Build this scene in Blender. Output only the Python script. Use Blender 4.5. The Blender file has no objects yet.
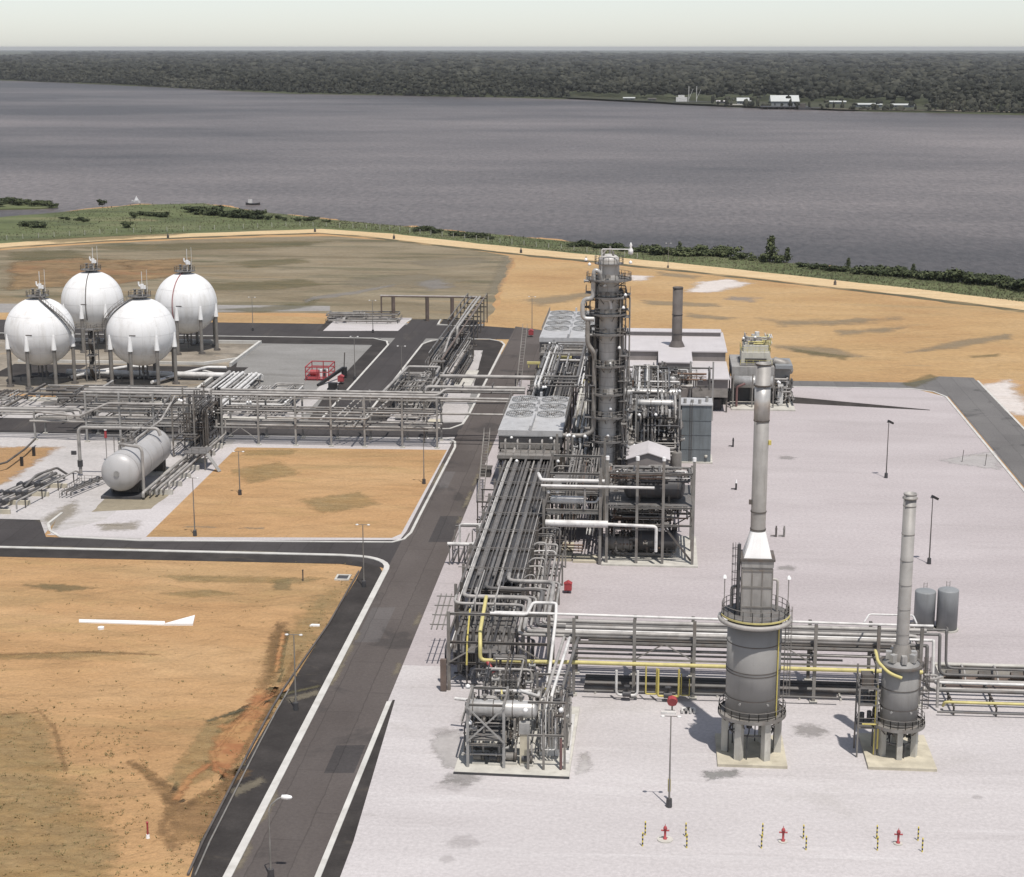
SUN_E, SKY_E, EXPO, HAZE = 4.4, .135, 0.0, 3.2e-5
AIR, DUST = .8, .45
WOX, WOY = 5.1, 3.3
import bpy, math, random
from mathutils import Vector, Matrix
S = bpy.context.scene
COL = S.collection
PI = math.pi
R_ = random.Random(7)

# ------------------------------------------------------------------ camera survey
CF, CH, HY, VPX = 1700.0, 78.0, 47.0, 656.0
_pitch = math.atan((438.5 - HY) / CF)
_yaw = math.atan2((VPX - 512) / CF, math.cos(_pitch) + math.sin(_pitch) * (438.5 - HY) / CF)
_fx, _fy = -math.sin(_yaw), math.cos(_yaw)
CFW = Vector((_fx * math.cos(_pitch), _fy * math.cos(_pitch), -math.sin(_pitch)))
CR = Vector((math.cos(_yaw), math.sin(_yaw), 0))
CU = CR.cross(CFW)

def P(px, py, z=0.0):
    """surveyed plant coordinates (x east, y north) of a photo point at height z"""
    d = CFW + CR * ((px - 512) / CF) + CU * ((438.5 - py) / CF)
    t = (z - CH) / d.z
    return (t * d.x, t * d.y)

def P3(px, py, z=0.0):
    x, y = P(px, py, z)
    return (x, y, z)

# ------------------------------------------------------------------ materials
MATS = {}
def lin(c):
    return tuple(((v / 12.92) if v <= .04045 else ((v + .055) / 1.055) ** 2.4) for v in c)

def mat(name, col, rough=.6, metal=0.0, var=.18, scale=.6, dirt=None, dirt_amt=.45, dscale=(1.2, 1.2, .25), bump=0, spec=.4):
    """painted / clad surface with tone variation and a dirt layer streaked downwards"""
    if name in MATS: return MATS[name]
    m = bpy.data.materials.new(name); m.use_nodes = True
    nt = m.node_tree; N = nt.nodes; L = nt.links
    b = N['Principled BSDF']
    b.inputs['Roughness'].default_value = rough
    b.inputs['Metallic'].default_value = metal
    b.inputs['Specular IOR Level'].default_value = spec
    geo = N.new('ShaderNodeNewGeometry')
    n1 = N.new('ShaderNodeTexNoise'); n1.inputs['Scale'].default_value = scale; n1.inputs['Detail'].default_value = 5
    L.new(geo.outputs['Position'], n1.inputs['Vector'])
    r1 = N.new('ShaderNodeMapRange'); r1.inputs[1].default_value = .3; r1.inputs[2].default_value = .7
    r1.inputs[3].default_value = 1 - var; r1.inputs[4].default_value = 1 + var
    L.new(n1.outputs['Fac'], r1.inputs[0])
    mx = N.new('ShaderNodeVectorMath'); mx.operation = 'SCALE'; mx.inputs[0].default_value = col[:3]
    L.new(r1.outputs[0], mx.inputs['Scale'])
    out = mx.outputs[0]
    if dirt:
        mp = N.new('ShaderNodeMapping'); mp.inputs['Scale'].default_value = dscale
        L.new(geo.outputs['Position'], mp.inputs['Vector'])
        n2 = N.new('ShaderNodeTexNoise'); n2.inputs['Scale'].default_value = 1.0; n2.inputs['Detail'].default_value = 7; n2.inputs['Roughness'].default_value = .65
        L.new(mp.outputs[0], n2.inputs['Vector'])
        r2 = N.new('ShaderNodeMapRange'); r2.inputs[1].default_value = .5; r2.inputs[2].default_value = .72; r2.inputs[3].default_value = 0; r2.inputs[4].default_value = dirt_amt
        L.new(n2.outputs['Fac'], r2.inputs[0])
        mc = N.new('ShaderNodeMix'); mc.data_type = 'RGBA'
        L.new(r2.outputs[0], mc.inputs['Factor']); L.new(out, mc.inputs['A']); mc.inputs['B'].default_value = (*dirt, 1)
        out = mc.outputs['Result']
    L.new(out, b.inputs['Base Color'])
    if bump:
        bp = N.new('ShaderNodeBump'); bp.inputs['Strength'].default_value = bump; bp.inputs['Distance'].default_value = .05
        L.new(n1.outputs['Fac'], bp.inputs['Height']); L.new(bp.outputs[0], b.inputs['Normal'])
    MATS[name] = m
    return m

def ground_mat(name, stops, layers=(), rough=.95, scale=(.05, .05, .05), detail=8, speck=None, bump=.3, bscale=1.5, relief=0, rscale=.22):
    """natural ground: a ramp over stretched noise, then any number of patch layers
    layers: (colour, mapping scale, lo, hi, amount, offset)"""
    m = bpy.data.materials.new(name); m.use_nodes = True
    nt = m.node_tree; N = nt.nodes; L = nt.links
    b = N['Principled BSDF']; b.inputs['Roughness'].default_value = rough; b.inputs['Specular IOR Level'].default_value = .15
    geo = N.new('ShaderNodeNewGeometry')
    def noise(sc, off=(0, 0, 0), det=8, ro=.6, dist=0):
        mp = N.new('ShaderNodeMapping'); mp.inputs['Scale'].default_value = sc; mp.inputs['Location'].default_value = off
        L.new(geo.outputs['Position'], mp.inputs['Vector'])
        n = N.new('ShaderNodeTexNoise'); n.inputs['Scale'].default_value = 1; n.inputs['Detail'].default_value = det
        n.inputs['Roughness'].default_value = ro; n.inputs['Distortion'].default_value = dist
        L.new(mp.outputs[0], n.inputs['Vector'])
        return n.outputs['Fac']
    cr = N.new('ShaderNodeValToRGB')
    el = cr.color_ramp.elements
    for i, (p, c) in enumerate(stops):
        e = el[i] if i < 2 else el.new(p)
        e.position = p; e.color = (*c, 1)
    L.new(noise(scale, det=detail), cr.inputs[0])
    out = cr.outputs[0]
    for (c, sc, lo, hi, amt, off) in layers:
        r = N.new('ShaderNodeMapRange'); r.inputs[1].default_value = lo; r.inputs[2].default_value = hi; r.inputs[3].default_value = 0; r.inputs[4].default_value = amt
        L.new(noise(sc, off, 7, .62, .6), r.inputs[0])
        mc = N.new('ShaderNodeMix'); mc.data_type = 'RGBA'
        L.new(r.outputs[0], mc.inputs['Factor']); L.new(out, mc.inputs['A']); mc.inputs['B'].default_value = (*c, 1)
        out = mc.outputs['Result']
    # fine grain
    rg = N.new('ShaderNodeMapRange'); rg.inputs[1].default_value = .25; rg.inputs[2].default_value = .75; rg.inputs[3].default_value = .8; rg.inputs[4].default_value = 1.2
    g = noise((bscale, bscale, bscale), (3, 1, 0), 6, .75)
    L.new(g, rg.inputs[0])
    sc_ = N.new('ShaderNodeVectorMath'); sc_.operation = 'SCALE'
    L.new(out, sc_.inputs[0]); L.new(rg.outputs[0], sc_.inputs['Scale'])
    L.new(sc_.outputs[0], b.inputs['Base Color'])
    if bump:
        bp = N.new('ShaderNodeBump'); bp.inputs['Strength'].default_value = bump; bp.inputs['Distance'].default_value = .12
        L.new(g, bp.inputs['Height'])
        if relief:   # ruts and washed unevenness
            b2 = N.new('ShaderNodeBump'); b2.inputs['Strength'].default_value = 1; b2.inputs['Distance'].default_value = relief
            L.new(noise((rscale * .6, rscale, rscale), (5, 2, 0), 8, .66, 1.2), b2.inputs['Height']); L.new(b2.outputs[0], bp.inputs['Normal'])
        L.new(bp.outputs[0], b.inputs['Normal'])
    MATS[name] = m
    return m

RUST = (.13, .075, .045)
GRIME = (.10, .095, .09)
m_steel   = mat('grey_painted_steel', (.195, .185, .17), .6, .0, .24, .5, RUST, .42)
m_steel_d = mat('dark_painted_steel', (.092, .084, .076), .65, 0, .28, .5, RUST, .42)
m_steel_l = mat('light_painted_steel', (.285, .28, .268), .5, 0, .18, .5, GRIME, .5)
m_brown   = mat('brown_primed_steel', (.13, .10, .085), .65, 0, .25, .5, RUST, .4)
m_alu     = mat('aluminium_cladding', (.44, .435, .42), .42, .35, .16, .8, GRIME, .4)
m_alu_d   = mat('weathered_cladding', (.25, .235, .215), .5, .15, .2, .8, GRIME, .55)
m_pipe    = mat('grey_pipe', (.33, .315, .295), .5, .05, .26, .4, GRIME, .55, (.6, .6, .6))
m_rpipe   = mat('rust_primed_pipe', (.155, .10, .072), .7, 0, .25, .5, (.09, .07, .06), .5)
m_pipe_d  = mat('dark_pipe', (.13, .125, .12), .55, .05, .25, .4, RUST, .35, (.6, .6, .6))
m_pipe_w  = mat('white_pipe', (.60, .59, .57), .45, 0, .14, .5, GRIME, .45, (.7, .7, .7))
m_white   = mat('white_tank_paint', (.74, .74, .735), .5, 0, .05, .25, (.40, .37, .32), .42, (.5, .5, .06))
m_seam = mat('seam_grey', (.60, .60, .59), .5, 0, .1, .5)
m_whitep  = mat('white_paint', (.78, .78, .77), .45, 0, .06, .5)
m_yellow  = mat('yellow_paint', (.50, .42, .12), .5, 0, .12, .6, GRIME, .25)
m_yellow2 = mat('faded_yellow_pipe', (.52, .46, .19), .6, 0, .12, .6, GRIME, .25)
m_red     = mat('red_paint', (.34, .055, .06), .5, 0, .15, .6, GRIME, .25)
m_black   = mat('black_paint', (.025, .025, .026), .5, 0, .2)
m_cream   = mat('cream_panel', (.47, .455, .40), .55, 0, .1, .5, GRIME, .4)
m_conc    = mat('pale_concrete', (.47, .455, .41), .9, 0, .12, .7, (.25, .23, .2), .5, (.5, .5, .3), bump=.2)
m_kerb    = mat('kerb_concrete', (.50, .49, .46), .9, 0, .10, .4, (.28, .26, .23), .5, (.3, .3, .3), bump=.2)
m_concy   = mat('cream_concrete', (.47, .43, .335), .9, 0, .14, .7, (.25, .22, .17), .5, (.5, .5, .3), bump=.2)
m_heater  = mat('heater_grey', (.255, .25, .24), .55, 0, .10, .3, (.17, .165, .155), .5, (.8, .8, .10))
m_stack   = mat('stack_metal', (.30, .29, .275), .55, .1, .16, .6, (.15, .14, .13), .55, (.9, .9, .12))
m_tankg   = mat('blue_grey_tank', (.225, .235, .24), .5, 0, .08, .4, GRIME, .3)
m_box     = mat('blue_grey_sheet', (.155, .175, .185), .5, 0, .10, .4, (.09, .10, .10), .55, (.9, .9, .12))
m_roof    = mat('pale_roof_sheet', (.48, .455, .455), .6, 0, .07, .2, (.36, .34, .34), .35, (.9, .08, .08))
m_wallb   = mat('taupe_wall_sheet', (.22, .20, .19), .65, 0, .08, .3, GRIME, .3)
m_plate   = mat('galvanised_plate', (.43, .43, .43), .55, .1, .08, .4, GRIME, .3, (.6, .6, .3))
m_fan     = mat('fan_ring_grey', (.30, .305, .305), .5, .1, .12, .6, GRIME, .4)
m_grate   = mat('deck_grating', (.15, .145, .14), .7, .1, .2, 1.2, RUST, .3)
m_rust    = mat('rusty_stack', (.105, .092, .085), .7, 0, .25, .4, (.06, .05, .045), .6, (.6, .6, .2))
m_gtank   = mat('silver_grey_vessel', (.42, .415, .41), .42, .05, .07, .3, (.27, .26, .24), .45, (.5, .5, .12))
m_dkvess  = mat('dark_vessel', (.055, .055, .058), .5, 0, .2, .5, RUST, .2)
m_trunk   = mat('bark', (.09, .075, .06), .9, 0, .2, 2)

# ------------------------------------------------------------------ mesh builder
class MB:
    def __init__(s): s.v = []; s.f = []; s.sm = []
    def add(s, vs, fs, smooth=False):
        o = len(s.v); s.v += [tuple(v) for v in vs]
        s.f += [tuple(i + o for i in f) for f in fs]; s.sm += [smooth] * len(fs)
        return s
    def box(s, c, d, rz=0):
        x, y, z = d[0] / 2, d[1] / 2, d[2] / 2
        ca, sa = math.cos(rz), math.sin(rz)
        vs = [(c[0] + a * x * ca - b * y * sa, c[1] + a * x * sa + b * y * ca, c[2] + e * z) for e in (-1, 1) for a, b in ((-1, -1), (1, -1), (1, 1), (-1, 1))]
        return s.add(vs, [(3, 2, 1, 0), (4, 5, 6, 7), (0, 1, 5, 4), (1, 2, 6, 5), (2, 3, 7, 6), (3, 0, 4, 7)])
    def bx(s, x0, x1, y0, y1, z0, z1):
        return s.box(((x0 + x1) / 2, (y0 + y1) / 2, (z0 + z1) / 2), (abs(x1 - x0), abs(y1 - y0), abs(z1 - z0)))
    def bar(s, p, q, w, h=None):
        h = h or w
        p = Vector(p); q = Vector(q); d = (q - p)
        if d.length < 1e-6: return s
        d.normalize()
        u = Vector((0, 0, 1)) if abs(d.z) < .95 else Vector((0, 1, 0))
        a = d.cross(u).normalized() * (w / 2); b = a.cross(d).normalized() * (h / 2)
        vs = [p - a - b, p + a - b, p + a + b, p - a + b, q - a - b, q + a - b, q + a + b, q - a + b]
        return s.add(vs, [(0, 1, 2, 3), (7, 6, 5, 4), (0, 4, 5, 1), (1, 5, 6, 2), (2, 6, 7, 3), (3, 7, 4, 0)])
    def hbeam(s, p, q, w=.3, h=.3):
        """rolled H section between two points"""
        p = Vector(p); q = Vector(q); d = (q - p).normalized()
        u = Vector((0, 0, 1)) if abs(d.z) < .95 else Vector((0, 1, 0))
        a = d.cross(u).normalized(); b = a.cross(d).normalized()
        t = min(w, h) * .14
        s.bar(p, q, t, h - 2 * t - .004)
        for k in (-1, 1):
            o = b * (k * (h / 2 - t / 2)); s.bar(p + o, q + o, w, t)
        return s
    def tube(s, pts, r, seg=8, bend=None, caps=True):
        P_ = [Vector(p) for p in pts]
        bend = r * 3 if bend is None else bend
        L = [P_[0]]
        for i in range(1, len(P_) - 1):
            a, b, c = P_[i - 1], P_[i], P_[i + 1]
            u = (a - b); v = (c - b); lu, lv = u.length, v.length
            if lu < 1e-5 or lv < 1e-5: continue
            u /= lu; v /= lv
            dt = u.dot(v)
            if dt < -.995: L.append(b); continue
            e = min(bend, lu * .48, lv * .48)
            p0, p1 = b + u * e, b + v * e
            for k in range(5):
                t = k / 4; L.append(p0 * (1 - t) ** 2 + b * (2 * t * (1 - t)) + p1 * t * t)
        L.append(P_[-1])
        d0 = (L[1] - L[0]).normalized()
        n = d0.orthogonal().normalized()
        rings = []
        for i, p in enumerate(L):
            d = ((L[min(i + 1, len(L) - 1)] - L[max(i - 1, 0)])).normalized()
            n = (n - d * n.dot(d)); n = n.normalized() if n.length > 1e-6 else d.orthogonal().normalized()
            m = d.cross(n)
            rings.append([p + (n * math.cos(2 * PI * k / seg) + m * math.sin(2 * PI * k / seg)) * r for k in range(seg)])
        vs = [v for r_ in rings for v in r_]; fs = []
        for i in range(len(rings) - 1):
            for k in range(seg):
                a = i * seg + k; b = i * seg + (k + 1) % seg
                fs.append((a, b, b + seg, a + seg))
        s.add(vs, fs, True)
        if caps:
            s.add(rings[0], [tuple(reversed(range(seg)))]); s.add(rings[-1], [tuple(range(seg))])
        return s
    def cyl(s, p, q, r, r2=None, seg=16, caps=True, smooth=True):
        r2 = r if r2 is None else r2
        p = Vector(p); q = Vector(q); d = (q - p).normalized()
        n = d.orthogonal().normalized(); m = d.cross(n)
        a = [p + (n * math.cos(2 * PI * k / seg) + m * math.sin(2 * PI * k / seg)) * r for k in range(seg)]
        b = [q + (n * math.cos(2 * PI * k / seg) + m * math.sin(2 * PI * k / seg)) * r2 for k in range(seg)]
        s.add(a + b, [(k, (k + 1) % seg, seg + (k + 1) % seg, seg + k) for k in range(seg)], smooth)
        if caps:
            s.add(a, [tuple(reversed(range(seg)))]); s.add(b, [tuple(range(seg))])
        return s
    def lathe(s, c, prof, seg=32, ax=None, smooth=True, arc=2 * PI, a0=0):
        """prof: (radius, height) pairs along the axis from c"""
        c = Vector(c); d = Vector(ax or (0, 0, 1)).normalized()
        n = Vector((1, 0, 0)) if abs(d.z) > .9 else d.orthogonal().normalized()
        m = d.cross(n)
        full = arc > 2 * PI - 1e-4
        cnt = seg if full else seg + 1
        vs = []
        for (r, h) in prof:
            for k in range(cnt):
                t = a0 + arc * k / seg
                vs.append(c + d * h + (n * math.cos(t) + m * math.sin(t)) * max(r, 1e-4))
        fs = []
        for i in range(len(prof) - 1):
            for k in range(seg):
                k2 = (k + 1) % cnt
                fs.append((i * cnt + k, i * cnt + k2, (i + 1) * cnt + k2, (i + 1) * cnt + k))
        return s.add(vs, fs, smooth)
    def prism(s, poly, z0, z1):
        n = len(poly)
        ar = sum(poly[i][0] * poly[(i + 1) % n][1] - poly[(i + 1) % n][0] * poly[i][1] for i in range(n))
        if ar < 0: poly = list(reversed(poly))
        vs = [(x, y, z0) for x, y in poly] + [(x, y, z1) for x, y in poly]
        fs = [tuple(reversed(range(n))), tuple(range(n, 2 * n))] + [(i, (i + 1) % n, n + (i + 1) % n, n + i) for i in range(n)]
        return s.add(vs, fs)
    def flange(s, c, d, r):
        d = Vector(d).normalized() * .06
        return s.cyl(Vector(c) - d, Vector(c) + d, r, seg=10, smooth=False)
    def build(s, name, m, parent=None, local=False):
        me = bpy.data.meshes.new(name)
        if parent is not None and not local:
            off = Vector((0, 0, 0)); o = parent
            while o is not None: off += o.location; o = o.parent
            vs = [(v[0] - off.x, v[1] - off.y, v[2] - off.z) for v in s.v]
        else: vs = s.v
        me.from_pydata(vs, [], s.f)
        me.polygons.foreach_set('use_smooth', s.sm)
        me.materials.append(m); me.update()
        o = bpy.data.objects.new(name, me); COL.objects.link(o)
        if parent is not None: o.parent = parent
        return o

def tag(o, label=None, cat=None, group=None, kind=None):
    if label: o['label'] = label
    if cat: o['category'] = cat
    if group: o['group'] = group
    if kind: o['kind'] = kind
    return o

def thing(name, label, cat, loc=(0, 0, 0), rz=0, group=None):
    o = bpy.data.objects.new(name, None); COL.objects.link(o)
    o.location = loc; o.rotation_euler = (0, 0, rz); o.empty_display_size = .5
    return tag(o, label, cat, group)

def solo(mb, name, m, label, cat, group=None):
    """a thing that is one mesh; origin moved to its base"""
    xs = [v[0] for v in mb.v]; ys = [v[1] for v in mb.v]; zs = [v[2] for v in mb.v]
    c = ((min(xs) + max(xs)) / 2, (min(ys) + max(ys)) / 2, min(zs))
    mb.v = [(v[0] - c[0], v[1] - c[1], v[2] - c[2]) for v in mb.v]
    o = mb.build(name, m); o.location = c
    return tag(o, label, cat, group)

KIDS = {}
def dup(root, loc, rz=0, label=None, group=None, scale=None):
    def cp(o, par):
        c = o.copy(); COL.objects.link(c)
        if par is not None: c.parent = par
        for k in list(o.children): cp(k, c)
        return c
    r = cp(root, None); r.location = loc; r.rotation_euler = (0, 0, rz)
    if scale: r.scale = scale
    if label: r['label'] = label
    if group: r['group'] = group
    return r

def soft(m, sc=.35):
    """copy of a ground material whose sheet thins out raggedly towards its rim (attribute 'edge')"""
    key = m.name + '_ragged_%g' % sc
    if key in MATS: return MATS[key]
    m2 = m.copy(); m2.name = key; nt = m2.node_tree; N = nt.nodes; L = nt.links
    out = [n for n in N if n.type == 'OUTPUT_MATERIAL'][0]; src = out.inputs['Surface'].links[0].from_socket
    at = N.new('ShaderNodeAttribute'); at.attribute_name = 'edge'
    geo = N.new('ShaderNodeNewGeometry'); n = N.new('ShaderNodeTexNoise'); n.inputs['Scale'].default_value = sc; n.inputs['Detail'].default_value = 7; n.inputs['Roughness'].default_value = .68
    L.new(geo.outputs['Position'], n.inputs['Vector'])
    ma = N.new('ShaderNodeMath'); ma.operation = 'MULTIPLY_ADD'; ma.inputs[1].default_value = 1.5
    L.new(n.outputs['Fac'], ma.inputs[0]); L.new(at.outputs['Fac'], ma.inputs[2])
    mr = N.new('ShaderNodeMapRange'); mr.interpolation_type = 'SMOOTHSTEP'; mr.inputs[1].default_value = 1.0; mr.inputs[2].default_value = 1.6; mr.inputs[4].default_value = .48 if m.name in ('pale_weed_litter', 'thin_green_scrub', 'eroded_soil') else (.26 if m.name == 'worn_grit' else (.5 if m.name in ('damp_silt', 'grey_silt') else .85))
    L.new(ma.outputs[0], mr.inputs[0])
    tr = N.new('ShaderNodeBsdfTransparent'); mx = N.new('ShaderNodeMixShader')
    L.new(mr.outputs[0], mx.inputs[0]); L.new(tr.outputs[0], mx.inputs[1]); L.new(src, mx.inputs[2]); L.new(mx.outputs[0], out.inputs['Surface'])
    MATS[key] = m2
    return m2
def patch(name, pts, z, m, width=2.0, sc=.35, n=44, kind='structure'):
    """ground patch with ragged, thinning rim"""
    pts = [(p[0], p[1]) for p in pts]
    x0 = min(p[0] for p in pts) - width; x1 = max(p[0] for p in pts) + width; y0 = min(p[1] for p in pts) - width; y1 = max(p[1] for p in pts) + width
    def sd(x, y):
        d = 1e9; c = False; k = len(pts)
        for i in range(k):
            ax, ay = pts[i]; bx, by = pts[i - 1]
            ex, ey = bx - ax, by - ay; t = max(0, min(1, ((x - ax) * ex + (y - ay) * ey) / (ex * ex + ey * ey + 1e-9)))
            d = min(d, math.hypot(x - ax - ex * t, y - ay - ey * t))
            if (ay > y) != (by > y) and x < ex * (y - ay) / (by - ay) + ax: c = not c
        return d if c else -d
    vs, wt = [], []
    for j in range(n + 1):
        for i in range(n + 1):
            x = x0 + (x1 - x0) * i / n; y = y0 + (y1 - y0) * j / n
            vs.append((x, y, z)); wt.append(max(0, min(1, .5 + .5 * sd(x, y) / width)))
    fs = [(a, a + 1, a + n + 2, a + n + 1) for j in range(n) for i in range(n) for a in [j * (n + 1) + i] if max(wt[a], wt[a + 1], wt[a + n + 2], wt[a + n + 1]) > .01]
    used = sorted({v for f in fs for v in f}); mp = {v: k for k, v in enumerate(used)}
    mb = MB(); mb.add([vs[v] for v in used], [tuple(mp[v] for v in f) for f in fs])
    o = mb.build(name, soft(m, sc)); at = o.data.attributes.new('edge', 'FLOAT', 'POINT'); at.data.foreach_set('value', [wt[v] for v in used])
    return tag(o, kind=kind)

def struct(o): o['kind'] = 'structure'; return o

def sheet(name, pts, z, m, jitter=0, step=6, seed=1, kind='structure'):
    """flat ground sheet; natural edges are broken up by jitter"""
    pts = [Vector((p[0], p[1], 0)) for p in pts]
    if jitter:
        rr = random.Random(seed); out = []
        n = len(pts)
        for i in range(n):
            a, b = pts[i], pts[(i + 1) % n]
            k = max(1, int((b - a).length / step))
            for j in range(k):
                q = a.lerp(b, j / k)
                out.append(q + Vector((rr.uniform(-1, 1), rr.uniform(-1, 1), 0)) * jitter)
        pts = out
    from mathutils.geometry import tessellate_polygon
    tris = tessellate_polygon([pts])
    vs = [(p.x, p.y, z) for p in pts]
    fs = []
    for t in tris:
        a, b, c = (pts[i] for i in t)
        fs.append(t if (b - a).cross(c - a).z > 0 else (t[0], t[2], t[1]))
    mb = MB(); mb.add(vs, fs)
    o = mb.build(name, m)
    return tag(o, kind=kind)

def railing(mb, pts, h=1.1, closed=False, sp=1.4, r=.035):
    """posts plus two rails along a polyline at deck level"""
    P_ = [Vector(p) for p in pts]
    if closed: P_ = P_ + [P_[0]]
    for a, b in zip(P_, P_[1:]):
        n = max(1, round((b - a).length / sp))
        for k in range(n + 1):
            q = a.lerp(b, k / n); mb.bar(q, q + Vector((0, 0, h)), r * 2)
        for z in (h, h * .5):
            mb.bar(a + Vector((0, 0, z)), b + Vector((0, 0, z)), r * 1.6)
    return mb

def ring_pts(c, r, z, n=16, a0=0, a1=2 * PI):
    full = abs(a1 - a0) > 2 * PI - .01
    k = n if full else n + 1
    return [(c[0] + r * math.cos(a0 + (a1 - a0) * i / n), c[1] + r * math.sin(a0 + (a1 - a0) * i / n), z) for i in range(k)]

def ladder(mb, p, z0, z1, ang, cage=True, w=.45):
    """vertical ladder whose rungs face direction ang"""
    d = Vector((math.cos(ang), math.sin(ang), 0)); t = Vector((-d.y, d.x, 0))
    p = Vector((p[0], p[1], 0))
    for k in (-1, 1):
        a = p + t * (k * w / 2); mb.bar(a + Vector((0, 0, z0)), a + Vector((0, 0, z1)), .06)
    z = z0 + .3
    while z < z1:
        mb.bar(p - t * w / 2 + Vector((0, 0, z)), p + t * w / 2 + Vector((0, 0, z)), .035); z += .35
    if cage:
        z = z0 + 2.2
        hoop = [(p + t * (.38 * math.cos(PI * j / 6)) + d * (.72 * math.sin(PI * j / 6))) for j in range(7)]
        while z < z1:
            for a, b in zip(hoop, hoop[1:]): mb.bar(a + Vector((0, 0, z)), b + Vector((0, 0, z)), .05)
            z += .9
        for q in hoop[1:-1:1]: mb.bar(q + Vector((0, 0, z0 + 2.2)), q + Vector((0, 0, z1)), .035)
    return mb
# ------------------------------------------------------------------ ground materials
g_sand = ground_mat('orange_sand', [(.28, (.355, .21, .10)), (.5, (.42, .258, .128)), (.72, (.455, .30, .16))],
    [((.27, .20, .10), (.012, .05, .02), .52, .72, .6, (4, 9, 0)),
     ((.34, .25, .11), (.05, .16, .05), .55, .75, .5, (1, 3, 0)),
     ((.16, .14, .08), (.22, .7, .2), .64, .74, .45, (7, 2, 0))], scale=(.025, .04, .03), bscale=1.8, relief=1.1)
g_sandfar = ground_mat('pale_orange_sand', [(.3, (.345, .215, .105)), (.5, (.395, .262, .13)), (.7, (.42, .29, .155))],
    [((.30, .23, .13), (.010, .045, .02), .55, .72, .5, (14, 9, 0)),
     ((.23, .20, .13), (.022, .12, .05), .62, .72, .6, (5, 30, 0))], scale=(.02, .03, .03), bscale=.6, relief=1.6, rscale=.09)
g_mud = ground_mat('brown_scrub_soil', [(.3, (.155, .125, .08)), (.5, (.215, .178, .12)), (.7, (.26, .22, .155))],
    [((.085, .085, .05), (.018, .09, .02), .50, .66, .75, (2, 9, 0)),
     ((.33, .225, .12), (.014, .04, .02), .57, .72, .6, (31, 5, 0)),
     ((.10, .095, .07), (.05, .3, .05), .56, .68, .6, (8, 1, 0))], scale=(.02, .06, .03), bscale=.7, relief=1.6, rscale=.10)
g_pad = ground_mat('pale_grit_pad', [(.3, (.41, .385, .382)), (.5, (.445, .42, .417)), (.7, (.475, .45, .447))],
    [((.33, .31, .29), (.05, .05, .05), .60, .74, .5, (8, 3, 0)), ((.34, .315, .31), (.02, .20, .05), .54, .74, .5, (3, 6, 0)),
     ((.54, .52, .515), (.035, .35, .05), .55, .7, .5, (9, 6, 0)),
     ((.30, .285, .27), (.12, .6, .2), .66, .76, .35, (1, 8, 0))], scale=(.03, .09, .03), bscale=2.2)
g_padn = ground_mat('darker_grit_pad', [(.3, (.345, .312, .312)), (.5, (.385, .350, .351)), (.7, (.42, .385, .386))],
    [((.30, .275, .27), (.02, .16, .05), .54, .74, .5, (3, 6, 0)), ((.44, .405, .405), (.03, .05, .05), .56, .7, .5, (9, 6, 0)), ((.29, .27, .255), (.12, .5, .2), .64, .76, .35, (1, 8, 0))], scale=(.02, .05, .03), bscale=2.0)
g_yard = ground_mat('grey_yard_paving', [(.3, (.35, .335, .325)), (.5, (.41, .39, .38)), (.7, (.46, .44, .43))],
    [((.25, .23, .20), (.06, .18, .05), .56, .72, .55, (3, 6, 0))], scale=(.05, .09, .03), bscale=1.2)
g_gravel = ground_mat('dull_grey_gravel', [(.3, (.185, .18, .17)), (.5, (.215, .21, .20)), (.7, (.25, .245, .235))],
    [((.13, .125, .115), (.06, .18, .05), .58, .72, .5, (3, 6, 0))], scale=(.05, .09, .03), bscale=1.5)
g_verge = ground_mat('dark_gravel_verge', [(.3, (.030, .027, .026)), (.5, (.042, .038, .036)), (.7, (.058, .052, .049))],
    [((.10, .085, .065), (.15, .3, .05), .62, .75, .5, (3, 6, 0))], scale=(.2, .2, .2), bscale=2.5)
g_grass = ground_mat('bank_grass', [(.3, (.078, .094, .042)), (.5, (.108, .126, .058)), (.7, (.145, .15, .08))],
    [((.055, .065, .035), (.02, .06, .02), .5, .66, .7, (3, 6, 0)),
     ((.26, .215, .13), (.012, .05, .02), .6, .72, .6, (23, 6, 0))], scale=(.03, .05, .03), bscale=.5)
g_stain = ground_mat('damp_silt', [(.3, (.20, .175, .13)), (.7, (.27, .235, .17))], [], scale=(.05, .2, .05), bscale=.8)
g_whites = ground_mat('white_sand', [(.3, (.55, .50, .46)), (.7, (.64, .60, .57))], [], scale=(.05, .2, .05), bscale=.8)
g_puddle = ground_mat('grey_silt', [(.3, (.22, .21, .20)), (.7, (.29, .275, .26))], [], scale=(.05, .2, .05), bscale=.8)
g_track = ground_mat('sandy_track', [(.3, (.47, .34, .19)), (.7, (.56, .43, .26))], [((.35, .25, .13), (.03, .2, .05), .55, .7, .5, (3, 6, 0))], scale=(.03, .15, .05), bscale=.7)
g_red = ground_mat('red_earth', [(.3, (.30, .13, .06)), (.7, (.37, .185, .085))], [((.46, .29, .13), (.15, .2, .05), .45, .7, .8, (3, 6, 0))], scale=(.1, .2, .05), bscale=1)
g_rut = ground_mat('eroded_soil', [(.3, (.25, .155, .08)), (.7, (.33, .205, .105))], [((.42, .26, .12), (.25, .3, .05), .4, .66, .8, (3, 6, 0)), ((.13, .088, .05), (.5, .9, .1), .58, .7, .7, (1, 2, 0))], scale=(.2, .3, .05), bscale=1.5, relief=1.4, rscale=.5)
g_litter = ground_mat('pale_weed_litter', [(.3, (.37, .28, .135)), (.7, (.44, .34, .18))], [((.45, .30, .13), (.15, .25, .05), .42, .64, .75, (3, 6, 0)), ((.255, .20, .105), (.35, .8, .1), .56, .68, .8, (6, 2, 0))], scale=(.2, .3, .05), bscale=1.5, relief=1.4, rscale=.5)

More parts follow.
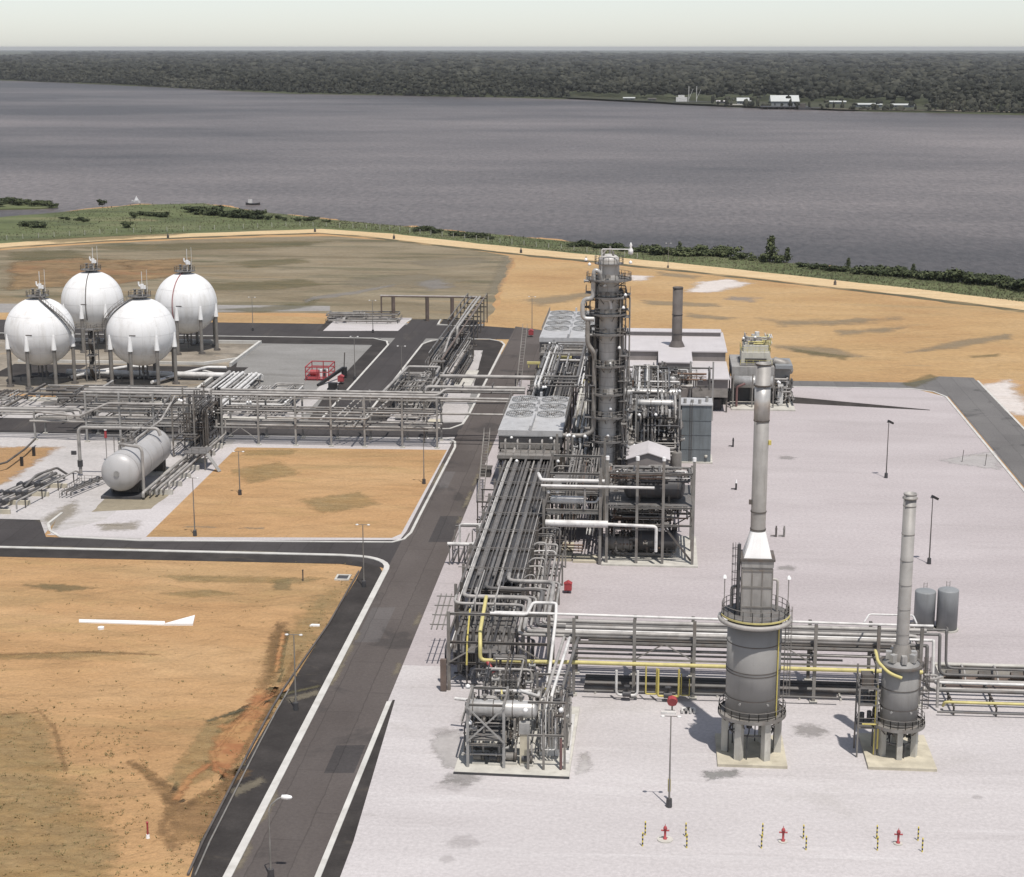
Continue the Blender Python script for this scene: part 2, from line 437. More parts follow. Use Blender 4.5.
g_ditch = ground_mat('ditch_growth', [(.3, (.07, .065, .04)), (.7, (.13, .115, .07))], [((.30, .22, .12), (.03, .05, .05), .52, .62, .9, (3, 6, 0))], scale=(.1, .3, .05), bscale=1.0)
g_heap = ground_mat('heaped_earth', [(.3, (.20, .135, .075)), (.5, (.29, .20, .11)), (.7, (.36, .245, .13))], [((.12, .10, .06), (.09, .14, .05), .55, .68, .7, (3, 6, 0)), ((.34, .19, .10), (.03, .05, .05), .52, .64, .7, (13, 2, 0))], scale=(.1, .12, .05), bscale=.6, relief=3.5, rscale=.13)
g_weed = ground_mat('thin_green_scrub', [(.3, (.10, .095, .05)), (.7, (.17, .15, .085))], [((.28, .21, .11), (.1, .25, .05), .5, .7, .6, (3, 6, 0))], scale=(.1, .3, .05), bscale=1.0)
# asphalt with repair bays and seams
def asphalt(name, c0, c1):
    m = ground_mat(name, [(.3, c0), (.7, c1)], [((.12, .105, .09), (.2, .05, .05), .60, .76, .35, (3, 6, 0)), ((.035, .034, .034), (.08, .08, .05), .58, .64, .45, (13, 2, 0))], scale=(.09, .05, .05), bscale=2.5, bump=.15)
    nt = m.node_tree; N = nt.nodes; L = nt.links; b = N['Principled BSDF']
    src = b.inputs['Base Color'].links[0].from_socket
    geo = N.new('ShaderNodeNewGeometry'); mp = N.new('ShaderNodeMapping')
    mp.inputs['Rotation'].default_value = (0, 0, math.radians(90)); mp.inputs['Location'].default_value = (2.5, .9, 0)
    L.new(geo.outputs['Position'], mp.inputs['Vector'])
    nz = N.new('ShaderNodeTexNoise'); nz.inputs['Scale'].default_value = .35
    L.new(geo.outputs['Position'], nz.inputs['Vector'])
    ad = N.new('ShaderNodeVectorMath'); ad.operation = 'MULTIPLY_ADD'; ad.inputs[1].default_value = (.5, .5, 0)
    L.new(nz.outputs['Color'], ad.inputs[0]); L.new(mp.outputs[0], ad.inputs[2])
    bk = N.new('ShaderNodeTexBrick'); bk.inputs['Scale'].default_value = 1; bk.inputs['Brick Width'].default_value = 17; bk.inputs['Row Height'].default_value = 4.1
    bk.inputs['Mortar Size'].default_value = .09; bk.inputs['Mortar Smooth'].default_value = .6; bk.inputs['Bias'].default_value = 0; bk.offset = .37
    bk.inputs['Color1'].default_value = (.93, .93, .93, 1); bk.inputs['Color2'].default_value = (1.07, 1.07, 1.07, 1); bk.inputs['Mortar'].default_value = (.74, .74, .74, 1)
    L.new(ad.outputs[0], bk.inputs['Vector'])
    mu = N.new('ShaderNodeVectorMath'); mu.operation = 'MULTIPLY'
    L.new(src, mu.inputs[0]); L.new(bk.outputs['Color'], mu.inputs[1]); L.new(mu.outputs[0], b.inputs['Base Color'])
    return m
g_road = asphalt('worn_asphalt', (.080, .069, .064), (.106, .093, .087))
g_roadd = asphalt('dark_asphalt', (.045, .041, .041), (.065, .06, .059))
g_roadm = asphalt('patched_asphalt', (.095, .086, .083), (.12, .11, .106))
g_roadl = asphalt('pale_asphalt', (.125, .12, .118), (.16, .155, .15))

# ------------------------------------------------------------------ land, water
SHORE = [P(-260, 236), P(-120, 226), P(-30, 220), P(20, 215), P(60, 212), P(85, 209), P(140, 204), P(205, 203), P(262, 211), P(330, 219), P(420, 227), P(520, 236), P(600, 244),
         P(700, 252), P(800, 263), P(900, 274), P(998, 284), P(1120, 300), P(1300, 330)]
def shore_y(x):
    for (a, b) in zip(SHORE, SHORE[1:]):
        if a[0] <= x <= b[0]:
            return a[1] + (b[1] - a[1]) * (x - a[0]) / (b[0] - a[0])
    return SHORE[0][1] if x < SHORE[0][0] else SHORE[-1][1]

mb = MB(); n0 = 0
rr = random.Random(3)
xs = [-2200] + [SHORE[0][0] + (SHORE[-1][0] - SHORE[0][0]) * i / 260 for i in range(261)] + [2200]
rows = []
for x in xs:
    sy = shore_y(x) + rr.uniform(-1, 1) * 1.6 + 3 * math.sin(x * .11) + 2 * math.sin(x * .29 + 1)
    rows.append([(x, -300, 0), (x, sy - 2, 0), (x, sy - .8, -.45), (x, sy + .4, -1.15), (x, sy + 5, -2.4), (x, sy + 30, -6)])
k = len(rows[0])
mb.add([v for r_ in rows for v in r_], [(i * k + j, (i + 1) * k + j, (i + 1) * k + j + 1, i * k + j + 1) for i in range(len(rows) - 1) for j in range(k - 1)])
struct(mb.build('ground', g_sand))

def water_mat():
    m = bpy.data.materials.new('silty_river'); m.use_nodes = True
    nt = m.node_tree; N = nt.nodes; L = nt.links; b = N['Principled BSDF']
    geo = N.new('ShaderNodeNewGeometry')
    def noise(sc, det=6, off=(0, 0, 0), ro=.6):
        mp = N.new('ShaderNodeMapping'); mp.inputs['Scale'].default_value = sc; mp.inputs['Location'].default_value = off
        L.new(geo.outputs['Position'], mp.inputs['Vector'])
        n = N.new('ShaderNodeTexNoise'); n.inputs['Scale'].default_value = 1; n.inputs['Detail'].default_value = det; n.inputs['Roughness'].default_value = ro
        L.new(mp.outputs[0], n.inputs['Vector']); return n.outputs['Fac']
    big = noise((.0013, .0024, .003), 8, (WOX, WOY, 0), .62)
    rg = N.new('ShaderNodeMapRange'); rg.inputs[1].default_value = .32; rg.inputs[2].default_value = .64
    # river colour is palest in mid reach and darkens towards both shores
    sx = N.new('ShaderNodeSeparateXYZ'); L.new(geo.outputs['Position'], sx.inputs[0])
    def mth(op, a, b_=None):
        q = N.new('ShaderNodeMath'); q.operation = op
        for i_, v in enumerate((a, b_)):
            if v is None: continue
            if isinstance(v, (int, float)): q.inputs[i_].default_value = v
            else: L.new(v, q.inputs[i_])
        return q.outputs[0]
    ly = mth('ABSOLUTE', mth('LOGARITHM', mth('MAXIMUM', mth('DIVIDE', sx.outputs['Y'], 1450.0), .05), 2.71828))
    big = mth('ADD', big, mth('SUBTRACT', .0, mth('MULTIPLY', ly, .20)))
    L.new(big, rg.inputs[0])
    mc = N.new('ShaderNodeMix'); mc.data_type = 'RGBA'
    mc.inputs['A'].default_value = (.060, .054, .053, 1); mc.inputs['B'].default_value = (.182, .159, .152, 1)
    L.new(rg.outputs[0], mc.inputs['Factor'])
    chop = noise((.35, .12, .1), 5, (0, 0, 0), .7)
    r2 = N.new('ShaderNodeMapRange'); r2.inputs[1].default_value = .3; r2.inputs[2].default_value = .7; r2.inputs[3].default_value = .62; r2.inputs[4].default_value = 1.38
    L.new(chop, r2.inputs[0])
    sc = N.new('ShaderNodeVectorMath'); sc.operation = 'SCALE'; L.new(mc.outputs['Result'], sc.inputs[0]); L.new(r2.outputs[0], sc.inputs['Scale'])
    L.new(sc.outputs[0], b.inputs['Base Color'])
    b.inputs['Roughness'].default_value = .42; b.inputs['IOR'].default_value = 1.33; b.inputs['Specular IOR Level'].default_value = .16
    bp = N.new('ShaderNodeBump'); bp.inputs['Strength'].default_value = .8; bp.inputs['Distance'].default_value = .6
    L.new(chop, bp.inputs['Height']); L.new(bp.outputs[0], b.inputs['Normal'])
    return m
mb = MB(); mb.add([(-9000, 300, -1.1), (9000, 300, -1.1), (9000, 6500, -1.1), (-9000, 6500, -1.1)], [(0, 1, 2, 3)])
struct(mb.build('river', water_mat()))

# grass bank between perimeter track and shore
TR = [P(-200, 262), P(-60, 251), P(7, 245), P(100, 239), P(200, 235), P(320, 231), P(380, 235), P(420, 240), P(500, 249), P(600, 259), P(700, 269), P(800, 280), P(900, 291), P(998, 303), P(1120, 319), P(1300, 345)]
def track_side(off):
    out = []
    for i, p in enumerate(TR):
        a = Vector((*TR[max(i - 1, 0)], 0)); b = Vector((*TR[min(i + 1, len(TR) - 1)], 0)); d = (b - a).normalized()
        out.append((p[0] - d.y * off, p[1] + d.x * off))
    return out
TRL = [6.5] * len(TR)
sheet('grass_bank', track_side(5) + [(x, y - 3) for x, y in reversed(SHORE)], .012, g_grass, 1.2, 8, 4)
sheet('perimeter_track', track_side(-6.5) + list(reversed(track_side(8))), .03, g_track, .8, 9, 5)
sheet('perimeter_ditch', track_side(-11) + list(reversed(track_side(-6.8))), .024, g_ditch, .9, 5, 6)

# brown scrub field in the north west
sheet('scrub_field', [P(-160, 325), P(-60, 318), P(7, 313), P(140, 313), P(330, 313), P(376, 322), P(488, 323), P(496, 300), P(511, 256), P(440, 244.5), P(330, 236), P(200, 239), P(100, 243.5), P(7, 249.5), P(-160, 265)], .016, g_mud, 1.2, 8, 8)
patch('field_ditch', [P(486, 294), P(499, 292), P(514, 258), P(503, 257)], .026, g_stain, 2, 0.3)
patch('sand_heap', [P(10, 262), P(80, 258), P(180, 262), P(182, 276), P(120, 284), P(10, 290)], .028, g_heap, 5, 0.12)
# sand field north east
sheet('sand_field', [P(470, 346), P(500, 300), P(516, 258), P(600, 265), P(700, 275), P(800, 286), P(998, 309), P(1130, 327), P(1300, 352), P(1300, 420), P(1010, 379), P(940, 379), P(780, 383), P(600, 383)], .014, g_sandfar, 1.0, 9, 11)
patch('white_sand_patch', [P(686, 292), P(700, 282), P(728, 279), P(752, 283), P(735, 288), P(712, 293)], .035, g_whites, 3.5, 0.18)
patch('white_sand_patch', [P(628, 275), P(650, 276), P(648, 280), P(630, 281)], .035, g_whites, 3.5, 0.18)
patch('silt_patch', [P(660, 272), P(700, 276), P(695, 279), P(662, 276)], .033, g_stain, 4, 0.16)
patch('silt_patch', [P(730, 296), P(758, 298), P(752, 302), P(728, 300)], .033, g_puddle, 4, 0.16)
patch('silt_patch', [P(772, 345), P(830, 348), P(868, 357), P(828, 357), P(778, 349)], .033, g_stain, 4, 0.16)
patch('silt_patch', [P(690, 313), P(735, 318), P(725, 321), P(688, 317)], .033, g_stain, 4, 0.16)
patch('silt_patch', [P(835, 331), P(905, 327), P(890, 332), P(842, 335)], .033, g_stain, 4, 0.16)
patch('silt_track', [P(905, 353), P(960, 340), P(1010, 334), P(1010, 339), P(950, 349)], .033, g_stain, 3, 0.2)

sheet('plant_base', [(-240, 326), (-31, 326), (-31, 470), (-40, 484), (-90, 484), (-240, 484)], .008, g_gravel)
# ------------------------------------------------------------------ main grit pad, yards, roads
sheet('main_pad', [(-31.3, 90), (-31.3, 458), (-25, 458), (31, 397), (62, 396.5), (67.6, 388), (67.9, 90)], .02, g_pad)
sheet('yard', [P(-80, 542), P(44, 535), P(60, 515), P(110, 510), P(232, 450), P(445, 448), (-39.6, 337), (-39.6, 339.5), P(440, 438), P(-80, 432)], .022, g_yard)
sheet('yard', [P(50, 533), P(62, 538), P(150, 541.3), P(300, 541.5), P(300, 447), P(60, 447), P(60, 512)], .0205, g_yard)
sheet('yard', [P(46, 535), P(145, 538), P(236, 447), P(200, 447), P(105, 520)], .025, g_pad)
patch('sand_strip', [P(-60, 500), P(6, 483), P(60, 447), P(-60, 447)], .026, g_sand, 2, 0.35)
sheet('paving', [P(140, 540.5), P(392, 541.5), P(404, 538.5), P(411, 532), P(420, 514), P(454, 447), P(446, 440), P(236, 440)], .026, g_pad)
sheet('sand_bed', [P(146, 537), P(392, 538), P(401, 534), P(447, 450), P(237, 447.5)], .034, g_sand)
sheet('north_pad', [(-31.3, 206), (67.75, 206), (67.6, 388), (66.5, 388), (62, 396.5), (31, 397), (-25, 458), (-31.3, 458)], .0245, g_padn)  # northern half of the pad in a darker, pinker grit tone
mb = MB()
def kerb(name, pts, w=.5, h=.14, z0=0, m=None):
    """continuous raised kerb along a polyline with mitred corners"""
    L_ = [Vector((p[0], p[1], 0)) for p in pts]
    lft, rgt = [], []
    for i, p in enumerate(L_):
        d1 = (p - L_[i - 1]).normalized() if i else (L_[1] - p).normalized()
        d2 = (L_[i + 1] - p).normalized() if i < len(L_) - 1 else d1
        d = (d1 + d2).normalized(); n = Vector((-d.y, d.x, 0)) * (w / 2 / max(.5, d.dot(d1)))
        lft.append(p + n); rgt.append(p - n)
    n = len(L_)
    vs = [(v.x, v.y, z0 + h) for v in lft] + [(v.x, v.y, z0 + h) for v in rgt] + [(v.x, v.y, z0 - .05) for v in lft] + [(v.x, v.y, z0 - .05) for v in rgt]
    fs = []
    for i in range(n - 1):
        fs += [(n + i, n + i + 1, i + 1, i), (i, i + 1, 2 * n + i + 1, 2 * n + i), (3 * n + i, 3 * n + i + 1, n + i + 1, n + i)]
    fs += [(0, 2 * n, 3 * n, n), (n - 1, 2 * n - 1, 4 * n - 1, 3 * n - 1)]
    mb = MB(); mb.add(vs, fs)
    return struct(mb.build(name, m or m_kerb))
def arc(cx, cy, r, a0, a1, n=8):
    return [(cx + r * math.cos(math.radians(a0 + (a1 - a0) * i / n)), cy + r * math.sin(math.radians(a0 + (a1 - a0) * i / n))) for i in range(n + 1)]

# south west sand field and its verge
sheet('verge', [(-240, 253.2), (-47, 253.2), (-42, 251), (-39.5, 244), (-39.5, 90), (-52, 90), P(190, 880), P(200, 842), P(258, 740), P(300, 670), P(356, 580), P(362, 567), P(340, 564), P(7, 557), (-240, 249.5)], .028, g_verge)
# carriageways
sheet('road', [(-39.6, 90), (-31.2, 90), (-31.2, 345), (-39.6, 345)], .034, g_road)
sheet('road', [(-200, 253.4), P(340, 556), (-39.6, 247), (-39.6, 268), P(400, 540), P(140, 541), P(46, 537), P(40, 520), P(-100, 516)], .031, g_roadd)
sheet('road', [(-220, 338.5), P(-60, 431.5), P(445, 437.5), (-39.6, 338), (-31.2, 345), (-39.6, 352), P(430, 424), P(-60, 417), (-220, 352)], .0335, g_roadd)
sheet('road', [(-39.2, 344), (-31.2, 345), (-31.2, 400), (-26, 400), (-25, 458), (-25, 470), (-38.6, 480), (-38.6, 449)], .038, g_road)
sheet('road', [(-70, 350), (-61.5, 350), (-61.5, 490), (-70, 490)], .036, g_roadd)
sheet('road', [(-240, 456.8), (-38.7, 457.8), (-25, 457.8), (-25, 472), (-48, 480.2), (-240, 480.2)], .032, g_roadd)
sheet('verge', [(-220, 456.5), (-74, 456.5), (-70.4, 450), (-70.2, 352), (-73, 352), (-74.5, 383), (-74.5, 446), (-107, 446), (-220, 446)], .027, g_verge)
sheet('verge', [(-61, 352), (-61, 449), (-57, 457), (-42, 457), (-39.5, 450), (-39.5, 384), (-41, 384), (-44, 440), (-50, 440), (-57, 400), (-56, 352)], .027, g_verge)
sheet('island', [(-56, 352), (-57, 400), (-50, 440), (-44, 440), (-41, 384), (-39.5, 352)], .024, g_yard, .6, 4, 21)
kerb('kerb', [(-220, 253), (-48, 253.6)] + arc(-46, 247, 6.3, 80, 0, 6) + [(-39.7, 240), (-39.7, 90)], .85)
kerb('kerb', [(-31.0, 90), (-31.0, 193.2)], .6)
sheet('verge', [(-30.7, 90), (-28.7, 90), (-28.9, 156), (-30.4, 194), (-30.7, 194)], .03, g_verge)
kerb('kerb', [P(62, 513), P(48, 524), P(50, 531), P(60, 537), P(140, 541), P(392, 542.5), P(404, 539.5), P(411, 533), P(420, 515), P(455, 447.5), P(455, 442), P(448, 439), P(430, 438.5)], .45)
kerb('kerb', [(-70.2, 352), (-70.2, 446), (-71.5, 452), (-76, 456.5), (-220, 456.5)], .5)
kerb('kerb', [(-61.2, 352), (-61.2, 448), (-59.5, 454), (-55, 457.5), (-44, 457.5), (-40.4, 454), (-39.1, 449), (-39.1, 360), (-39.4, 350), (-41.5, 345.5), (-46, 344.4)], .5)
kerb('kerb', [(-61.5, 491), (-61.2, 482), (-58, 480.5), (-50, 480)], .5)
kerb('kerb', [(-70.2, 491), (-71, 483), (-76, 480.5), (-90, 480)], .5)
sheet('verge', [(-60.8, 492), (-60.8, 482.5), (-58, 480.8), (-50, 480.4), (-50, 490)], .029, g_verge)
# fire pad with gravel
sheet('gravel_yard', [P(170, 392), P(250, 345), (-74.8, 445.5), (-74.8, 383), P(200, 392)], .026, g_gravel)
sheet('yard', [P(-80, 418), P(280, 424), (-74.8, 352), (-74.8, 378), P(280, 394), P(-80, 402)], .023, g_yard)
sheet('concrete_apron', [P(316, 390), P(330, 376), P(345, 372), (-73, 383), (-74, 378), P(330, 391)], .03, g_yard)
# north west sand and paving
sheet('sand_bed', [P(-100, 331), P(7, 331), P(320, 331), P(333, 318), P(217, 314), P(-100, 312)], .03, g_sandfar)
sheet('gravel_path', [P(-100, 313), P(200, 312), P(330, 311), P(330, 306), P(217, 305), P(-100, 303)], .033, g_puddle)
sheet('gravel_strip', [P(317, 331), P(324, 331), P(338, 317), P(331, 317)], .034, g_verge)
sheet('paving', [P(323, 331), P(398, 331), P(412, 318), P(338, 317)], .045, g_pad)
# main pad north road, east road
sheet('road', [(30, 404.5), (30, 397.4), (61, 397.2), (66, 394), (68.2, 388), (68.2, 90), (78, 90), (78, 412), (70, 413), (62, 404.5)], .036, g_roadl)
kerb('kerb', [(30, 397), (61, 396.8), (65.6, 393.6), (67.6, 388), (67.6, 90)], .5)
kerb('kerb', [(78.3, 90), (78.3, 408)], .5)
patch('white_sand_patch', [P(975, 385), P(1010, 380), P(1040, 420), P(1000, 410)], .035, g_whites, 3.5, 0.18)
# low step along the northern laydown slab
mb = MB(); a = P(786, 403); b = P(930, 410.5)
mb.add([(a[0], a[1], .02), (b[0], b[1], .02), (b[0], b[1] + .4, .10), (a[0], a[1] + 2.4, 1.1), (a[0], a[1] + 2.4, .02), (b[0], b[1] + .4, .02)], [(0, 1, 2, 3), (3, 2, 5, 4), (0, 3, 4), (1, 5, 2)])
tag(mb.build('ramp_edge', g_verge), kind='structure')

# details of the south west sand field
patch('eroded_gully', [P(150, 842), P(172, 838), P(166, 806), P(150, 782), P(128, 762), P(140, 764), P(166, 782), P(182, 802), P(205, 794), P(222, 780), P(246, 770), P(215, 842)], .015, g_rut, 0.9, 0.9)
patch('eroded_gully', [P(205, 722), P(240, 712), P(290, 694), P(322, 688), P(320, 694), P(280, 706), P(250, 742), P(228, 770), P(180, 790), P(165, 780), P(190, 745)], .0155, g_litter, 0.9, 0.9)
patch('red_earth_patch', [P(212, 765), P(215, 738), P(245, 712), P(275, 690), P(268, 715), P(250, 745), P(228, 772)], .018, g_red, 1, 0.8)
patch('eroded_gully', [P(268, 676), P(266, 645), P(278, 622), P(286, 630), P(278, 660), P(276, 680)], .0165, g_rut, 0.9, 0.9)
patch('weed_litter', [P(-40, 712), P(30, 712), P(52, 730), P(60, 770), P(90, 800), P(120, 842), P(110, 900), P(-60, 900)], .0165, g_litter, 3, 0.5)
patch('weed_litter', [P(265, 660), P(290, 628), P(310, 600), P(352, 580), P(320, 640), P(296, 680), P(270, 690)], .014, g_litter, 3, 0.5)
patch('culvert_apron', [P(286, 698), P(318, 690), P(322, 694), P(290, 703)], .04, g_stain, 0.7, 2)
patch('culvert_apron', [P(230, 790), P(262, 777), P(266, 782), P(236, 797)], .04, g_stain, 0.7, 2)
# stains on the pad
patch('oil_stain', [P(430, 745), P(440, 732), P(462, 730), P(462, 770), P(446, 768)], .026, g_yard, 0.9, 1.2)
patch('oil_stain', [P(702, 772), P(736, 770), P(740, 776), P(708, 780)], .026, g_gravel, 0.9, 1.2)
patch('oil_stain', [P(576, 775), P(592, 770), P(588, 752), P(580, 755)], .026, g_yard, 0.9, 1.2)
patch('muddy_patch', [P(940, 460), P(998, 450), P(1000, 470), P(955, 464)], .026, g_yard, 1.6, 0.7)
patch('muddy_patch', [P(98, 525), P(140, 521), P(136, 530), P(102, 531)], .033, g_stain, 1.6, 0.7)
patch('muddy_patch', [P(40, 520), P(75, 500), P(78, 512), P(55, 530)], .033, g_stain, 1.6, 0.7)

# damp drainage marks and scrub in the far fields
for i, (poly, m_, wd) in enumerate([
    ([P(60, 248), P(180, 243), P(330, 241), P(300, 247), P(160, 251)], g_weed, 5), ([P(10, 252), P(70, 250), P(90, 256), P(40, 261), P(10, 260)], g_weed, 4),
    ([P(200, 284), P(300, 279), P(330, 284), P(280, 290), P(210, 291)], g_weed, 5), ([P(230, 262), P(300, 258), P(310, 263), P(250, 268)], g_weed, 5),
    ([P(340, 280), P(420, 274), P(470, 280), P(430, 288), P(350, 287)], g_stain, 5), ([P(415, 283), P(440, 279), P(452, 287), P(430, 291)], g_puddle, 4),
    ([P(210, 310), P(300, 304), P(312, 298), P(320, 298), P(308, 307), P(260, 313)], g_weed, 3), ([P(303, 304), P(310, 297), P(350, 292), P(395, 284), P(394, 286), P(352, 295), P(312, 300)], g_puddle, 2),
    ([P(400, 262), P(480, 257), P(495, 262), P(440, 268)], g_stain, 5), ([P(120, 262), P(190, 258), P(185, 268), P(130, 272)], g_heap, 4), ([P(10, 240), P(80, 237), P(190, 232), P(180, 235), P(60, 243)], g_weed, 5)]):
    patch('field_mark', poly, .036 + i * .002, m_, wd, .14)
for i, (poly, m_, wd) in enumerate([
    ([P(520, 300), P(590, 292), P(600, 296), P(540, 306)], g_stain, 5), ([P(640, 300), P(720, 304), P(720, 307), P(650, 305)], g_stain, 3), ([P(900, 384), P(930, 374), P(940, 377), P(915, 388)], g_weed, 1.5), ([P(790, 348), P(850, 356), P(845, 360), P(795, 352)], g_weed, 2), ([P(970, 356), P(998, 354), P(998, 357), P(972, 358)], g_weed, 1.5), ([P(760, 318), P(780, 321), P(900, 318), P(860, 324), P(780, 326)], g_stain, 6)]):
    patch('field_mark', poly, .05 + i * .002, m_, wd, .16)
# weathered streaks in the near sand field
for i, (poly, m_, wd) in enumerate([([P(20, 585), P(60, 584), P(100, 588), P(60, 592)], g_weed, 1.0), ([P(-10, 655), P(90, 651), P(150, 652), P(80, 658), P(0, 660)], g_litter, 1.2), ([P(160, 593), P(210, 590), P(240, 594), P(190, 598)], g_litter, 1.0), ([P(272, 580), P(292, 578), P(290, 590), P(274, 590)], g_weed, .8), ([P(160, 545 + 30), P(330, 578), P(300, 584), P(180, 582)], g_litter, 1.2)]):
    patch('field_mark', poly, .020 + i * .002, m_, wd, .8)

# wear on the pad: oil drips, tyre sweeps, washed grit; sand drifting over the road edges
g_worn = ground_mat('worn_grit', [(.3, (.345, .322, .312)), (.7, (.405, .380, .372))], [((.26, .24, .225), (.3, .5, .1), .6, .74, .6, (3, 6, 0))], scale=(.1, .2, .05), bscale=2)
def sweep(pts, w):
    L_ = [Vector((p[0], p[1], 0)) for p in pts]; a, b = [], []
    for i, p in enumerate(L_):
        d = (L_[min(i + 1, len(L_) - 1)] - L_[max(i - 1, 0)]).normalized(); n = Vector((-d.y, d.x, 0)) * w / 2
        a.append((p.x + n.x, p.y + n.y)); b.append((p.x - n.x, p.y - n.y))
    return a + b[::-1]
rw = random.Random(77)
for i in range(11):
    px, py = rw.choice([(rw.uniform(590, 1000), rw.uniform(715, 870)), (rw.uniform(720, 1000), rw.uniform(420, 600)), (rw.uniform(560, 720), rw.uniform(570, 612)), (rw.uniform(440, 480), rw.uniform(700, 860))])
    x, y = P(px, py); r = rw.uniform(.5, 2.4); patch('oil_stain', [(x - r, y - r * .6), (x + r * .3, y - r), (x + r, y), (x + r * .2, y + r * .9), (x - r * .8, y + r * .5)], .0275 + .0006 * i, g_worn if i % 3 else g_puddle, r * .6, 1.0, 16)
for i in range(18):
    y = rw.uniform(150, 335); w_ = rw.choice((-39.1, -31.7)); l = rw.uniform(1.5, 6)
    patch('sand_drift', [(w_ - .35, y - l), (w_ + .35, y - l * .6), (w_ + .4, y + l * .5), (w_ - .3, y + l)], .040 + .0006 * i, g_stain, .5, .9, 16)
for i in range(10):
    x = rw.uniform(-120, -50); l = rw.uniform(2, 6); y = rw.choice((254.2, 267.6)); patch('sand_drift', [(x - l, y - .4), (x + l, y - .3), (x + l * .7, y + .5), (x - l * .6, y + .4)], .040 + .0006 * i, g_stain, .6, .9, 16)
for i, (x0_, x1_, y0_, y1_) in enumerate(((-38.9, -35.6, 214, 229), (-35.2, -31.6, 262, 278), (-38.9, -36.2, 296, 309), (-35, -31.7, 172, 180))):
    sheet('road_repair', [(x0_, y0_), (x1_, y0_ + .3), (x1_, y1_), (x0_, y1_ - .4)], .0395 + i * .0004, g_roadd if i % 2 else g_roadm)
# deeper washed gullies running to the road ditch in the near sand field
for i, (pts, w_, m_) in enumerate([([P(128, 762), P(146, 770), P(166, 788), P(172, 808), P(162, 830), P(175, 850)], 1.1, g_rut), ([P(282, 622), P(276, 645), P(270, 668), P(262, 690)], 1.5, g_rut), ([P(205, 722), P(240, 711), P(285, 694), P(320, 686)], .7, g_ditch), ([P(178, 812), P(205, 796), P(225, 786), P(248, 770)], 1.2, g_rut), ([P(212, 750), P(216, 770), P(232, 778)], .8, g_red), ([P(222, 728), P(246, 722), P(262, 714)], 1.4, g_red), ([P(0, 715), P(40, 712), P(55, 728), P(60, 750), P(66, 772)], .5, g_rut), ([P(262, 690), P(250, 716), P(225, 740)], 1.6, g_red), ([P(286, 690), P(262, 702), P(238, 722), P(216, 752)], .5, g_red), ([P(276, 672), P(280, 650), P(284, 632)], .6, g_red), ([P(300, 650), P(280, 690), P(252, 736), P(216, 800)], .7, g_rut), ([P(210, 764), P(188, 780), P(176, 800)], .9, g_red), ([P(-10, 655), P(90, 652), P(160, 655)], .6, g_rut)]):
    patch('washed_gully', sweep(pts, w_), .038 + i * .002, m_, w_ * .8, .9, 70)

for i, (pts, m_, w_) in enumerate([([P(230, 470), P(280, 462), P(300, 474), P(250, 484)], g_litter, 1.5), ([P(300, 500), P(360, 492), P(380, 505), P(320, 514)], g_litter, 1.5), ([P(240, 450), P(300, 450), P(290, 455), P(246, 456)], g_litter, 1.0)]):
    patch('field_mark', pts, .04 + i * .002, m_, w_, .7)
# ------------------------------------------------------------------ foliage
def leaf_mat(name, c0, c1, c2, NSC=.012):
    m = bpy.data.materials.new(name); m.use_nodes = True
    nt = m.node_tree; N = nt.nodes; L = nt.links; b = N['Principled BSDF']
    b.inputs['Roughness'].default_value = .8; b.inputs['Specular IOR Level'].default_value = .2
    geo = N.new('ShaderNodeNewGeometry')
    n = N.new('ShaderNodeTexNoise'); n.inputs['Scale'].default_value = NSC; n.inputs['Detail'].default_value = 6
    L.new(geo.outputs['Position'], n.inputs['Vector'])
    ad = N.new('ShaderNodeMath'); ad.operation = 'MULTIPLY_ADD'; ad.inputs[1].default_value = .45
    L.new(geo.outputs['Random Per Island'], ad.inputs[0])
    sb = N.new('ShaderNodeMath'); sb.operation = 'SUBTRACT'; sb.inputs[1].default_value = .22
    L.new(n.outputs['Fac'], sb.inputs[0]); L.new(sb.outputs[0], ad.inputs[2])
    cr = N.new('ShaderNodeValToRGB'); e = cr.color_ramp.elements
    e[0].position = .2; e[0].color = (*c0, 1); e[1].position = .8; e[1].color = (*c2, 1)
    q = e.new(.5); q.color = (*c1, 1)
    L.new(ad.outputs[0], cr.inputs[0]); L.new(cr.outputs[0], b.inputs['Base Color'])
    return m
m_forest = leaf_mat('rainforest_foliage', (.013, .0145, .0105), (.025, .0265, .019), (.062, .062, .046), .004)
m_shrub = leaf_mat('shrub_foliage', (.024, .032, .016), (.046, .058, .027), (.105, .12, .056))
m_reed = leaf_mat('reed_grass', (.085, .088, .048), (.12, .12, .068), (.16, .152, .09))
m_tuft = leaf_mat('field_weeds', (.15, .125, .06), (.20, .165, .08), (.26, .205, .10))

FAR = [P(-700, 66), P(-300, 72), P(-60, 77), P(7, 80), P(110, 84), P(230, 90), P(300, 93), P(430, 95.5), P(520, 97), P(600, 99), P(650, 102), P(720, 106), P(800, 109), P(900, 111), P(1000, 113), P(1150, 117), P(1500, 125), P(2200, 140)]
FAR = sorted(FAR)
def far_y(x):
    for (a, b) in zip(FAR, FAR[1:]):
        if a[0] <= x <= b[0]: return a[1] + (b[1] - a[1]) * (x - a[0]) / (b[0] - a[0])
    return FAR[0][1] if x < FAR[0][0] else FAR[-1][1]
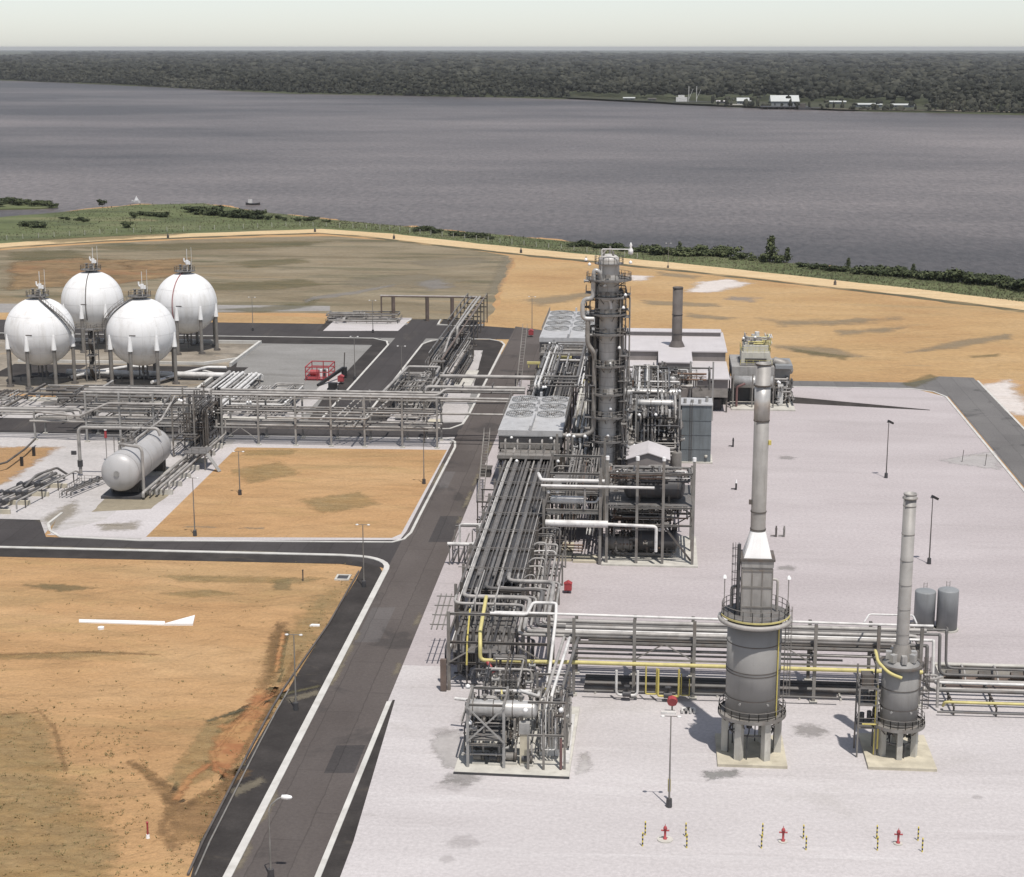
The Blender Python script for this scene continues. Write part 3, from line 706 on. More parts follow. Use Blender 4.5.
# far bank: low ground then forest floor to the horizon
g_farland = ground_mat('forest_floor', [(.3, (.040, .046, .024)), (.7, (.07, .078, .042))], [((.12, .12, .075), (.0006, .0022, .001), .6, .72, .6, (3, 6, 0))], scale=(.002, .004, .002), bscale=.02, bump=.6)
mb = MB(); rows = []
xs = [-60000] + [FAR[0][0] + (FAR[-1][0] - FAR[0][0]) * i / 200 for i in range(201)] + [60000]
for x in xs:
    sy = far_y(x) + 12 * math.sin(x * .012) + 7 * math.sin(x * .041)
    rows.append([(x, sy - 8, -1.6), (x, sy, .1), (x, sy + 60, .8), (x * 1.0, sy + 5500, 1.0), (x * 1.0, max(sy + 9000, 40000), 1.0)])
k = 5
mb.add([v for r_ in rows for v in r_], [(i * k + j, (i + 1) * k + j, (i + 1) * k + j + 1, i * k + j + 1) for i in range(len(rows) - 1) for j in range(k - 1)])
struct(mb.build('far_bank', g_farland))
g_beach = ground_mat('far_beach', [(.3, (.17, .15, .11)), (.7, (.24, .215, .165))], scale=(.01, .02, .01), bscale=.05, bump=0)
sheet('far_beach', [P(560, 98), P(600, 99.3), P(640, 101.8), P(690, 104.5), P(760, 107.6), P(840, 110), P(905, 111.2), P(1000, 113), P(1060, 114), P(1060, 112.5), P(1000, 111.3), P(960, 110.5), P(800, 107.3), P(700, 103.5), P(640, 100.2), P(560, 97.2)], 1.2, g_beach, 3, 20, 40)
# clearings: (pixel polygon -> no crowns)
CLR = [[P(560, 98), P(640, 102), P(700, 105), P(790, 108.5), P(935, 111.5), P(925, 106), P(850, 103.5), P(735, 102.2), P(640, 99.6), P(575, 96.8)],
       [P(872, 97.6), P(1010, 99.5), P(1010, 96.5), P(880, 95)]]
g_clear = ground_mat('cleared_grass', [(.3, (.036, .040, .025)), (.7, (.066, .068, .042))], scale=(.01, .02, .01), bscale=.05, bump=0)
for c in CLR: sheet('clearing', c, 1.5, g_clear, 6, 40, 41)
def inside(p, poly):
    x, y = p; r = False; n = len(poly)
    for i in range(n):
        a, b = poly[i], poly[i - 1]
        if (a[1] > y) != (b[1] > y) and x < (b[0] - a[0]) * (y - a[1]) / (b[1] - a[1]) + a[0]: r = not r
    return r

# one canopy object: irregular crown clumps, small at the water's edge and coarser with distance
import numpy as np
from mathutils import noise as mnoise
def crowns(spots, seed):
    rs = np.random.RandomState(seed)
    bm = []
    t = (1 + 5 ** .5) / 2
    import bmesh
    b = bmesh.new(); bmesh.ops.create_icosphere(b, subdivisions=2, radius=1)
    bmesh.ops.delete(b, geom=[v for v in b.verts if v.co.z < -.62], context='VERTS')
    b.verts.ensure_lookup_table()
    base = np.array([v.co[:] for v in b.verts]); faces = np.array([[v.index for v in f.verts] for f in b.faces]); b.free()
    nv = len(base); n = len(spots)
    V = np.empty((n, nv, 3)); sp = np.array(spots)
    dirs = rs.normal(size=(12, 3)); 
    jit = 1 + rs.uniform(-.46, .40, size=(n, nv))
    ang = rs.uniform(0, 6.28, n); ca, sa = np.cos(ang), np.sin(ang)
    bx = base[None] * jit[:, :, None]
    V[:, :, 0] = sp[:, 0, None] + (bx[:, :, 0] * ca[:, None] - bx[:, :, 1] * sa[:, None]) * sp[:, 3, None]
    V[:, :, 1] = sp[:, 1, None] + (bx[:, :, 0] * sa[:, None] + bx[:, :, 1] * ca[:, None]) * sp[:, 3, None]
    V[:, :, 2] = sp[:, 2, None] + bx[:, :, 2] * sp[:, 4, None]
    Fs = (faces[None] + (np.arange(n) * nv)[:, None, None]).reshape(-1, 3)
    me = bpy.data.meshes.new('forest')
    me.vertices.add(n * nv); me.vertices.foreach_set('co', V.reshape(-1))
    me.loops.add(len(Fs) * 3); me.loops.foreach_set('vertex_index', Fs.reshape(-1).astype(np.int32))
    me.polygons.add(len(Fs)); me.polygons.foreach_set('loop_start', (np.arange(len(Fs)) * 3).astype(np.int32))
    me.update(calc_edges=True); me.validate()
    return me
rf = random.Random(11); spots = []
d = 4.0
while d < 16000:
    step = 7.2 + d * .0105
    cr = 3.9 + d * .0030
    y0 = None
    x = -2600 - d * .35
    xe = 1500 + d * .35
    while x < xe:
        xx = x + rf.uniform(-.45, .45) * step; yy = far_y(xx) + d + rf.uniform(-.5, .5) * step * 1.3
        ok = rf.random() < .93 and (d > 1500 or not any(inside((xx, yy), c) for c in CLR))
        if ok:
            big = rf.random() ** 2
            h = rf.uniform(7, 15) + big * 11 + (rf.uniform(4, 9) if rf.random() < .07 else 0) + min(d, 60) * .06
            nv_ = mnoise.noise(Vector((xx * .0045, yy * .0022, 0))) + .6 * mnoise.noise(Vector((xx * .016, yy * .008, 3)))
            h *= max(.5, 1 + .45 * nv_)
            if d < 25: h *= rf.uniform(.35, .8)
            r = cr * (.45 + 1.0 * rf.random() ** 1.6)
            h *= .84; vz = min(r * rf.uniform(.65, 1.0), 6.5); gap = d > 60 and nv_ < -.42 and rf.random() < .7
            if not gap: spots.append((xx, yy, h - vz * .5, r, vz))
            if d < 60 and rf.random() < .7: spots.append((xx + rf.uniform(-5, 5), yy - 4, h * .4, r * .75, h * .42))
        x += step * rf.uniform(.7, 1.3)
    d += step * 1.25
me = crowns(spots, 5); me.materials.append(m_forest)
o = bpy.data.objects.new('far_forest', me); COL.objects.link(o); tag(o, 'dark rainforest covering the far river bank up to the horizon', 'forest', kind='stuff')

# ------------------------------------------------------------------ near bank shrubs
def leaf_clump(mb, c, r, h, n, rr, size=.5):
    vs, fs = [], []
    for i in range(n):
        while True:
            a = Vector((rr.uniform(-1, 1), rr.uniform(-1, 1), rr.uniform(-1, 1)))
            if .35 < a.length < 1: break
        a = a * (1 + .25 * math.sin(a.x * 7 + a.y * 5))
        p = Vector((c[0] + a.x * r, c[1] + a.y * r, c[2] + a.z * h))
        nrm = (a.normalized() + Vector((rr.uniform(-.8, .8), rr.uniform(-.8, .8), rr.uniform(-.2, .9)))).normalized()
        u = nrm.orthogonal().normalized(); w = nrm.cross(u)
        t = rr.uniform(0, 6.28); u, w = u * math.cos(t) + w * math.sin(t), w * math.cos(t) - u * math.sin(t)
        s_ = size * rr.uniform(.6, 1.3); o = len(vs)
        vs += [p - u * s_, p + w * s_ * .6, p + u * s_, p - w * s_ * .6]; fs.append((o, o + 1, o + 2, o + 3))
    mb.add(vs, fs)
def shrub_proto(kind, seed):
    rr = random.Random(seed)
    root = thing('shrub', 'x', 'shrub')
    fo = MB(); st = MB()
    if kind == 'tall':
        st.tube([(0, 0, 0), (.1, 0, 2), (0, .1, 4.5)], .22, 6)
        for i in range(7):
            z = 1.6 + i * .85; r = max(.5, 2.4 - i * .27)
            leaf_clump(fo, (rr.uniform(-.5, .5), rr.uniform(-.5, .5), z), r, .8, 70, rr, .42)
    else:
        for i in range(5):
            a = rr.uniform(0, 6.28); st.bar((0, 0, 0), (math.cos(a) * 1.3, math.sin(a) * 1.3, 1.8), .12)
        for i in range(9):
            a = rr.uniform(0, 6.28); q = rr.uniform(0, 2.6)
            leaf_clump(fo, (math.cos(a) * q, math.sin(a) * q * .8, rr.uniform(.9, 2.6)), rr.uniform(.9, 1.6), rr.uniform(.7, 1.2), 52, rr, .45)
    fo.build('crown', m_shrub, root); st.build('trunk', m_trunk, root)
    return root
PR = [shrub_proto('round', 1), shrub_proto('round', 2), shrub_proto('tall', 3), shrub_proto('round', 4)]
USED = [False] * 4
def shrub(px, py, s, kind, label, group, sz=1.0):
    x, y = P(px, py); rz = R_.uniform(0, 6); s *= 1.35
    if not USED[kind]:
        USED[kind] = True; o = PR[kind]; o.location = (x, y, -.1); o.rotation_euler = (0, 0, rz); o.scale = (s, s, s * sz); o['label'] = label; o['group'] = group
        return o
    return dup(PR[kind], (x, y, -.1), rz, label, group, (s, s, s * sz))
rs = random.Random(5)
# bushes: (x range, row at start, row at end, count, size range, kinds, label, group)
BAND = [((655, 730), 254, 257, 22, (.75, 1.15), (0, 1, 3), 'dark green bush in the thicket right behind the tower top on the river bank', 'bushes in the thicket behind the tower'),
        ((733, 762), 259, 261, 6, (.5, .75), (0, 1, 3), 'low dark bush left of the tall bank tree', 'low bushes left of the tall bank tree'),
        ((800, 862), 267, 274, 10, (.5, .75), (0, 3), 'small dark bush in the sparse row right of the tall bank tree', 'sparse bushes right of the tall bank tree'),
        ((866, 990), 273, 285, 34, (.7, 1.35), (0, 1, 3), 'dark bush in the dense thicket at the right end of the river bank', 'bushes in the right hand thicket'),
        ((995, 1100), 286, 301, 12, (.8, 1.2), (0, 1, 3), 'bush in the thicket continuing past the right edge of the bank', 'bushes beyond the right hand thicket'),
        ((190, 262), 213, 219, 22, (.8, 1.25), (0, 1, 3), 'dark bush in the long thicket on the grassy left bank', 'bushes in the long thicket on the left bank'),
        ((262, 330), 219, 222, 12, (.35, .6), (0, 3), 'low scrubby bush trailing right from the long left thicket', 'low scrub trailing from the left thicket'),
        ((415, 440), 231, 233, 5, (.5, .85), (0, 1), 'bush of the small clump on the middle bank left of the tower', 'small clump on the middle bank'),
        ((452, 492), 236, 239, 8, (.5, .9), (0, 1, 3), 'bush of the second clump on the middle bank near the tower', 'second clump on the middle bank'),
        ((568, 652), 246, 253, 14, (.5, .95), (0, 1, 3), 'bush on the bank directly behind the process tower', 'bushes behind the process tower'),
        ((140, 166), 215, 217, 6, (.7, 1.0), (0, 1), 'bush of the dark clump left of the long thicket on grass', 'dark clump on the left grass'),
        ((62, 90), 220, 222, 5, (.4, .6), (0, 3), 'small bush beside the pale creek mouth on the left bank', 'small bushes by the creek mouth'),
        ((24, 48), 226, 228, 4, (.8, 1.05), (0, 1), 'rounded bush of the clump nearest the left edge of the bank', 'left edge clump'),
        ((5, 56), 203, 206, 13, (.6, 1.0), (0, 1, 3), 'dark bush on the low island in the river', 'bushes on the low island'),
        ((-70, 0), 200, 206, 14, (.6, 1.1), (0, 1, 3), 'dark bush on the island west of the picture edge', 'bushes on the outer island')]
for (xr, ya, yb, n, sr, ks, lab, grp) in BAND:
    for i in range(n):
        t = (i + rs.uniform(.1, .9)) / n; px = xr[0] + (xr[1] - xr[0]) * t
        shrub(px, ya + (yb - ya) * t + rs.uniform(-1.2, .8), rs.uniform(*sr), rs.choice(ks), lab, grp, rs.uniform(.45, .85))
for (px, py, s, k, lab) in [(770, 262, 1.0, 2, 'tall pointed dark tree standing alone above the bank scrub'), (787, 263, .6, 2, 'shorter pointed tree right of the tall bank tree'),
                            (763, 262, .8, 0, 'full bush hugging the left foot of the tall bank tree'), (776, 263, .8, 1, 'full bush hugging the right foot of the tall bank tree'),
                            (848, 269, .42, 2, 'small pointed tree above the sparse bush row'), (102, 205, .7, 0, 'lone round bush at the water edge of the grass spit'),
                            (125, 228, .75, 1, 'single bush on open grass left of centre'), (680, 254, .5, 2, 'pointed tree rising from the thicket behind the tower'),
                            (133, 218, .65, 3, 'small bush just left of the dark grass clump'), (913, 276, .45, 2, 'pointed tree rising from the right hand thicket')]:
    o = shrub(px, py, s, k, lab, None)
    if 'group' in o: del o['group']
    if k == 2: o['category'] = 'tree'; o.name = 'bank_tree'

# island
mb = MB(); pts = [P(-75, 206), P(-20, 208), P(10, 207.5), P(40, 207), P(58, 205.5), P(50, 204), P(20, 202), P(-30, 199), P(-75, 199)]
pts = [(x, y) for x, y in pts]
mb.prism(pts, -2.5, -.5); o = struct(mb.build('low_island', g_grass))

# reeds and tufts
def tufts(name, spots, h, m, label, n=4, seed=1, w=.25):
    rr = random.Random(seed); mb = MB(); vs = []; fs = []
    for (x, y, s) in spots:
        for k in range(n):
            a = rr.uniform(0, 6.28); d = Vector((math.cos(a), math.sin(a), 0)); t = Vector((-d.y, d.x, 0)) * w * s
            b = Vector((x, y, 0)) + d * rr.uniform(0, .5) * s; q = b + d * h * s * .5 + Vector((0, 0, h * s * rr.uniform(.6, 1.2)))
            o = len(vs); vs += [b - t, b + t, q]; fs.append((o, o + 1, o + 2))
    mb.add(vs, fs)
    return tag(mb.build(name, m), label, 'grass', kind='stuff')
sp = []
for i in range(9000):
    px = rs.uniform(-60, 1080); 
    x0, y0 = None, None
    ty = [p for p in zip([-200, -60, 7, 100, 200, 320, 380, 420, 500, 600, 700, 800, 900, 998, 1120], [262, 251, 245, 239, 235, 231, 235, 240, 249, 259, 269, 280, 291, 303, 319])]
    for a, b in zip(ty, ty[1:]):
        if a[0] <= px <= b[0]: tr = a[1] + (b[1] - a[1]) * (px - a[0]) / (b[0] - a[0])
    x, yt = P(px, tr - 3); ys = shore_y(x) - 3
    if ys < yt: continue
    y = yt + 2 + (ys - yt - 2) * rs.random()
    sp.append((x, y, rs.uniform(.3, .75)))
tufts('bank_reeds', sp, 1.1, m_reed, 'rough grass and reeds along the river bank', 4, 3, .16)
sp = []
for i in range(5200):
    px = rs.uniform(-20, 355); py = rs.uniform(562, 876)
    lim = 358 - (py - 575) * .585
    if px > lim: continue
    edge = (lim - px) < 40 * rs.random() or (py > 700 and px < 150 and rs.random() < .6) or rs.random() < .10
    if not edge: continue
    x, y = P(px, py); sp.append((x, y, rs.uniform(.25, .7)))
tufts('field_weeds', sp, .24, m_tuft, 'sparse weeds scattered over the near sand field', 7, 4, .11)
# ------------------------------------------------------------------ storage spheres
SPH = {}
def sphere_tank(key, x, y, label, stair=None, line=None):
    R, zc = 8.1, 12.4
    if not SPH:
        t = thing('storage_sphere', label, 'tank', (0, 0, 0), 0, 'white storage spheres')
        prof = [(R * math.sin(PI * i / 40), zc - R * math.cos(PI * i / 40)) for i in range(41)]
        sh = MB().lathe((0, 0, 0), prof, 64).build('shell', m_white, t)
        sm = MB()
        for zz in (zc, zc + 4.2, zc - 4.2):
            r = math.sqrt(R * R - (zz - zc) ** 2) + .012; sm.lathe((0, 0, zz), [(r, -.035), (r + .01, 0), (r, .035)], 64)
        for k in range(14):
            a = 2 * PI * k / 14 + .1; a1 = .62; a2 = PI - .62
            for j in range(12):
                t0, t1 = a1 + (a2 - a1) * j / 12, a1 + (a2 - a1) * (j + 1) / 12
                pq = [((R + .008) * math.sin(t_) * math.cos(a), (R + .008) * math.sin(t_) * math.sin(a), zc + (R + .008) * math.cos(t_)) for t_ in (t0, t1)]
                sm.bar(pq[0], pq[1], .05)
        sm.build('weld_seam', m_seam, sh)
        for k in range(8):
            a = math.radians(-93 + 45 * k); c, s_ = math.cos(a), math.sin(a); rl = R - .12
            lg = MB().cyl((rl * c, rl * s_, .3), (rl * c, rl * s_, 9.4), .42, seg=14).build('leg', m_steel, t)
            MB().cyl((rl * c, rl * s_, 9.0), (rl * c, rl * s_, 12.4), .62, .34, 14).build('leg_sleeve', m_whitep, lg)
            MB().cyl((rl * c, rl * s_, .02), (rl * c, rl * s_, .5), .95, .8, 12, smooth=False).build('footing', m_steel_d, lg)
        # top platform
        pf = MB(); pf.lathe((0, 0, zc + R - .3), [(.2, .62), (2.7, .62), (2.7, .74), (.2, .74)], 20, smooth=False)
        p_ = pf.build('top_platform', m_grate, t)
        rl_ = MB(); railing(rl_, ring_pts((0, 0), 2.6, zc + R + .44, 14), 1.15, True); rl_.build('railing', m_steel, p_)
        for (dx, dy, rr, h) in ((-1.2, .4, .28, 1.9), (.2, -.5, .34, 1.5), (1.3, .6, .26, 2.2), (-.3, 1.3, .3, 1.6)):
            nz = MB().cyl((dx, dy, zc + R - .9), (dx, dy, zc + R + h), rr, seg=10); nz.flange((dx, dy, zc + R + h), (0, 0, 1), rr * 1.7); nz.flange((dx, dy, zc + R + h * .6), (0, 0, 1), rr * 1.7)
            nz.build('top_nozzle', m_steel, t)
        mst = MB().tube([(.9, -.6, zc + R + .2), (.9, -.6, zc + R + 6.2)], .10, 6); mst.tube([(1.9, .1, zc + R + .2), (1.9, .1, zc + R + 6.6)], .06, 6)
        mst.build('vent_pipe', m_pipe_w, t)
        rv = MB().cyl((.9, -.6, zc + R + 2.2), (.9, -.6, zc + R + 3.3), .42, seg=10); rv.tube([(.9, -.6, zc + R + 2.6), (.1, -.6, zc + R + 2.9), (.1, -.6, zc + R + 3.8)], .2, 8); rv.cyl((1.4, -.3, zc + R + 2.1), (1.4, -.3, zc + R + 2.9), .32, seg=8)
        rv.build('relief_valve', m_whitep, t)
        bp = MB().tube([(0, 0, zc - R + .2), (0, 0, 2.2), (0, 3.5, 2.2), (0, 3.5, .6), (0, 9.5, .6)], .3, 10); bp.tube([(1, 0, zc - R + .4), (1, 0, 1.2), (6, 1, 1.2)], .18, 8); bp.tube([(-1, .4, zc - R + .4), (-1, .4, 1.6), (-5, -1, 1.6), (-5, -1, .5)], .15, 8); bp.tube([(.4, -1, zc - R + .5), (.4, -1, .6)], .12, 8)
        bp.build('bottom_piping', m_pipe_d, t)
        MB().box((.3, -R * math.cos(.10) - .03, zc + .35), (1.5, .05, .22)).build('name_band', m_steel_d, sh)
        SPH['p'] = t; t.location = (x, y, 0); o = t
    else:
        o = dup(SPH['p'], (x, y, 0), 0, label)
    return o
def dress_sphere(o, x, y, stair=None, line=None):
    R, zc = 8.1, 12.4
    if stair:   # curved stair over the shell: azimuth a0->a1, polar th0->th1
        a0, th0, a1, th1 = [math.radians(v) for v in stair]
        sm = MB(); prev = None
        for i in range(33):
            k = i / 32; a = a0 + (a1 - a0) * k; th = th0 + (th1 - th0) * k
            rad = R + .45
            c = Vector((x + rad * math.sin(th) * math.cos(a), y + rad * math.sin(th) * math.sin(a), zc + rad * math.cos(th)))
            tn = Vector((-math.sin(a), math.cos(a), 0)) * .001
            n = Vector((math.cos(a), math.sin(a), 0)) * .5
            if prev:
                for w in (-1, 1):
                    sm.bar(prev + n * w, c + n * w, .09, .22)
                    sm.bar(prev + n * w + Vector((0, 0, 1.0)), c + n * w + Vector((0, 0, 1.0)), .06)
                    if i % 2 == 0: sm.bar(c + n * w, c + n * w + Vector((0, 0, 1.0)), .05)
                sm.bar(c - n, c + n, .3, .05)
            prev = c
        sm.build('stairway', m_steel, o)
    if line:
        a, th1, mm = line; a = math.radians(a); th1 = math.radians(th1)
        pts = [(x + (R + .16) * math.sin(th) * math.cos(a), y + (R + .16) * math.sin(th) * math.sin(a), zc + (R + .16) * math.cos(th)) for th in [th1 * i / 16 for i in range(1, 17)]]
        MB().tube(pts, .13, 6, bend=.05).build('spray_line', mm, o)
S_a = sphere_tank('a', -144.2, 387.5, 'white front row storage sphere at the left edge, stair curving down its right side')
S_b = sphere_tank('b', -120.1, 389.0, 'white front row storage sphere with stair on its left, nearest the white pipe bundle')
S_c = sphere_tank('c', -147.4, 436.0, 'white storage sphere in the back row between the two front spheres')
S_d = sphere_tank('d', -121.9, 435.0, 'white back row storage sphere with a thin red line down its face')

dress_sphere(S_a, -144.2, 387.5, (-65, 14, -8, 92))
dress_sphere(S_b, -120.1, 389.0, (-115, 14, -172, 92))
dress_sphere(S_c, -147.4, 436.0, None, (-84, 118, m_pipe_d))
dress_sphere(S_d, -121.9, 435.0, None, (-100, 112, mat('red_oxide_line', (.30, .13, .13), .5)))
# stair tower between the spheres
t = thing('stair_tower', 'slender grey steel stair tower standing between the white spheres', 'stair tower', (-133, 391, 0))
for dx in (-1.1, 1.1):
    for dy in (-1.4, 1.4): MB().hbeam((-133 + dx, 391 + dy, 0), (-133 + dx, 391 + dy, 12.6), .22, .22).build('post', m_steel, t)
for i in range(4):
    z0 = i * 3.1; s_ = 1 if i % 2 else -1
    f = MB(); f.bar((-133, 391 - 1.3 * s_, z0 + .05), (-133, 391 + 1.3 * s_, z0 + 3.1), .8, .14); railing(f, [(-133.4, 391 - 1.3 * s_, z0), (-133.4, 391 + 1.3 * s_, z0 + 3.1)], 1.0); f.build('stair_flight', m_steel_d, t)
    g = MB().box((-133, 391, z0 + 3.1), (2.3, 2.9, .12)); railing(g, [(-134.1, 389.6, z0 + 3.15), (-131.9, 389.6, z0 + 3.15), (-131.9, 392.4, z0 + 3.15)], 1.05); g.build('landing', m_grate, t)
f = MB()
for (xa, xb) in ((-131.8, -129.2), (-136.6, -134.2)):
    f.box(((xa + xb) / 2, 391, 12.55), (xb - xa, 1.0, .12)); railing(f, [(xa, 390.5, 12.6), (xb, 390.5, 12.6)], 1.05); railing(f, [(xa, 391.5, 12.6), (xb, 391.5, 12.6)], 1.05)
f.build('walkway', m_grate, t)

# bund floors and walls
def wallrun(name, pts, w, h, m, label):
    k = kerb(name, pts, w, h, 0, m); del k['kind']; return tag(k, label, 'wall')
g_bund = ground_mat('bund_soil', [(.3, (.17, .15, .12)), (.5, (.24, .21, .17)), (.7, (.31, .28, .235))], [((.07, .065, .055), (.07, .12, .05), .52, .66, .75, (3, 6, 0)), ((.36, .26, .15), (.05, .09, .05), .58, .7, .7, (9, 1, 0))], scale=(.08, .1, .05), bscale=.8)
sheet('bund_floor', [(-240, 372), (-105.2, 372), (-104.8, 446), (-240, 446)], .030, g_bund)
sheet('bund_floor', [(-140, 393), (-100, 393), (-100, 411), (-140, 411)], .034, g_verge)  # dark gravel with the shade between the spheres put into its colour
sheet('bund_floor', [(-160, 373.5), (-112, 374), (-112, 371), (-160, 371)], .036, g_sand, .4, 3, 50)
sheet('bund_floor', [(-104.5, 376), (-96, 376), (-104.5, 418)], .036, g_verge)  # shadowed gravel of the east corner, its shade painted into the tone
sheet('bund_floor', [(-160, 394), (-141, 394), (-141, 411), (-160, 411)], .035, g_verge)  # gravel behind the left front sphere, shade painted into its dark tone
wallrun('bund_wall', [(-104.8, 412), (-104.8, 445), (-160, 445)], .7, .9, m_kerb, 'pale concrete bund wall around the rear pair of spheres')
wallrun('bund_wall', [(-160, 413.5), (-112, 413.5), (-104.9, 421)], .6, .7, m_kerb, 'pale concrete bund wall dividing front spheres from rear spheres')
wallrun('bund_wall', [(-104.8, 372.5), (-104.8, 398), (-109, 402)], .7, .9, m_kerb, 'pale concrete bund wall right of the front spheres')

# ------------------------------------------------------------------ horizontal gas bullet
bx_, by0, by1, br, bz = -92.9, 284.6, 305.0, 3.4, 4.8
t = thing('gas_bullet', 'large silver grey horizontal pressure vessel lying on dark saddles west of the sand bed', 'pressure vessel', (bx_, by0, 0))
L_ = by1 - by0
prof = [(br * math.sin(PI / 2 * i / 10), -br * .55 * math.cos(PI / 2 * i / 10)) for i in range(11)] + [(br, L_ * j / 8) for j in range(1, 9)] + [(br * math.cos(PI / 2 * i / 10), L_ + br * .55 * math.sin(PI / 2 * i / 10)) for i in range(1, 11)]
sh = MB().lathe((bx_, by0, bz), prof, 48, (0, 1, 0)).build('shell', m_gtank, t)
sm = MB()
for yy in (0.05, 7.5, 15.2, L_ - .05): sm.lathe((bx_, by0 + yy, bz), [(br + .005, -.06), (br + .03, 0), (br + .005, .06)], 48, (0, 1, 0))
sm.build('weld_band', m_steel, sh)
mw = MB().cyl((bx_ - .1, by0 - 1.9, bz + .2), (bx_ - .1, by0 - 1.2, bz + .2), .38, seg=14); mw.flange((bx_ - .1, by0 - 1.95, bz + .2), (0, 1, 0), .52); mw.build('manway', m_steel_l, sh)
for yy in (3.0, 18.5):
    s_ = MB(); s_.bx(bx_ - 2.7, bx_ + 2.7, by0 + yy - .3, by0 + yy + .3, .5, 2.6)
    for dx in (-2.4, -.9, .9, 2.4): s_.bx(bx_ + dx - .1, bx_ + dx + .1, by0 + yy - .7, by0 + yy + .7, .5, 2.4 if abs(dx) < 1 else 3.2)
    s_.build('saddle', m_steel_d, t)
MB().bx(bx_ - 3.6, bx_ + 3.6, by0 - .6, by0 + 5.2, 0, .5).build('plinth', m_dkvess, t)
MB().bx(bx_ - 3.4, bx_ + 3.4, by0 + 16.5, by0 + 21, 0, .5).build('plinth', m_conc, t)
for i, yy in enumerate((5.5, 8.5, 11, 13.5, 16, 18.5)):
    nz = MB().cyl((bx_ - 1.0, by0 + yy, bz + br - .5), (bx_ - 1.0, by0 + yy, bz + br + 1.4), .22, seg=10); nz.flange((bx_ - 1.0, by0 + yy, bz + br + .8), (0, 0, 1), .4); nz.flange((bx_ - 1.0, by0 + yy, bz + br + 1.4), (0, 0, 1), .4)
    nz.build('top_nozzle', m_steel, t)
pf = MB().bx(bx_ - 2.4, bx_ + .2, by0 + 7, by0 + 19.5, bz + br + .05, bz + br + .18); p_ = pf.build('platform', m_grate, t)
r_ = MB(); railing(r_, [(bx_ - 2.4, by0 + 7, bz + br + .15), (bx_ - 2.4, by0 + 19.5, bz + br + .15), (bx_ + .2, by0 + 19.5, bz + br + .15)], 1.1); railing(r_, [(bx_ - 2.4, by0 + 7, bz + br + .15), (bx_ + .2, by0 + 7, bz + br + .15)], 1.1); r_.build('railing', m_steel, p_)
ld = MB(); ladder(ld, (bx_ - 3.5, by0 + 8), 0, bz + br + 1.2, PI, False); ld.build('ladder', m_steel, t)
MB().tube([(bx_ - 1.0, by0 + 3.5, bz + br - .3), (bx_ - 1.0, by0 + 3.5, bz + br + .9), (bx_ + 3.7, by0 + 1.2, bz + br + .9), (bx_ + 3.7, by0 + 1.2, .8)], .28, 12, 1.0).build('outlet_pipe', m_pipe, t)
MB().tube([(bx_ + .6, by0 + 8, bz + br - .2), (bx_ + .6, by0 + 8, bz + br + .8), (bx_ + .6, by0 + 24, bz + br + .8), (bx_ + .6, by0 + 34, bz + br + 3.4)], .2, 10, .6).build('vapour_pipe', m_pipe, t)
MB().tube([(bx_ - .6, by0 + 10, bz + br - .2), (bx_ - .6, by0 + 10, bz + br + 1.2), (bx_ - .6, by0 + 24, bz + br + 1.2), (bx_ - .2, by0 + 34, bz + br + 3.8)], .16, 10, .6).build('vapour_pipe', m_pipe_d, t)
sheet('bullet_apron', [P(92, 512), P(150, 509), P(175, 490), P(140, 492), P(106, 496)], .034, g_stain, .2, 2, 51)

# ------------------------------------------------------------------ two vertical tanks
def vtank(x, y, r, h, label):
    t = thing('vertical_tank', label, 'tank', (x, y, 0), 0, 'blue grey vertical tanks')
    prof = [(r, .3), (r, h)] + [(r * math.cos(PI / 2 * i / 8), h + r * .22 * math.sin(PI / 2 * i / 8)) for i in range(1, 9)]
    MB().lathe((x, y, 0), [(r * .98, .02), (r * .98, .3)] + prof, 40).build('shell', m_tankg, t)
    MB().cyl((x, y, 0), (x, y, .25), r * 1.15, seg=28, smooth=False).build('plinth', m_conc, t)
    l = MB(); ladder(l, (x + .2, y + r + .15), 0, h + .8, PI / 2, False); l.build('ladder', m_steel, t)
    p_ = MB().tube([(x - .2, y - r + .1, .9), (x - .2, y - r - .9, .9), (x - .2, y - r - .9, .3)], .1, 8); p_.build('outlet_pipe', m_pipe_d, t)
vtank(38.2, 226.2, 1.42, 5.3, 'blue grey dome topped tank, the left and slightly shorter one of the pair')
vtank(41.2, 225.8, 1.42, 5.7, 'blue grey dome topped tank, the right and slightly taller one of the pair')
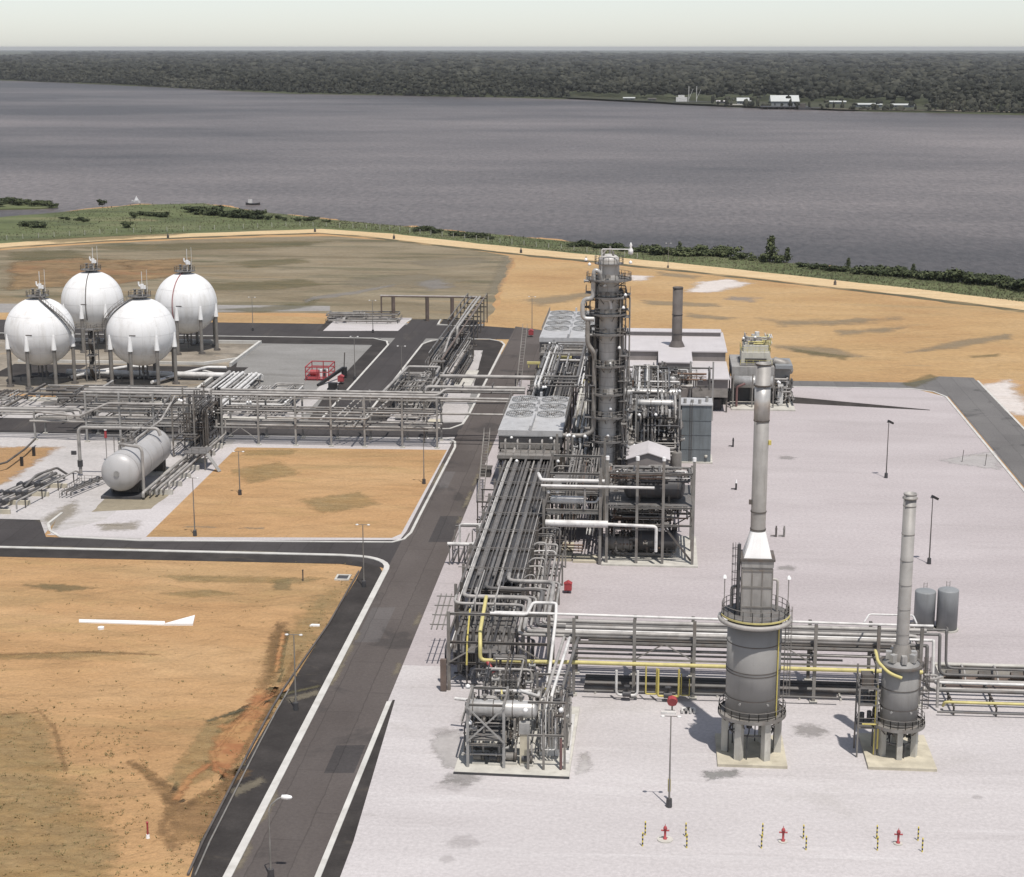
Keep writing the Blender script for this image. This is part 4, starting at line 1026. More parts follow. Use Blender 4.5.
# ------------------------------------------------------------------ fired heaters
def heater(cx, cy, R, zb, zt, ringR, pad, label, big):
    t = thing('fired_heater', label, 'heater', (cx, cy, 0))
    x0, x1, y0, y1 = pad
    MB().bx(x0, x1, y0, y1, 0, .34).build('plinth', m_concy, t)
    n = 6
    for k in range(n):
        a = math.radians(-90 + 30 + 60 * k) if big else math.radians(-90 + 60 * k)
        c, s_ = math.cos(a), math.sin(a); r = R * .98
        l = MB().box((cx + r * c, cy + r * s_, (zb + .3) / 2), (.78 if big else .6, .78 if big else .6, zb - .32), a)
        l.build('leg', m_conc, t)
    # shell
    sh = MB().lathe((cx, cy, 0), [(.1, zb + .02), (R, zb + .02), (R, zt), (.1, zt + (.05 if big else .9))], 56).build('shell', m_heater, t)
    sm = MB()
    H = zt - zb
    for f in ((.2, .45, .48, .75, .97) if big else (.3, .62, .97)):
        z = zb + H * f; sm.lathe((cx, cy, z), [(R + .004, -.05), (R + .05, -.05), (R + .05, .05), (R + .004, .05)], 56, smooth=False)
    sm.build('stiffener_band', m_steel_d, sh)
    for a in (-60, -120, -20, -160):
        a = math.radians(a); c, s_ = math.cos(a), math.sin(a)
        MB().cyl((cx + R * c * .98, cy + R * s_ * .98, zb + 1.9), (cx + (R + .16) * c, cy + (R + .16) * s_, zb + 1.9), .14, seg=8).build('peep_door', m_steel_l, sh)
    # lower ring platform
    rg = MB().lathe((cx, cy, 0), [(R + .02, zb - .06), (ringR, zb - .06), (ringR, zb + .10), (R + .02, zb + .10)], 48, smooth=False)
    p_ = rg.build('lower_platform', m_steel, t)
    r_ = MB(); railing(r_, ring_pts((cx, cy), ringR - .06, zb + .1, 22), 1.1, True, 1.2); r_.build('railing', m_steel, p_)
    k_ = MB().lathe((cx, cy, 0), [(ringR + .01, zb - .12), (ringR + .05, zb - .12), (ringR + .05, zb + .26), (ringR + .01, zb + .26)], 48, smooth=False); k_.build('kick_plate', m_steel, p_)
    br = MB()
    for k in range(12):
        a = 2 * PI * k / 12 + .2; c, s_ = math.cos(a), math.sin(a)
        br.bar((cx + R * c, cy + R * s_, zb - .9), (cx + (ringR - .1) * c, cy + (ringR - .1) * s_, zb - .1), .1)
    br.build('bracket', m_steel_d, p_)
    # burners below the floor
    for k in range(6 if big else 4):
        a = 2 * PI * k / (6 if big else 4) + .3; c, s_ = math.cos(a) * R * .5, math.sin(a) * R * .5
        b_ = MB().cyl((cx + c, cy + s_, zb - 1.3), (cx + c, cy + s_, zb + .02), .34, seg=12); b_.tube([(cx + c, cy + s_, zb - 1.2), (cx + c, cy + s_, zb - 1.9), (cx + c * 1.8, cy + s_ * 1.8, zb - 1.9), (cx + c * 1.8, cy + s_ * 1.8, .4)], .07, 6)
        b_.build('burner', m_dkvess, t)
    hd = MB().tube([(q[0], q[1], q[2]) for q in ring_pts((cx, cy), R * .8, zb - 2.0, 16)] + [ring_pts((cx, cy), R * .8, zb - 2.0, 16)[0]], .12, 8, .1); hd.build('fuel_ring', m_pipe_d, t)
    return t
# --- large heater
cx, cy, R, zb, zt = 12.15, 181.4, 3.02, 5.0, 16.5
t = heater(cx, cy, R, zb, zt, 3.78, (8.3, 16.0, 177.3, 186.0), 'large cylindrical grey fired heater with white cone and very tall stack', True)
up = MB().lathe((cx, cy, 0), [(.1, zt + .06), (3.75, zt + .06), (3.75, zt + .26), (.1, zt + .26)], 40, smooth=False).build('upper_platform', m_grate, t)
r_ = MB(); railing(r_, ring_pts((cx, cy), 3.68, zt + .26, 22), 1.15, True, 1.2); r_.build('railing', m_steel, up)
hp = MB().tube([(cx + 3.9 * math.cos(math.radians(a)), cy + 3.9 * math.sin(math.radians(a)), zt - .35) for a in range(-195, 16, 14)], .26, 10, .3); hp.build('header_pipe', m_pipe, t)
yb = MB().lathe((cx, cy, 0), [(3.78, zt + .10), (3.84, zt + .10), (3.84, zt + .30), (3.78, zt + .30)], 40, smooth=False, arc=PI * .9, a0=-PI * .95); yb.build('toe_board', m_yellow2, up)
cb = MB().bx(cx - 1.62, cx + 1.62, cy - 1.5, cy + 1.7, zt + .27, 22.4); cv = cb.build('convection_box', m_stack, t)
fr = MB()
for z in (17.9, 20.2, 22.1): fr.bx(cx - 1.7, cx + 1.7, cy - 1.58, cy + 1.78, z - .09, z + .09)
for x in (-1.66, -.55, .55, 1.66): fr.bx(cx + x - .06, cx + x + .06, cy - 1.57, cy - 1.47, zt + .3, 22.3)
fr.build('stiffener', m_steel, cv)
MB().bx(cx - 1.75, cx + 1.75, cy - 1.62, cy + 1.82, 22.45, 23.15).build('collar', m_steel_l, cv)
MB().bx(cx - 1.9, cx + 1.9, cy - 1.75, cy + 1.95, 23.17, 23.42).build('collar', m_steel_d, cv)
sx, sy = cx, cy + .1
vs = [(sx - 1.55, sy - 1.55, 23.45), (sx + 1.55, sy - 1.55, 23.45), (sx + 1.55, sy + 1.55, 23.45), (sx - 1.55, sy + 1.55, 23.45)]
n = 24; top = [(sx + .86 * math.cos(2 * PI * k / n), sy + .86 * math.sin(2 * PI * k / n), 26.2) for k in range(n)]
bot = []
for k in range(n):
    a = 2 * PI * k / n; c, s_ = math.cos(a), math.sin(a); m_ = 1.52 / max(abs(c), abs(s_)); bot.append((sx + c * m_, sy + s_ * m_, 23.44))
MB().add(bot + top, [(k, (k + 1) % n, n + (k + 1) % n, n + k) for k in range(n)] + [tuple(reversed(range(n)))]).build('transition_cone', m_whitep, t)
st = MB().lathe((sx, sy, 0), [(.82, 26.1), (.82, 44.9), (.76, 44.9), (.76, 41.5), (.02, 41.4)], 32).build('stack', m_stack, t)
for z in (26.4, 28.4, 38.6, 42.5, 44.8): MB().lathe((sx, sy, z), [(.83, -.06), (.88 if z != 42.5 else .98, -.06), (.88 if z != 42.5 else .98, .06), (.83, .06)], 32, smooth=False).build('flange_ring', m_steel_d, st)
MB().lathe((sx, sy, 0), [(.825, 38.7), (.86, 38.7), (.86, 42.4), (.825, 42.4)], 32).build('stack_sleeve', m_alu, st)
ld = MB(); ladder(ld, (cx - 2.05, cy - .9), zt + .3, 25.0, PI, True, .7); ld.bar((cx - 2.0, cy - 1.2, zt + .3), (cx - 2.0, cy - 1.2, 25), .3, .3); ld.bar((cx - 2.0, cy + .6, zt + .3), (cx - 2.0, cy + .6, 24.4), .3, .3); ld.build('caged_ladder', m_dkvess, t)
ld = MB(); ladder(ld, (cx + R + .35, cy - .4), zb + .1, zt + 1.2, 0, True, .5); ld.build('caged_ladder', m_steel, t)
MB().tube([(cx + 2.55, cy - 1.85, zb + .2), (cx + 2.55, cy - 1.85, zt + .2)], .08, 8).build('steam_riser', m_yellow, t)
for dx, dy in ((-3.5, -.9), (3.5, -.7)):
    l = MB().tube([(cx + dx, cy + dy, zt + .3), (cx + dx, cy + dy, zt + 4.6)], .05, 6).build('lamp_post', m_steel, t)
    MB().lathe((cx + dx, cy + dy, zt + 4.45), [(.26, 0), (.22, .2), (.05, .42)], 10).build('lamp_head', m_whitep, l)
du = MB(); du.tube([(cx - 1.7, cy + .8, 19.5), (cx - 2.6, cy + .8, 19.5), (cx - 2.6, cy + .8, zt + .6)], .2, 8); du.tube([(cx + 1.7, cy + .5, 20.5), (cx + 2.4, cy + .5, 20.5), (cx + 2.4, cy + .5, zt + .4)], .15, 8); du.build('coil_pipe', m_pipe, t)
# instrument boxes on the stack
for z, dx in ((29.5, -.95), (36.2, .95)):
    MB().box((sx + dx, sy - .3, z), (.3, .3, .5)).build('sampling_box', m_yellow if dx > 0 else m_steel_d, st)
# --- small heater
cx, cy, R, zb, zt = 28.55, 182.3, 2.08, 3.9, 11.0
t = heater(cx, cy, R, zb, zt, 2.95, (24.9, 32.4, 177.9, 187.5), 'smaller cylindrical grey fired heater with slim stack near the two domed tanks', False)
up = MB().lathe((cx, cy, 0), [(R + .02, zt - .15), (2.55, zt - .15), (2.55, zt + .05), (R + .02, zt + .05)], 40, smooth=False).build('roof_rim', m_steel_d, t)
hood = MB().lathe((cx, cy, 0), [(1.15, zt + .35), (1.1, zt + 1.3), (.74, zt + 2.3)], 24).build('hood', m_alu_d, t)
for k in range(7):
    a = 2 * PI * k / 7 + .3; c, s_ = math.cos(a), math.sin(a)
    MB().box((cx + 1.35 * c, cy + 1.35 * s_, zt + .85), (.75, .55, .9), a).build('hood_panel', m_alu, t)
st = MB().lathe((cx, cy, 0), [(.70, zt + 2.2), (.70, 30.6), (.64, 30.6), (.64, 28), (.02, 27.9)], 28).build('stack', m_stack, t)
for z in (14.5, 17.4, 20.2, 23, 26, 29.2, 30.5): MB().lathe((cx, cy, z), [(.705, -.04), (.735, -.04), (.735, .04), (.705, .04)], 28, smooth=False).build('flange_ring', m_stack, st)
rr_ = MB(); rr_.lathe((cx, cy, 30.0), [(.72, 0), (.84, 0), (.84, .08), (.72, .08)], 20, smooth=False); rr_.build('stack_rim', m_steel, st)
MB().tube([(cx - .2, cy - R - .3, zt - .9), (cx - 1.6, cy - R - .1, zt - .45), (cx - 2.7, cy - .7, zt + .35), (cx - 2.7, cy + .4, zt + .8), (cx - 2.7, cy + 1.5, zt + .8)], .18, 10, .8).build('fuel_header', m_yellow2, t)
MB().tube([(cx + R + .3, cy - .6, zt - 1.6), (cx + R + 1.6, cy - .6, zt - 1.6), (cx + R + 2.4, cy + .2, zt - 1.6)], .15, 10, .4).build('fuel_header', m_pipe, t)
ld = MB(); ladder(ld, (cx + R + .3, cy - 1.0), zb + .1, zt + 1.2, -.4, True, .45); ld.build('caged_ladder', m_steel_d, t)
MB().tube([(cx - R - .45, cy - .9, zb + .6), (cx - R - .45, cy - .9, zt - 2.4)], .1, 8).build('steam_riser', m_yellow, t)
# burner control frame left of it
bf = thing('burner_control_frame', 'narrow steel frame with dark burner valves and a yellow pipe, left of the small heater', 'equipment frame', (25.0, 182.5, 0))
for dx in (-1.0, 1.0):
    for dy in (-1.3, 1.3): MB().hbeam((25 + dx, 182.5 + dy, .02), (25 + dx, 182.5 + dy, 10.2 if dy > 0 else 8.2), .18, .18).build('post', m_steel, bf)
for z in (3.5, 6.2, 8.2):
    MB().bx(23.9, 26.1, 181.1, 183.9, z, z + .12).build('deck', m_grate, bf)
    r_ = MB(); railing(r_, [(24, 183.8, z + .12), (24, 181.2, z + .12), (26, 181.2, z + .12)], 1.1); r_.build('railing', m_steel, bf)
MB().bx(24.3, 25.6, 181.8, 183.2, 8.35, 9.6).build('blower_box', m_steel_d, bf)
for i, (dx, z) in enumerate(((-.5, 4.5), (.3, 4.7), (-.2, 6.9), (.5, 7.0))):
    MB().cyl((25 + dx, 182.2, z - .5), (25 + dx, 182.2, z + .5), .28, seg=10).build('control_valve', m_dkvess, bf)
MB().tube([(25.9, 181.3, .4), (25.9, 181.3, 8.0)], .12, 8).build('yellow_riser', m_yellow, bf)
MB().tube([(24.4, 181.0, 4.1), (26.2, 181.0, 4.1), (26.2, 181.0, 1.2)], .1, 8).build('yellow_riser', m_yellow, bf)
# ------------------------------------------------------------------ pipe racks
def rack(name, label, fronts, depth, ztop, tiers, m=None, braces=(), w=.34, beam=.3, back_top=None, dx=0.0):
    """portal frames at the listed front posts (x, y); depth = vector length to the back posts (north)"""
    m = m or m_steel
    t = thing(name, label, 'pipe rack', (fronts[0][0], fronts[0][1], 0))
    bt = ztop if back_top is None else back_top
    for (x, y) in fronts:
        MB().hbeam((x, y, .02), (x, y, ztop), w, w).build('column', m, t)
        MB().hbeam((x + dx, y + depth, .02), (x + dx, y + depth, bt), w, w).build('column', m, t)
        for k in (0, 1): MB().box((x + dx * k, y + depth * k, .12), (.9, .9, .24)).build('footing', m_conc, t)
        for z in tiers: MB().hbeam((x, y + w / 2 + .005, z), (x + dx, y + depth - w / 2 - .005, z), beam, beam).build('cross_beam', m, t)
    for (a, b) in zip(fronts, fronts[1:]):
        for z in tiers:
            for k in (0, 1):
                d = Vector((b[0] - a[0], b[1] - a[1], 0)).normalized() * (w / 2 + .005)
                p = Vector((a[0] + dx * k, a[1] + depth * k, z)) + d; q = Vector((b[0] + dx * k, b[1] + depth * k, z)) - d
                MB().bar(p, q, .16, .24).build('stringer', m, t)
    for (i, z0, z1) in braces:
        a, b = fronts[i], fronts[i + 1]
        MB().bar((a[0], a[1] - .02, z0), ((a[0] + b[0]) / 2, (a[1] + b[1]) / 2 - .02, z1), .13).build('brace', m, t)
        MB().bar((b[0], b[1] - .02, z0), ((a[0] + b[0]) / 2, (a[1] + b[1]) / 2 - .02, z1), .13).build('brace', m, t)
    return t
def pipe(t, pts, r, m=None, bend=None, label=None, name='pipe', seg=8):
    o = MB().tube(pts, r, seg, bend).build(name, m or m_pipe, t)
    if label: o['label'] = label
    return o

# ---- east rack
t = rack('east_pipe_rack', 'long grey pipe rack running east behind both heaters, with a yellow pipe', [(-8.7, 197.4), (-1.3, 197.4), (6.0, 197.4), (13.3, 197.4), (20.6, 197.4), (28.1, 197.4), (33.2, 197.4)], 7.6, 10.0, (4.9, 7.0), m_steel, ((1, 4.9, 7.0), (3, 4.9, 7.0)), .40, back_top=8.0)
EASTR = t
rs6 = random.Random(9)
NS_Y = [198.3, 199.35, 200.4, 201.5, 202.6, 203.6, 204.4]
NS_R = [.22, .30, .19, .27, .20, .30, .17]
for i, (y, r) in enumerate(zip(NS_Y, NS_R)):
    z = 7.17 + r
    xe = 34.0 + i * .55
    mm = [m_pipe_d, m_pipe, m_pipe_d, m_pipe, m_pipe_d, m_pipe, m_pipe_d][i]
    if i in (0, 2, 4, 6):   # long ones drop at the east end and run on at low level
        pipe(t, [(-9.9, y, z), (xe, y, z), (xe, y - .3, z), (xe, y - 1.2, 2.2 + .1 * i), (52 if i else 56, y - 1.2, 2.2 + .1 * i), (90, y - 1.2, 2.2 + .1 * i)], r, mm if i != 2 else m_pipe_w, 1.0)
    else: pipe(t, [(-9.9, y, z), (xe - 2, y, z)] + ([(xe - 2, y - .8, 4.2), (xe - 2, y - .8, 1.6 + .15 * i), (90, y - .8, 1.6 + .15 * i)] if i != 5 else []), r, mm, 1.0)
pipe(t, [(-18.5, 197.9, 10.35), (-15, 197.9, 10.35), (27, 197.5, 10.2), (34.5, 197.5, 10.2)], .17, m_pipe_w, .5, 'thin white pipe along the very top of the rack')
pipe(t, [(26.3, 197.8, 10.3), (27.3, 201, 10.3), (32.6, 201, 10.3), (32.6, 198, 10.3)], .11, m_pipe_w, .4)
pipe(t, [(-9.4, 197.1, 4.42), (33.5, 197.1, 4.42)], .26, m_yellow2, None, 'fat faded yellow gas pipe')
pipe(t, [(-9.4, 198.2, 5.25), (24, 198.2, 5.25)], .16, m_pipe_d)
pipe(t, [(-9.4, 199.6, 5.3), (32, 199.6, 5.3)], .20, m_pipe)
pipe(t, [(-9.4, 201.8, 5.35), (33, 201.8, 5.35)], .26, m_pipe_d)
pipe(t, [(-9.4, 203.6, 5.3), (33, 203.6, 5.3)], .18, m_pipe_d)
pipe(t, [(-7.4, 196.6, 1.0), (23.5, 196.6, 1.0)], .14, m_pipe_d)
pipe(t, [(-7.4, 198.6, .6), (23.5, 198.6, .6)], .3, m_pipe_d)
for y, z, r in ((200.3, .55, .32), (201.4, .5, .28), (202.5, .55, .34)): pipe(t, [(-7.4, y, z), (34, y, z)], r, m_pipe_d)  # dark ground pipes stand in for the shadow band under the rack
tr = MB().bx(-7, 33.4, 199.2, 201.1, 6.2, 6.35); tr.build('filler_tray', m_steel_d, t)  # tray added so the rack casts one solid shadow band
for x in range(-6, 33, 5): MB().bx(x - .1, x + .1, 198, 203, .02, .28).build('sleeper', m_conc, t)
# yellow low loops and silver U bends in front of the first bay
pipe(t, [(-3.4, 196.2, 3.9), (-3.4, 196.2, .7), (-.8, 196.2, .7), (-.8, 196.2, 3.9)], .17, m_pipe_w, .6)
pipe(t, [(.2, 196.5, 4.4), (.2, 196.3, .9), (1.5, 196.3, .9), (1.5, 196.5, 4.2)], .10, m_yellow, .15)
pipe(t, [(1.7, 196.2, 4.2), (1.7, 196.0, .8), (4.2, 196.0, .8), (4.2, 196.2, 4.2)], .14, m_yellow, .2)
pipe(t, [(4.5, 196.4, 3.6), (4.5, 196.2, .9), (5.5, 196.2, .9), (5.5, 196.4, 3.0)], .07, m_yellow, .1)
for x in (-2.1, 2.9):
    v = MB().cyl((x - .5, 196.1, .9), (x + .5, 196.1, .9), .38, seg=10); v.cyl((x, 196.1, .9), (x, 196.1, 1.9), .1, seg=6); v.cyl((x, 196.1, 1.9), (x, 196.1, 1.96), .4, seg=12); v.build('valve', m_dkvess, t)
# low level run at the east end with a yellow pipe
pipe(t, [(36.0, 196.4, .5), (36.0, 195.6, 1.3), (90, 195.6, 1.3)], .18, m_yellow2, .5)
pipe(t, [(33.5, 196.3, 4.4), (35.2, 196.3, 4.4), (35.2, 195.8, .5)], .18, m_pipe, .5)
for x in range(37, 62, 5):
    MB().hbeam((x, 194.6, 1.05), (x, 203, 1.05), .22, .22).build('sleeper_beam', m_steel_d, t)
    for y in (194.8, 198.8, 202.8): MB().hbeam((x, y, .02), (x, y, .92), .2, .2).build('stub_post', m_steel_d, t)
pipe(t, [(35, 194.4, .5), (90, 194.4, .5)], .13, m_pipe_d)
# risers at the east end
for i, x in enumerate((29.6, 30.3, 31.2)):
    pipe(t, [(x, 196.4, 8 - i * .4), (x, 196.2, 5.2), (x + .5, 195.9, 2.4 - i * .3), (x + 1.1, 195.9, .6)], .13, m_pipe_d if i % 2 else m_pipe, .5)

# sunken pump basin behind the low pipes at the right edge
t = thing('pump_basin', 'low walled pump basin behind the low pipes at the right edge', 'basin', (44, 206, 0))
w_ = MB(); w_.bx(36.8, 90, 207.8, 208.2, 0, 1.5); w_.bx(36.8, 37.2, 203.6, 207.78, 0, 1.5); w_.build('wall', m_conc, t)
MB().bx(37.25, 90, 203.6, 207.7, .03, .08).build('floor', m_brown, t)
for x in range(38, 90, 4):
    MB().cyl((x, 206.6, .75), (x + 1.5, 206.6, .75), .5, seg=14).build('pump_motor', m_steel_d, t); MB().lathe((x + 1.55, 206.6, .75), [(.02, 0), (.62, .04), (.62, .4), (.02, .46)], 14, (1, 0, 0)).build('pump_casing', m_steel, t)
    MB().tube([(x + 1.8, 206.6, 1.3), (x + 1.8, 206.6, 2.1), (x + 1.8, 204.2, 2.1), (x + 1.8, 203.2, 1.2)], .13, 8, .4).build('suction_pipe', m_pipe, t)
MB().bx(36.6, 90, 207.6, 208.4, 1.52, 1.66).build('coping', m_conc, t)

# ---- north-south main rack
t = thing('main_pipe_rack', 'dense north south pipe rack between road and process module, bending east', 'pipe rack', (-24.4, 197.8, 0))
NSR = t
xw, xe = -25.4, -16.4
DK = 7.05
for y in (216, 225.5, 235, 244.5, 254, 263.5, 273, 282.5, 292, 301, 312, 324, 336, 348, 360, 372, 384):
    for x in (xw, xe):
        MB().hbeam((x, y, .02), (x, y, DK + .9), .38, .38).build('column', m_steel_d if x > -20 else m_steel, t)
    for z in (4.4, DK): MB().hbeam((xw + .2, y, z), (xe - .2, y, z), .3, .3).build('cross_beam', m_steel_d, t)
    if 216 < y < 290: MB().bar((xw - .5, y - 2, DK + .98), (xe + .4, y - 2, DK + .98), .1).build('clamp_bar', m_steel, t)
for x in (xw, xe):
    for z in (4.4, DK): MB().bar((x + (.25 if x < -20 else -.25), 216, z), (x + (.25 if x < -20 else -.25), 386, z), .14, .26).build('stringer', m_steel_d, t)
# tall corner frame
for (x, y) in ((-24.2, 197.9), (-11.8, 197.9), (-24.2, 207), (-11.8, 207), (-24.6, 216)):
    MB().hbeam((x, y, .02), (x, y, 10.2 if y < 200 else 8.2), .4, .4).build('column', m_steel if y < 200 else m_steel_d, t)
for z, w_ in ((10.0, .3), (6.3, .3), (3.6, .24)): MB().hbeam((-24.0, 197.9, z), (-12.0, 197.9, z), w_, w_).build('cross_beam', m_steel_d if z < 9 else m_steel, t)
for z in (DK, 4.4): MB().hbeam((-24.0, 207, z), (-12.0, 207, z), .3, .3).build('cross_beam', m_steel_d, t)
for x in (-24.2, -11.8):
    for z in (DK, 4.4): MB().bar((x, 198.2, z), (x, 215.8, z), .2, .3).build('stringer', m_steel_d, t)
MB().bar((-24.1, 197.6, 3.8), (-20.4, 197.6, 6.1), .15).build('brace', m_steel, t)
MB().bar((-11.9, 197.6, 3.8), (-15.6, 197.6, 6.1), .15).build('brace', m_steel, t)
# deck pipes: south along the rack, east in front, south again, then east along the east rack
xi = [-24.9, -23.9, -22.6, -21.3, -19.9, -18.6, -17.5]
yi = [209.6, 211.2, 213.1, 214.9, 216.6, 218.3, 219.8]
x2 = [-15.6, -15.0, -14.3, -13.6, -12.9, -12.3, -11.6]
cm = [m_pipe, m_pipe_d, m_pipe, m_pipe_d, m_pipe, m_pipe_d, m_pipe]
for i in range(7):
    r = NS_R[i]; z = 7.2 + r + (.35 if i % 2 else 0); ze = 7.17 + r
    rn = r * .8
    pipe(t, [(xi[i], 384, z), (xi[i], yi[i] + 3.0, z)], rn, m_pipe if i in (1, 4) else m_pipe_d)
    pipe(t, [(xi[i], yi[i] + 3.05, z), (xi[i], yi[i], z), (x2[i], yi[i], z), (x2[i], NS_Y[i], ze), (-9.9, NS_Y[i], ze)], r * .92, m_pipe if i != 3 else m_pipe_d, 1.5, None, 'pipe', 10)
for i, (x, r, m_) in enumerate(((-24.4, .08, m_pipe_w), (-23.2, .14, m_pipe_d), (-22.0, .1, m_pipe_d), (-20.6, .13, m_pipe_d), (-19.2, .12, m_dkvess), (-18.1, .1, m_pipe_d), (-16.9, .09, m_pipe))):
    pipe(t, [(x, 384, 7.22 + r), (x, 212 + i * 1.4, 7.22 + r), (x, 211 + i * 1.4, 6.2), (x, 209 + i * 1.4, 4.6), (x, 200 + (i % 3) * 2, 4.5), (x, 199.5 + (i % 3) * 2, 1)], r, m_, .5)
for i in range(9):
    x = -24.9 + i * .98; r = .13 + .05 * (i % 3)
    pipe(t, [(x, 386, 4.57 + r), (x, 200.5 + (i % 4) * 1.2, 4.57 + r), (x, 200.2 + (i % 4) * 1.2, 2.0 if i % 2 else .8)], r, m_pipe_d if i % 3 else m_dkvess, .6)
MB().bx(-24.8, -20.6, 218, 384, 6.72, 6.8).build('filler_tray', m_dkvess, t)  # dark sheets added under the deck pipes to darken the gaps between them
MB().bx(-20.2, -16.8, 221, 384, 6.72, 6.8).build('filler_tray', m_dkvess, t)
MB().bx(-24.0, -17.2, 200, 384, 4.1, 4.16).build('walkway_grating', m_grate, t)
for i, x in enumerate((-22.9, -20.8, -18.9)): MB().bx(x - .25, x + .25, 222, 384, 7.26, 7.42).build('filler_tray', m_grate, t)
# vertical tie bars across the east going runs
for x in (-22.6, -19.8, -17.0): MB().hbeam((x, 208.4, DK - .3), (x, 221.2, DK - .3), .22, .26).build('support_bar', m_steel_l, t)
for x in (-22.0, -19.4): MB().tube([(x, 221, 8.4), (x, 208.6, 8.3), (x, 208.3, 5.2)], .11, 6, .4).build('drop_pipe', m_pipe, t)
# the yellow gas line comes down and leaves to the east
pipe(t, [(-20.6, 209, 8.6), (-20.4, 199.0, 7.4), (-20.2, 197.2, 6.4), (-20.2, 196.9, 4.42), (-13, 196.9, 4.42), (-9.4, 197.1, 4.42)], .25, m_yellow2, .7, 'fat yellow gas pipe dropping through the rack corner')
pipe(t, [(-22.3, 205, 8.2), (-21.9, 198.0, 6.6), (-21.9, 197.2, 3.6)], .12, m_yellow, .4, 'thin yellow drop pipe')
v = MB().cyl((-19.3, 196.9, 4.3), (-18.4, 195.9, 3.2), .24, seg=8); v.build('valve', m_red, t)['label'] = 'red valve'
pipe(t, [(-19.0, 197.6, 10.3), (-14.5, 197.4, 10.3), (-13.9, 200, 11.0), (-11.0, 200, 11.0), (-10.9, 197.2, 10.2), (-11.2, 190, 6.0), (-11.5, 186, 4.2), (-12.0, 185, 3.9), (-20.2, 185, 3.9), (-22, 185.4, 3.9)], .2, m_pipe_w, .5, 'white pipe looping down from the corner')
MB().prism([(-25.2, 197.2), (-24.45, 197.2), (-24.45, 197.7), (-25.2, 197.7)], .1, 4.2).build('corner_plate', m_brown, t)
# risers inside the corner
rr = random.Random(21)
for i in range(22):
    x = rr.uniform(-23.5, -12.8); y = rr.uniform(198.2, 206)
    pipe(t, [(x, y, rr.uniform(4.5, 7.0)), (x, y, rr.uniform(.4, 2)), (x + rr.choice((-1, 1)) * rr.uniform(.6, 2.0), y, rr.uniform(.4, 1.2))], rr.uniform(.1, .22), rr.choice((m_pipe, m_pipe_d, m_pipe_d, m_dkvess)), .3)
# pipe drops on the east flank
for i in range(17):
    y = 222 + i * 3.9; r = rr.uniform(.08, .17); x = -16.2 + rr.uniform(0, .5); x3 = x + rr.uniform(.8, 3.0)
    pipe(t, [(x - 2.5, y, 4.9), (x, y, 5.2 if i % 2 else 7.6), (x3, y, 5.2 if i % 2 else 7.6), (x3, y, rr.uniform(.4, 3))], r, rr.choice((m_pipe, m_pipe_w, m_pipe_d, m_pipe)), .45)
# lower side rack with looped pipes on the east flank
t = thing('side_pipe_rack', 'low narrow rack of looped pipes tucked against the right side of the main rack', 'pipe rack', (-14, 226, 0))
for y in (223, 232, 241, 250):
    for x in (-15.6, -12.4): MB().hbeam((x, y, .02), (x, y, 5.0), .24, .24).build('column', m_steel, t)
    for z in (2.6, 4.4): MB().hbeam((-15.4, y, z), (-12.6, y, z), .2, .22).build('cross_beam', m_steel_d, t)
for i, (x, r, m_) in enumerate(((-15.3, .14, m_pipe), (-14.7, .2, m_pipe), (-14.0, .13, m_pipe_d), (-13.4, .18, m_pipe), (-12.8, .12, m_pipe_d))):
    ya = 221.5 + i * .4; yb = 258 - i * 4.5
    pipe(t, [(x, ya, 1.0), (x, ya, 4.52 + r), (x, yb, 4.52 + r), (x, yb, 6.2 - .3 * i), (-17, yb, 6.2 - .3 * i)], r, m_, .7)
    pipe(t, [(x + .2, ya + 1, 2.72 + r), (x + .2, 262, 2.72 + r)], r * .8, m_pipe_d, .5)

# brackets and small platforms on the west flank
t = thing('access_platform', 'small tilted steel grid platform at the south west corner of the main pipe rack', 'platform', (-26.5, 212, 0))
for k in range(3): MB().bar((-25.9 - k * .7, 205, 5.4), (-25.7 - k * .7, 214, 7.2), .14).build('rail', m_steel, t)
for k in range(4): MB().bar((-27.6, 206 + k * 2.4, 5.7 + k * .48), (-25.2, 206 + k * 2.4, 5.7 + k * .48), .12).build('rung', m_steel, t)
t = thing('pipe_manifold', 'white topped pipe manifold standing beside the road halfway along the main rack', 'manifold', (-28.5, 254, 0))
for (x, y) in ((-30.3, 250), (-27.5, 250), (-30.3, 257), (-27.5, 257)): MB().hbeam((x, y, .02), (x, y, 3.6), .18, .18).build('post', m_steel, t)
MB().tube([(-30.6, 250, 3.4), (-26.4, 250, 3.4), (-25.8, 250, 4.6), (-25.6, 250, 6.4)], .28, 10, .6).build('pipe', m_pipe_w, t)
MB().tube([(-29.5, 257, 1.0), (-29.5, 257, 4.6), (-25.8, 257, 4.6), (-25.6, 257, 6.4)], .18, 10, .5).build('pipe', m_pipe_w, t)
MB().tube([(-30.4, 259, 3.7), (-25, 259, 3.7)], .14, 8).build('pipe', m_pipe_d, t)
for i in range(4): MB().tube([(-29.8 + i * .9, 250, 3.4), (-29.8 + i * .9, 250, .5), (-29.8 + i * .9, 258, .5)], .12, 8, .3).build('pipe', m_pipe_d, t)
for x in (-29.8, -28.0): MB().hbeam((x, 249.8, 3.05), (x, 257.2, 3.05), .16, .16).build('beam', m_steel, t)
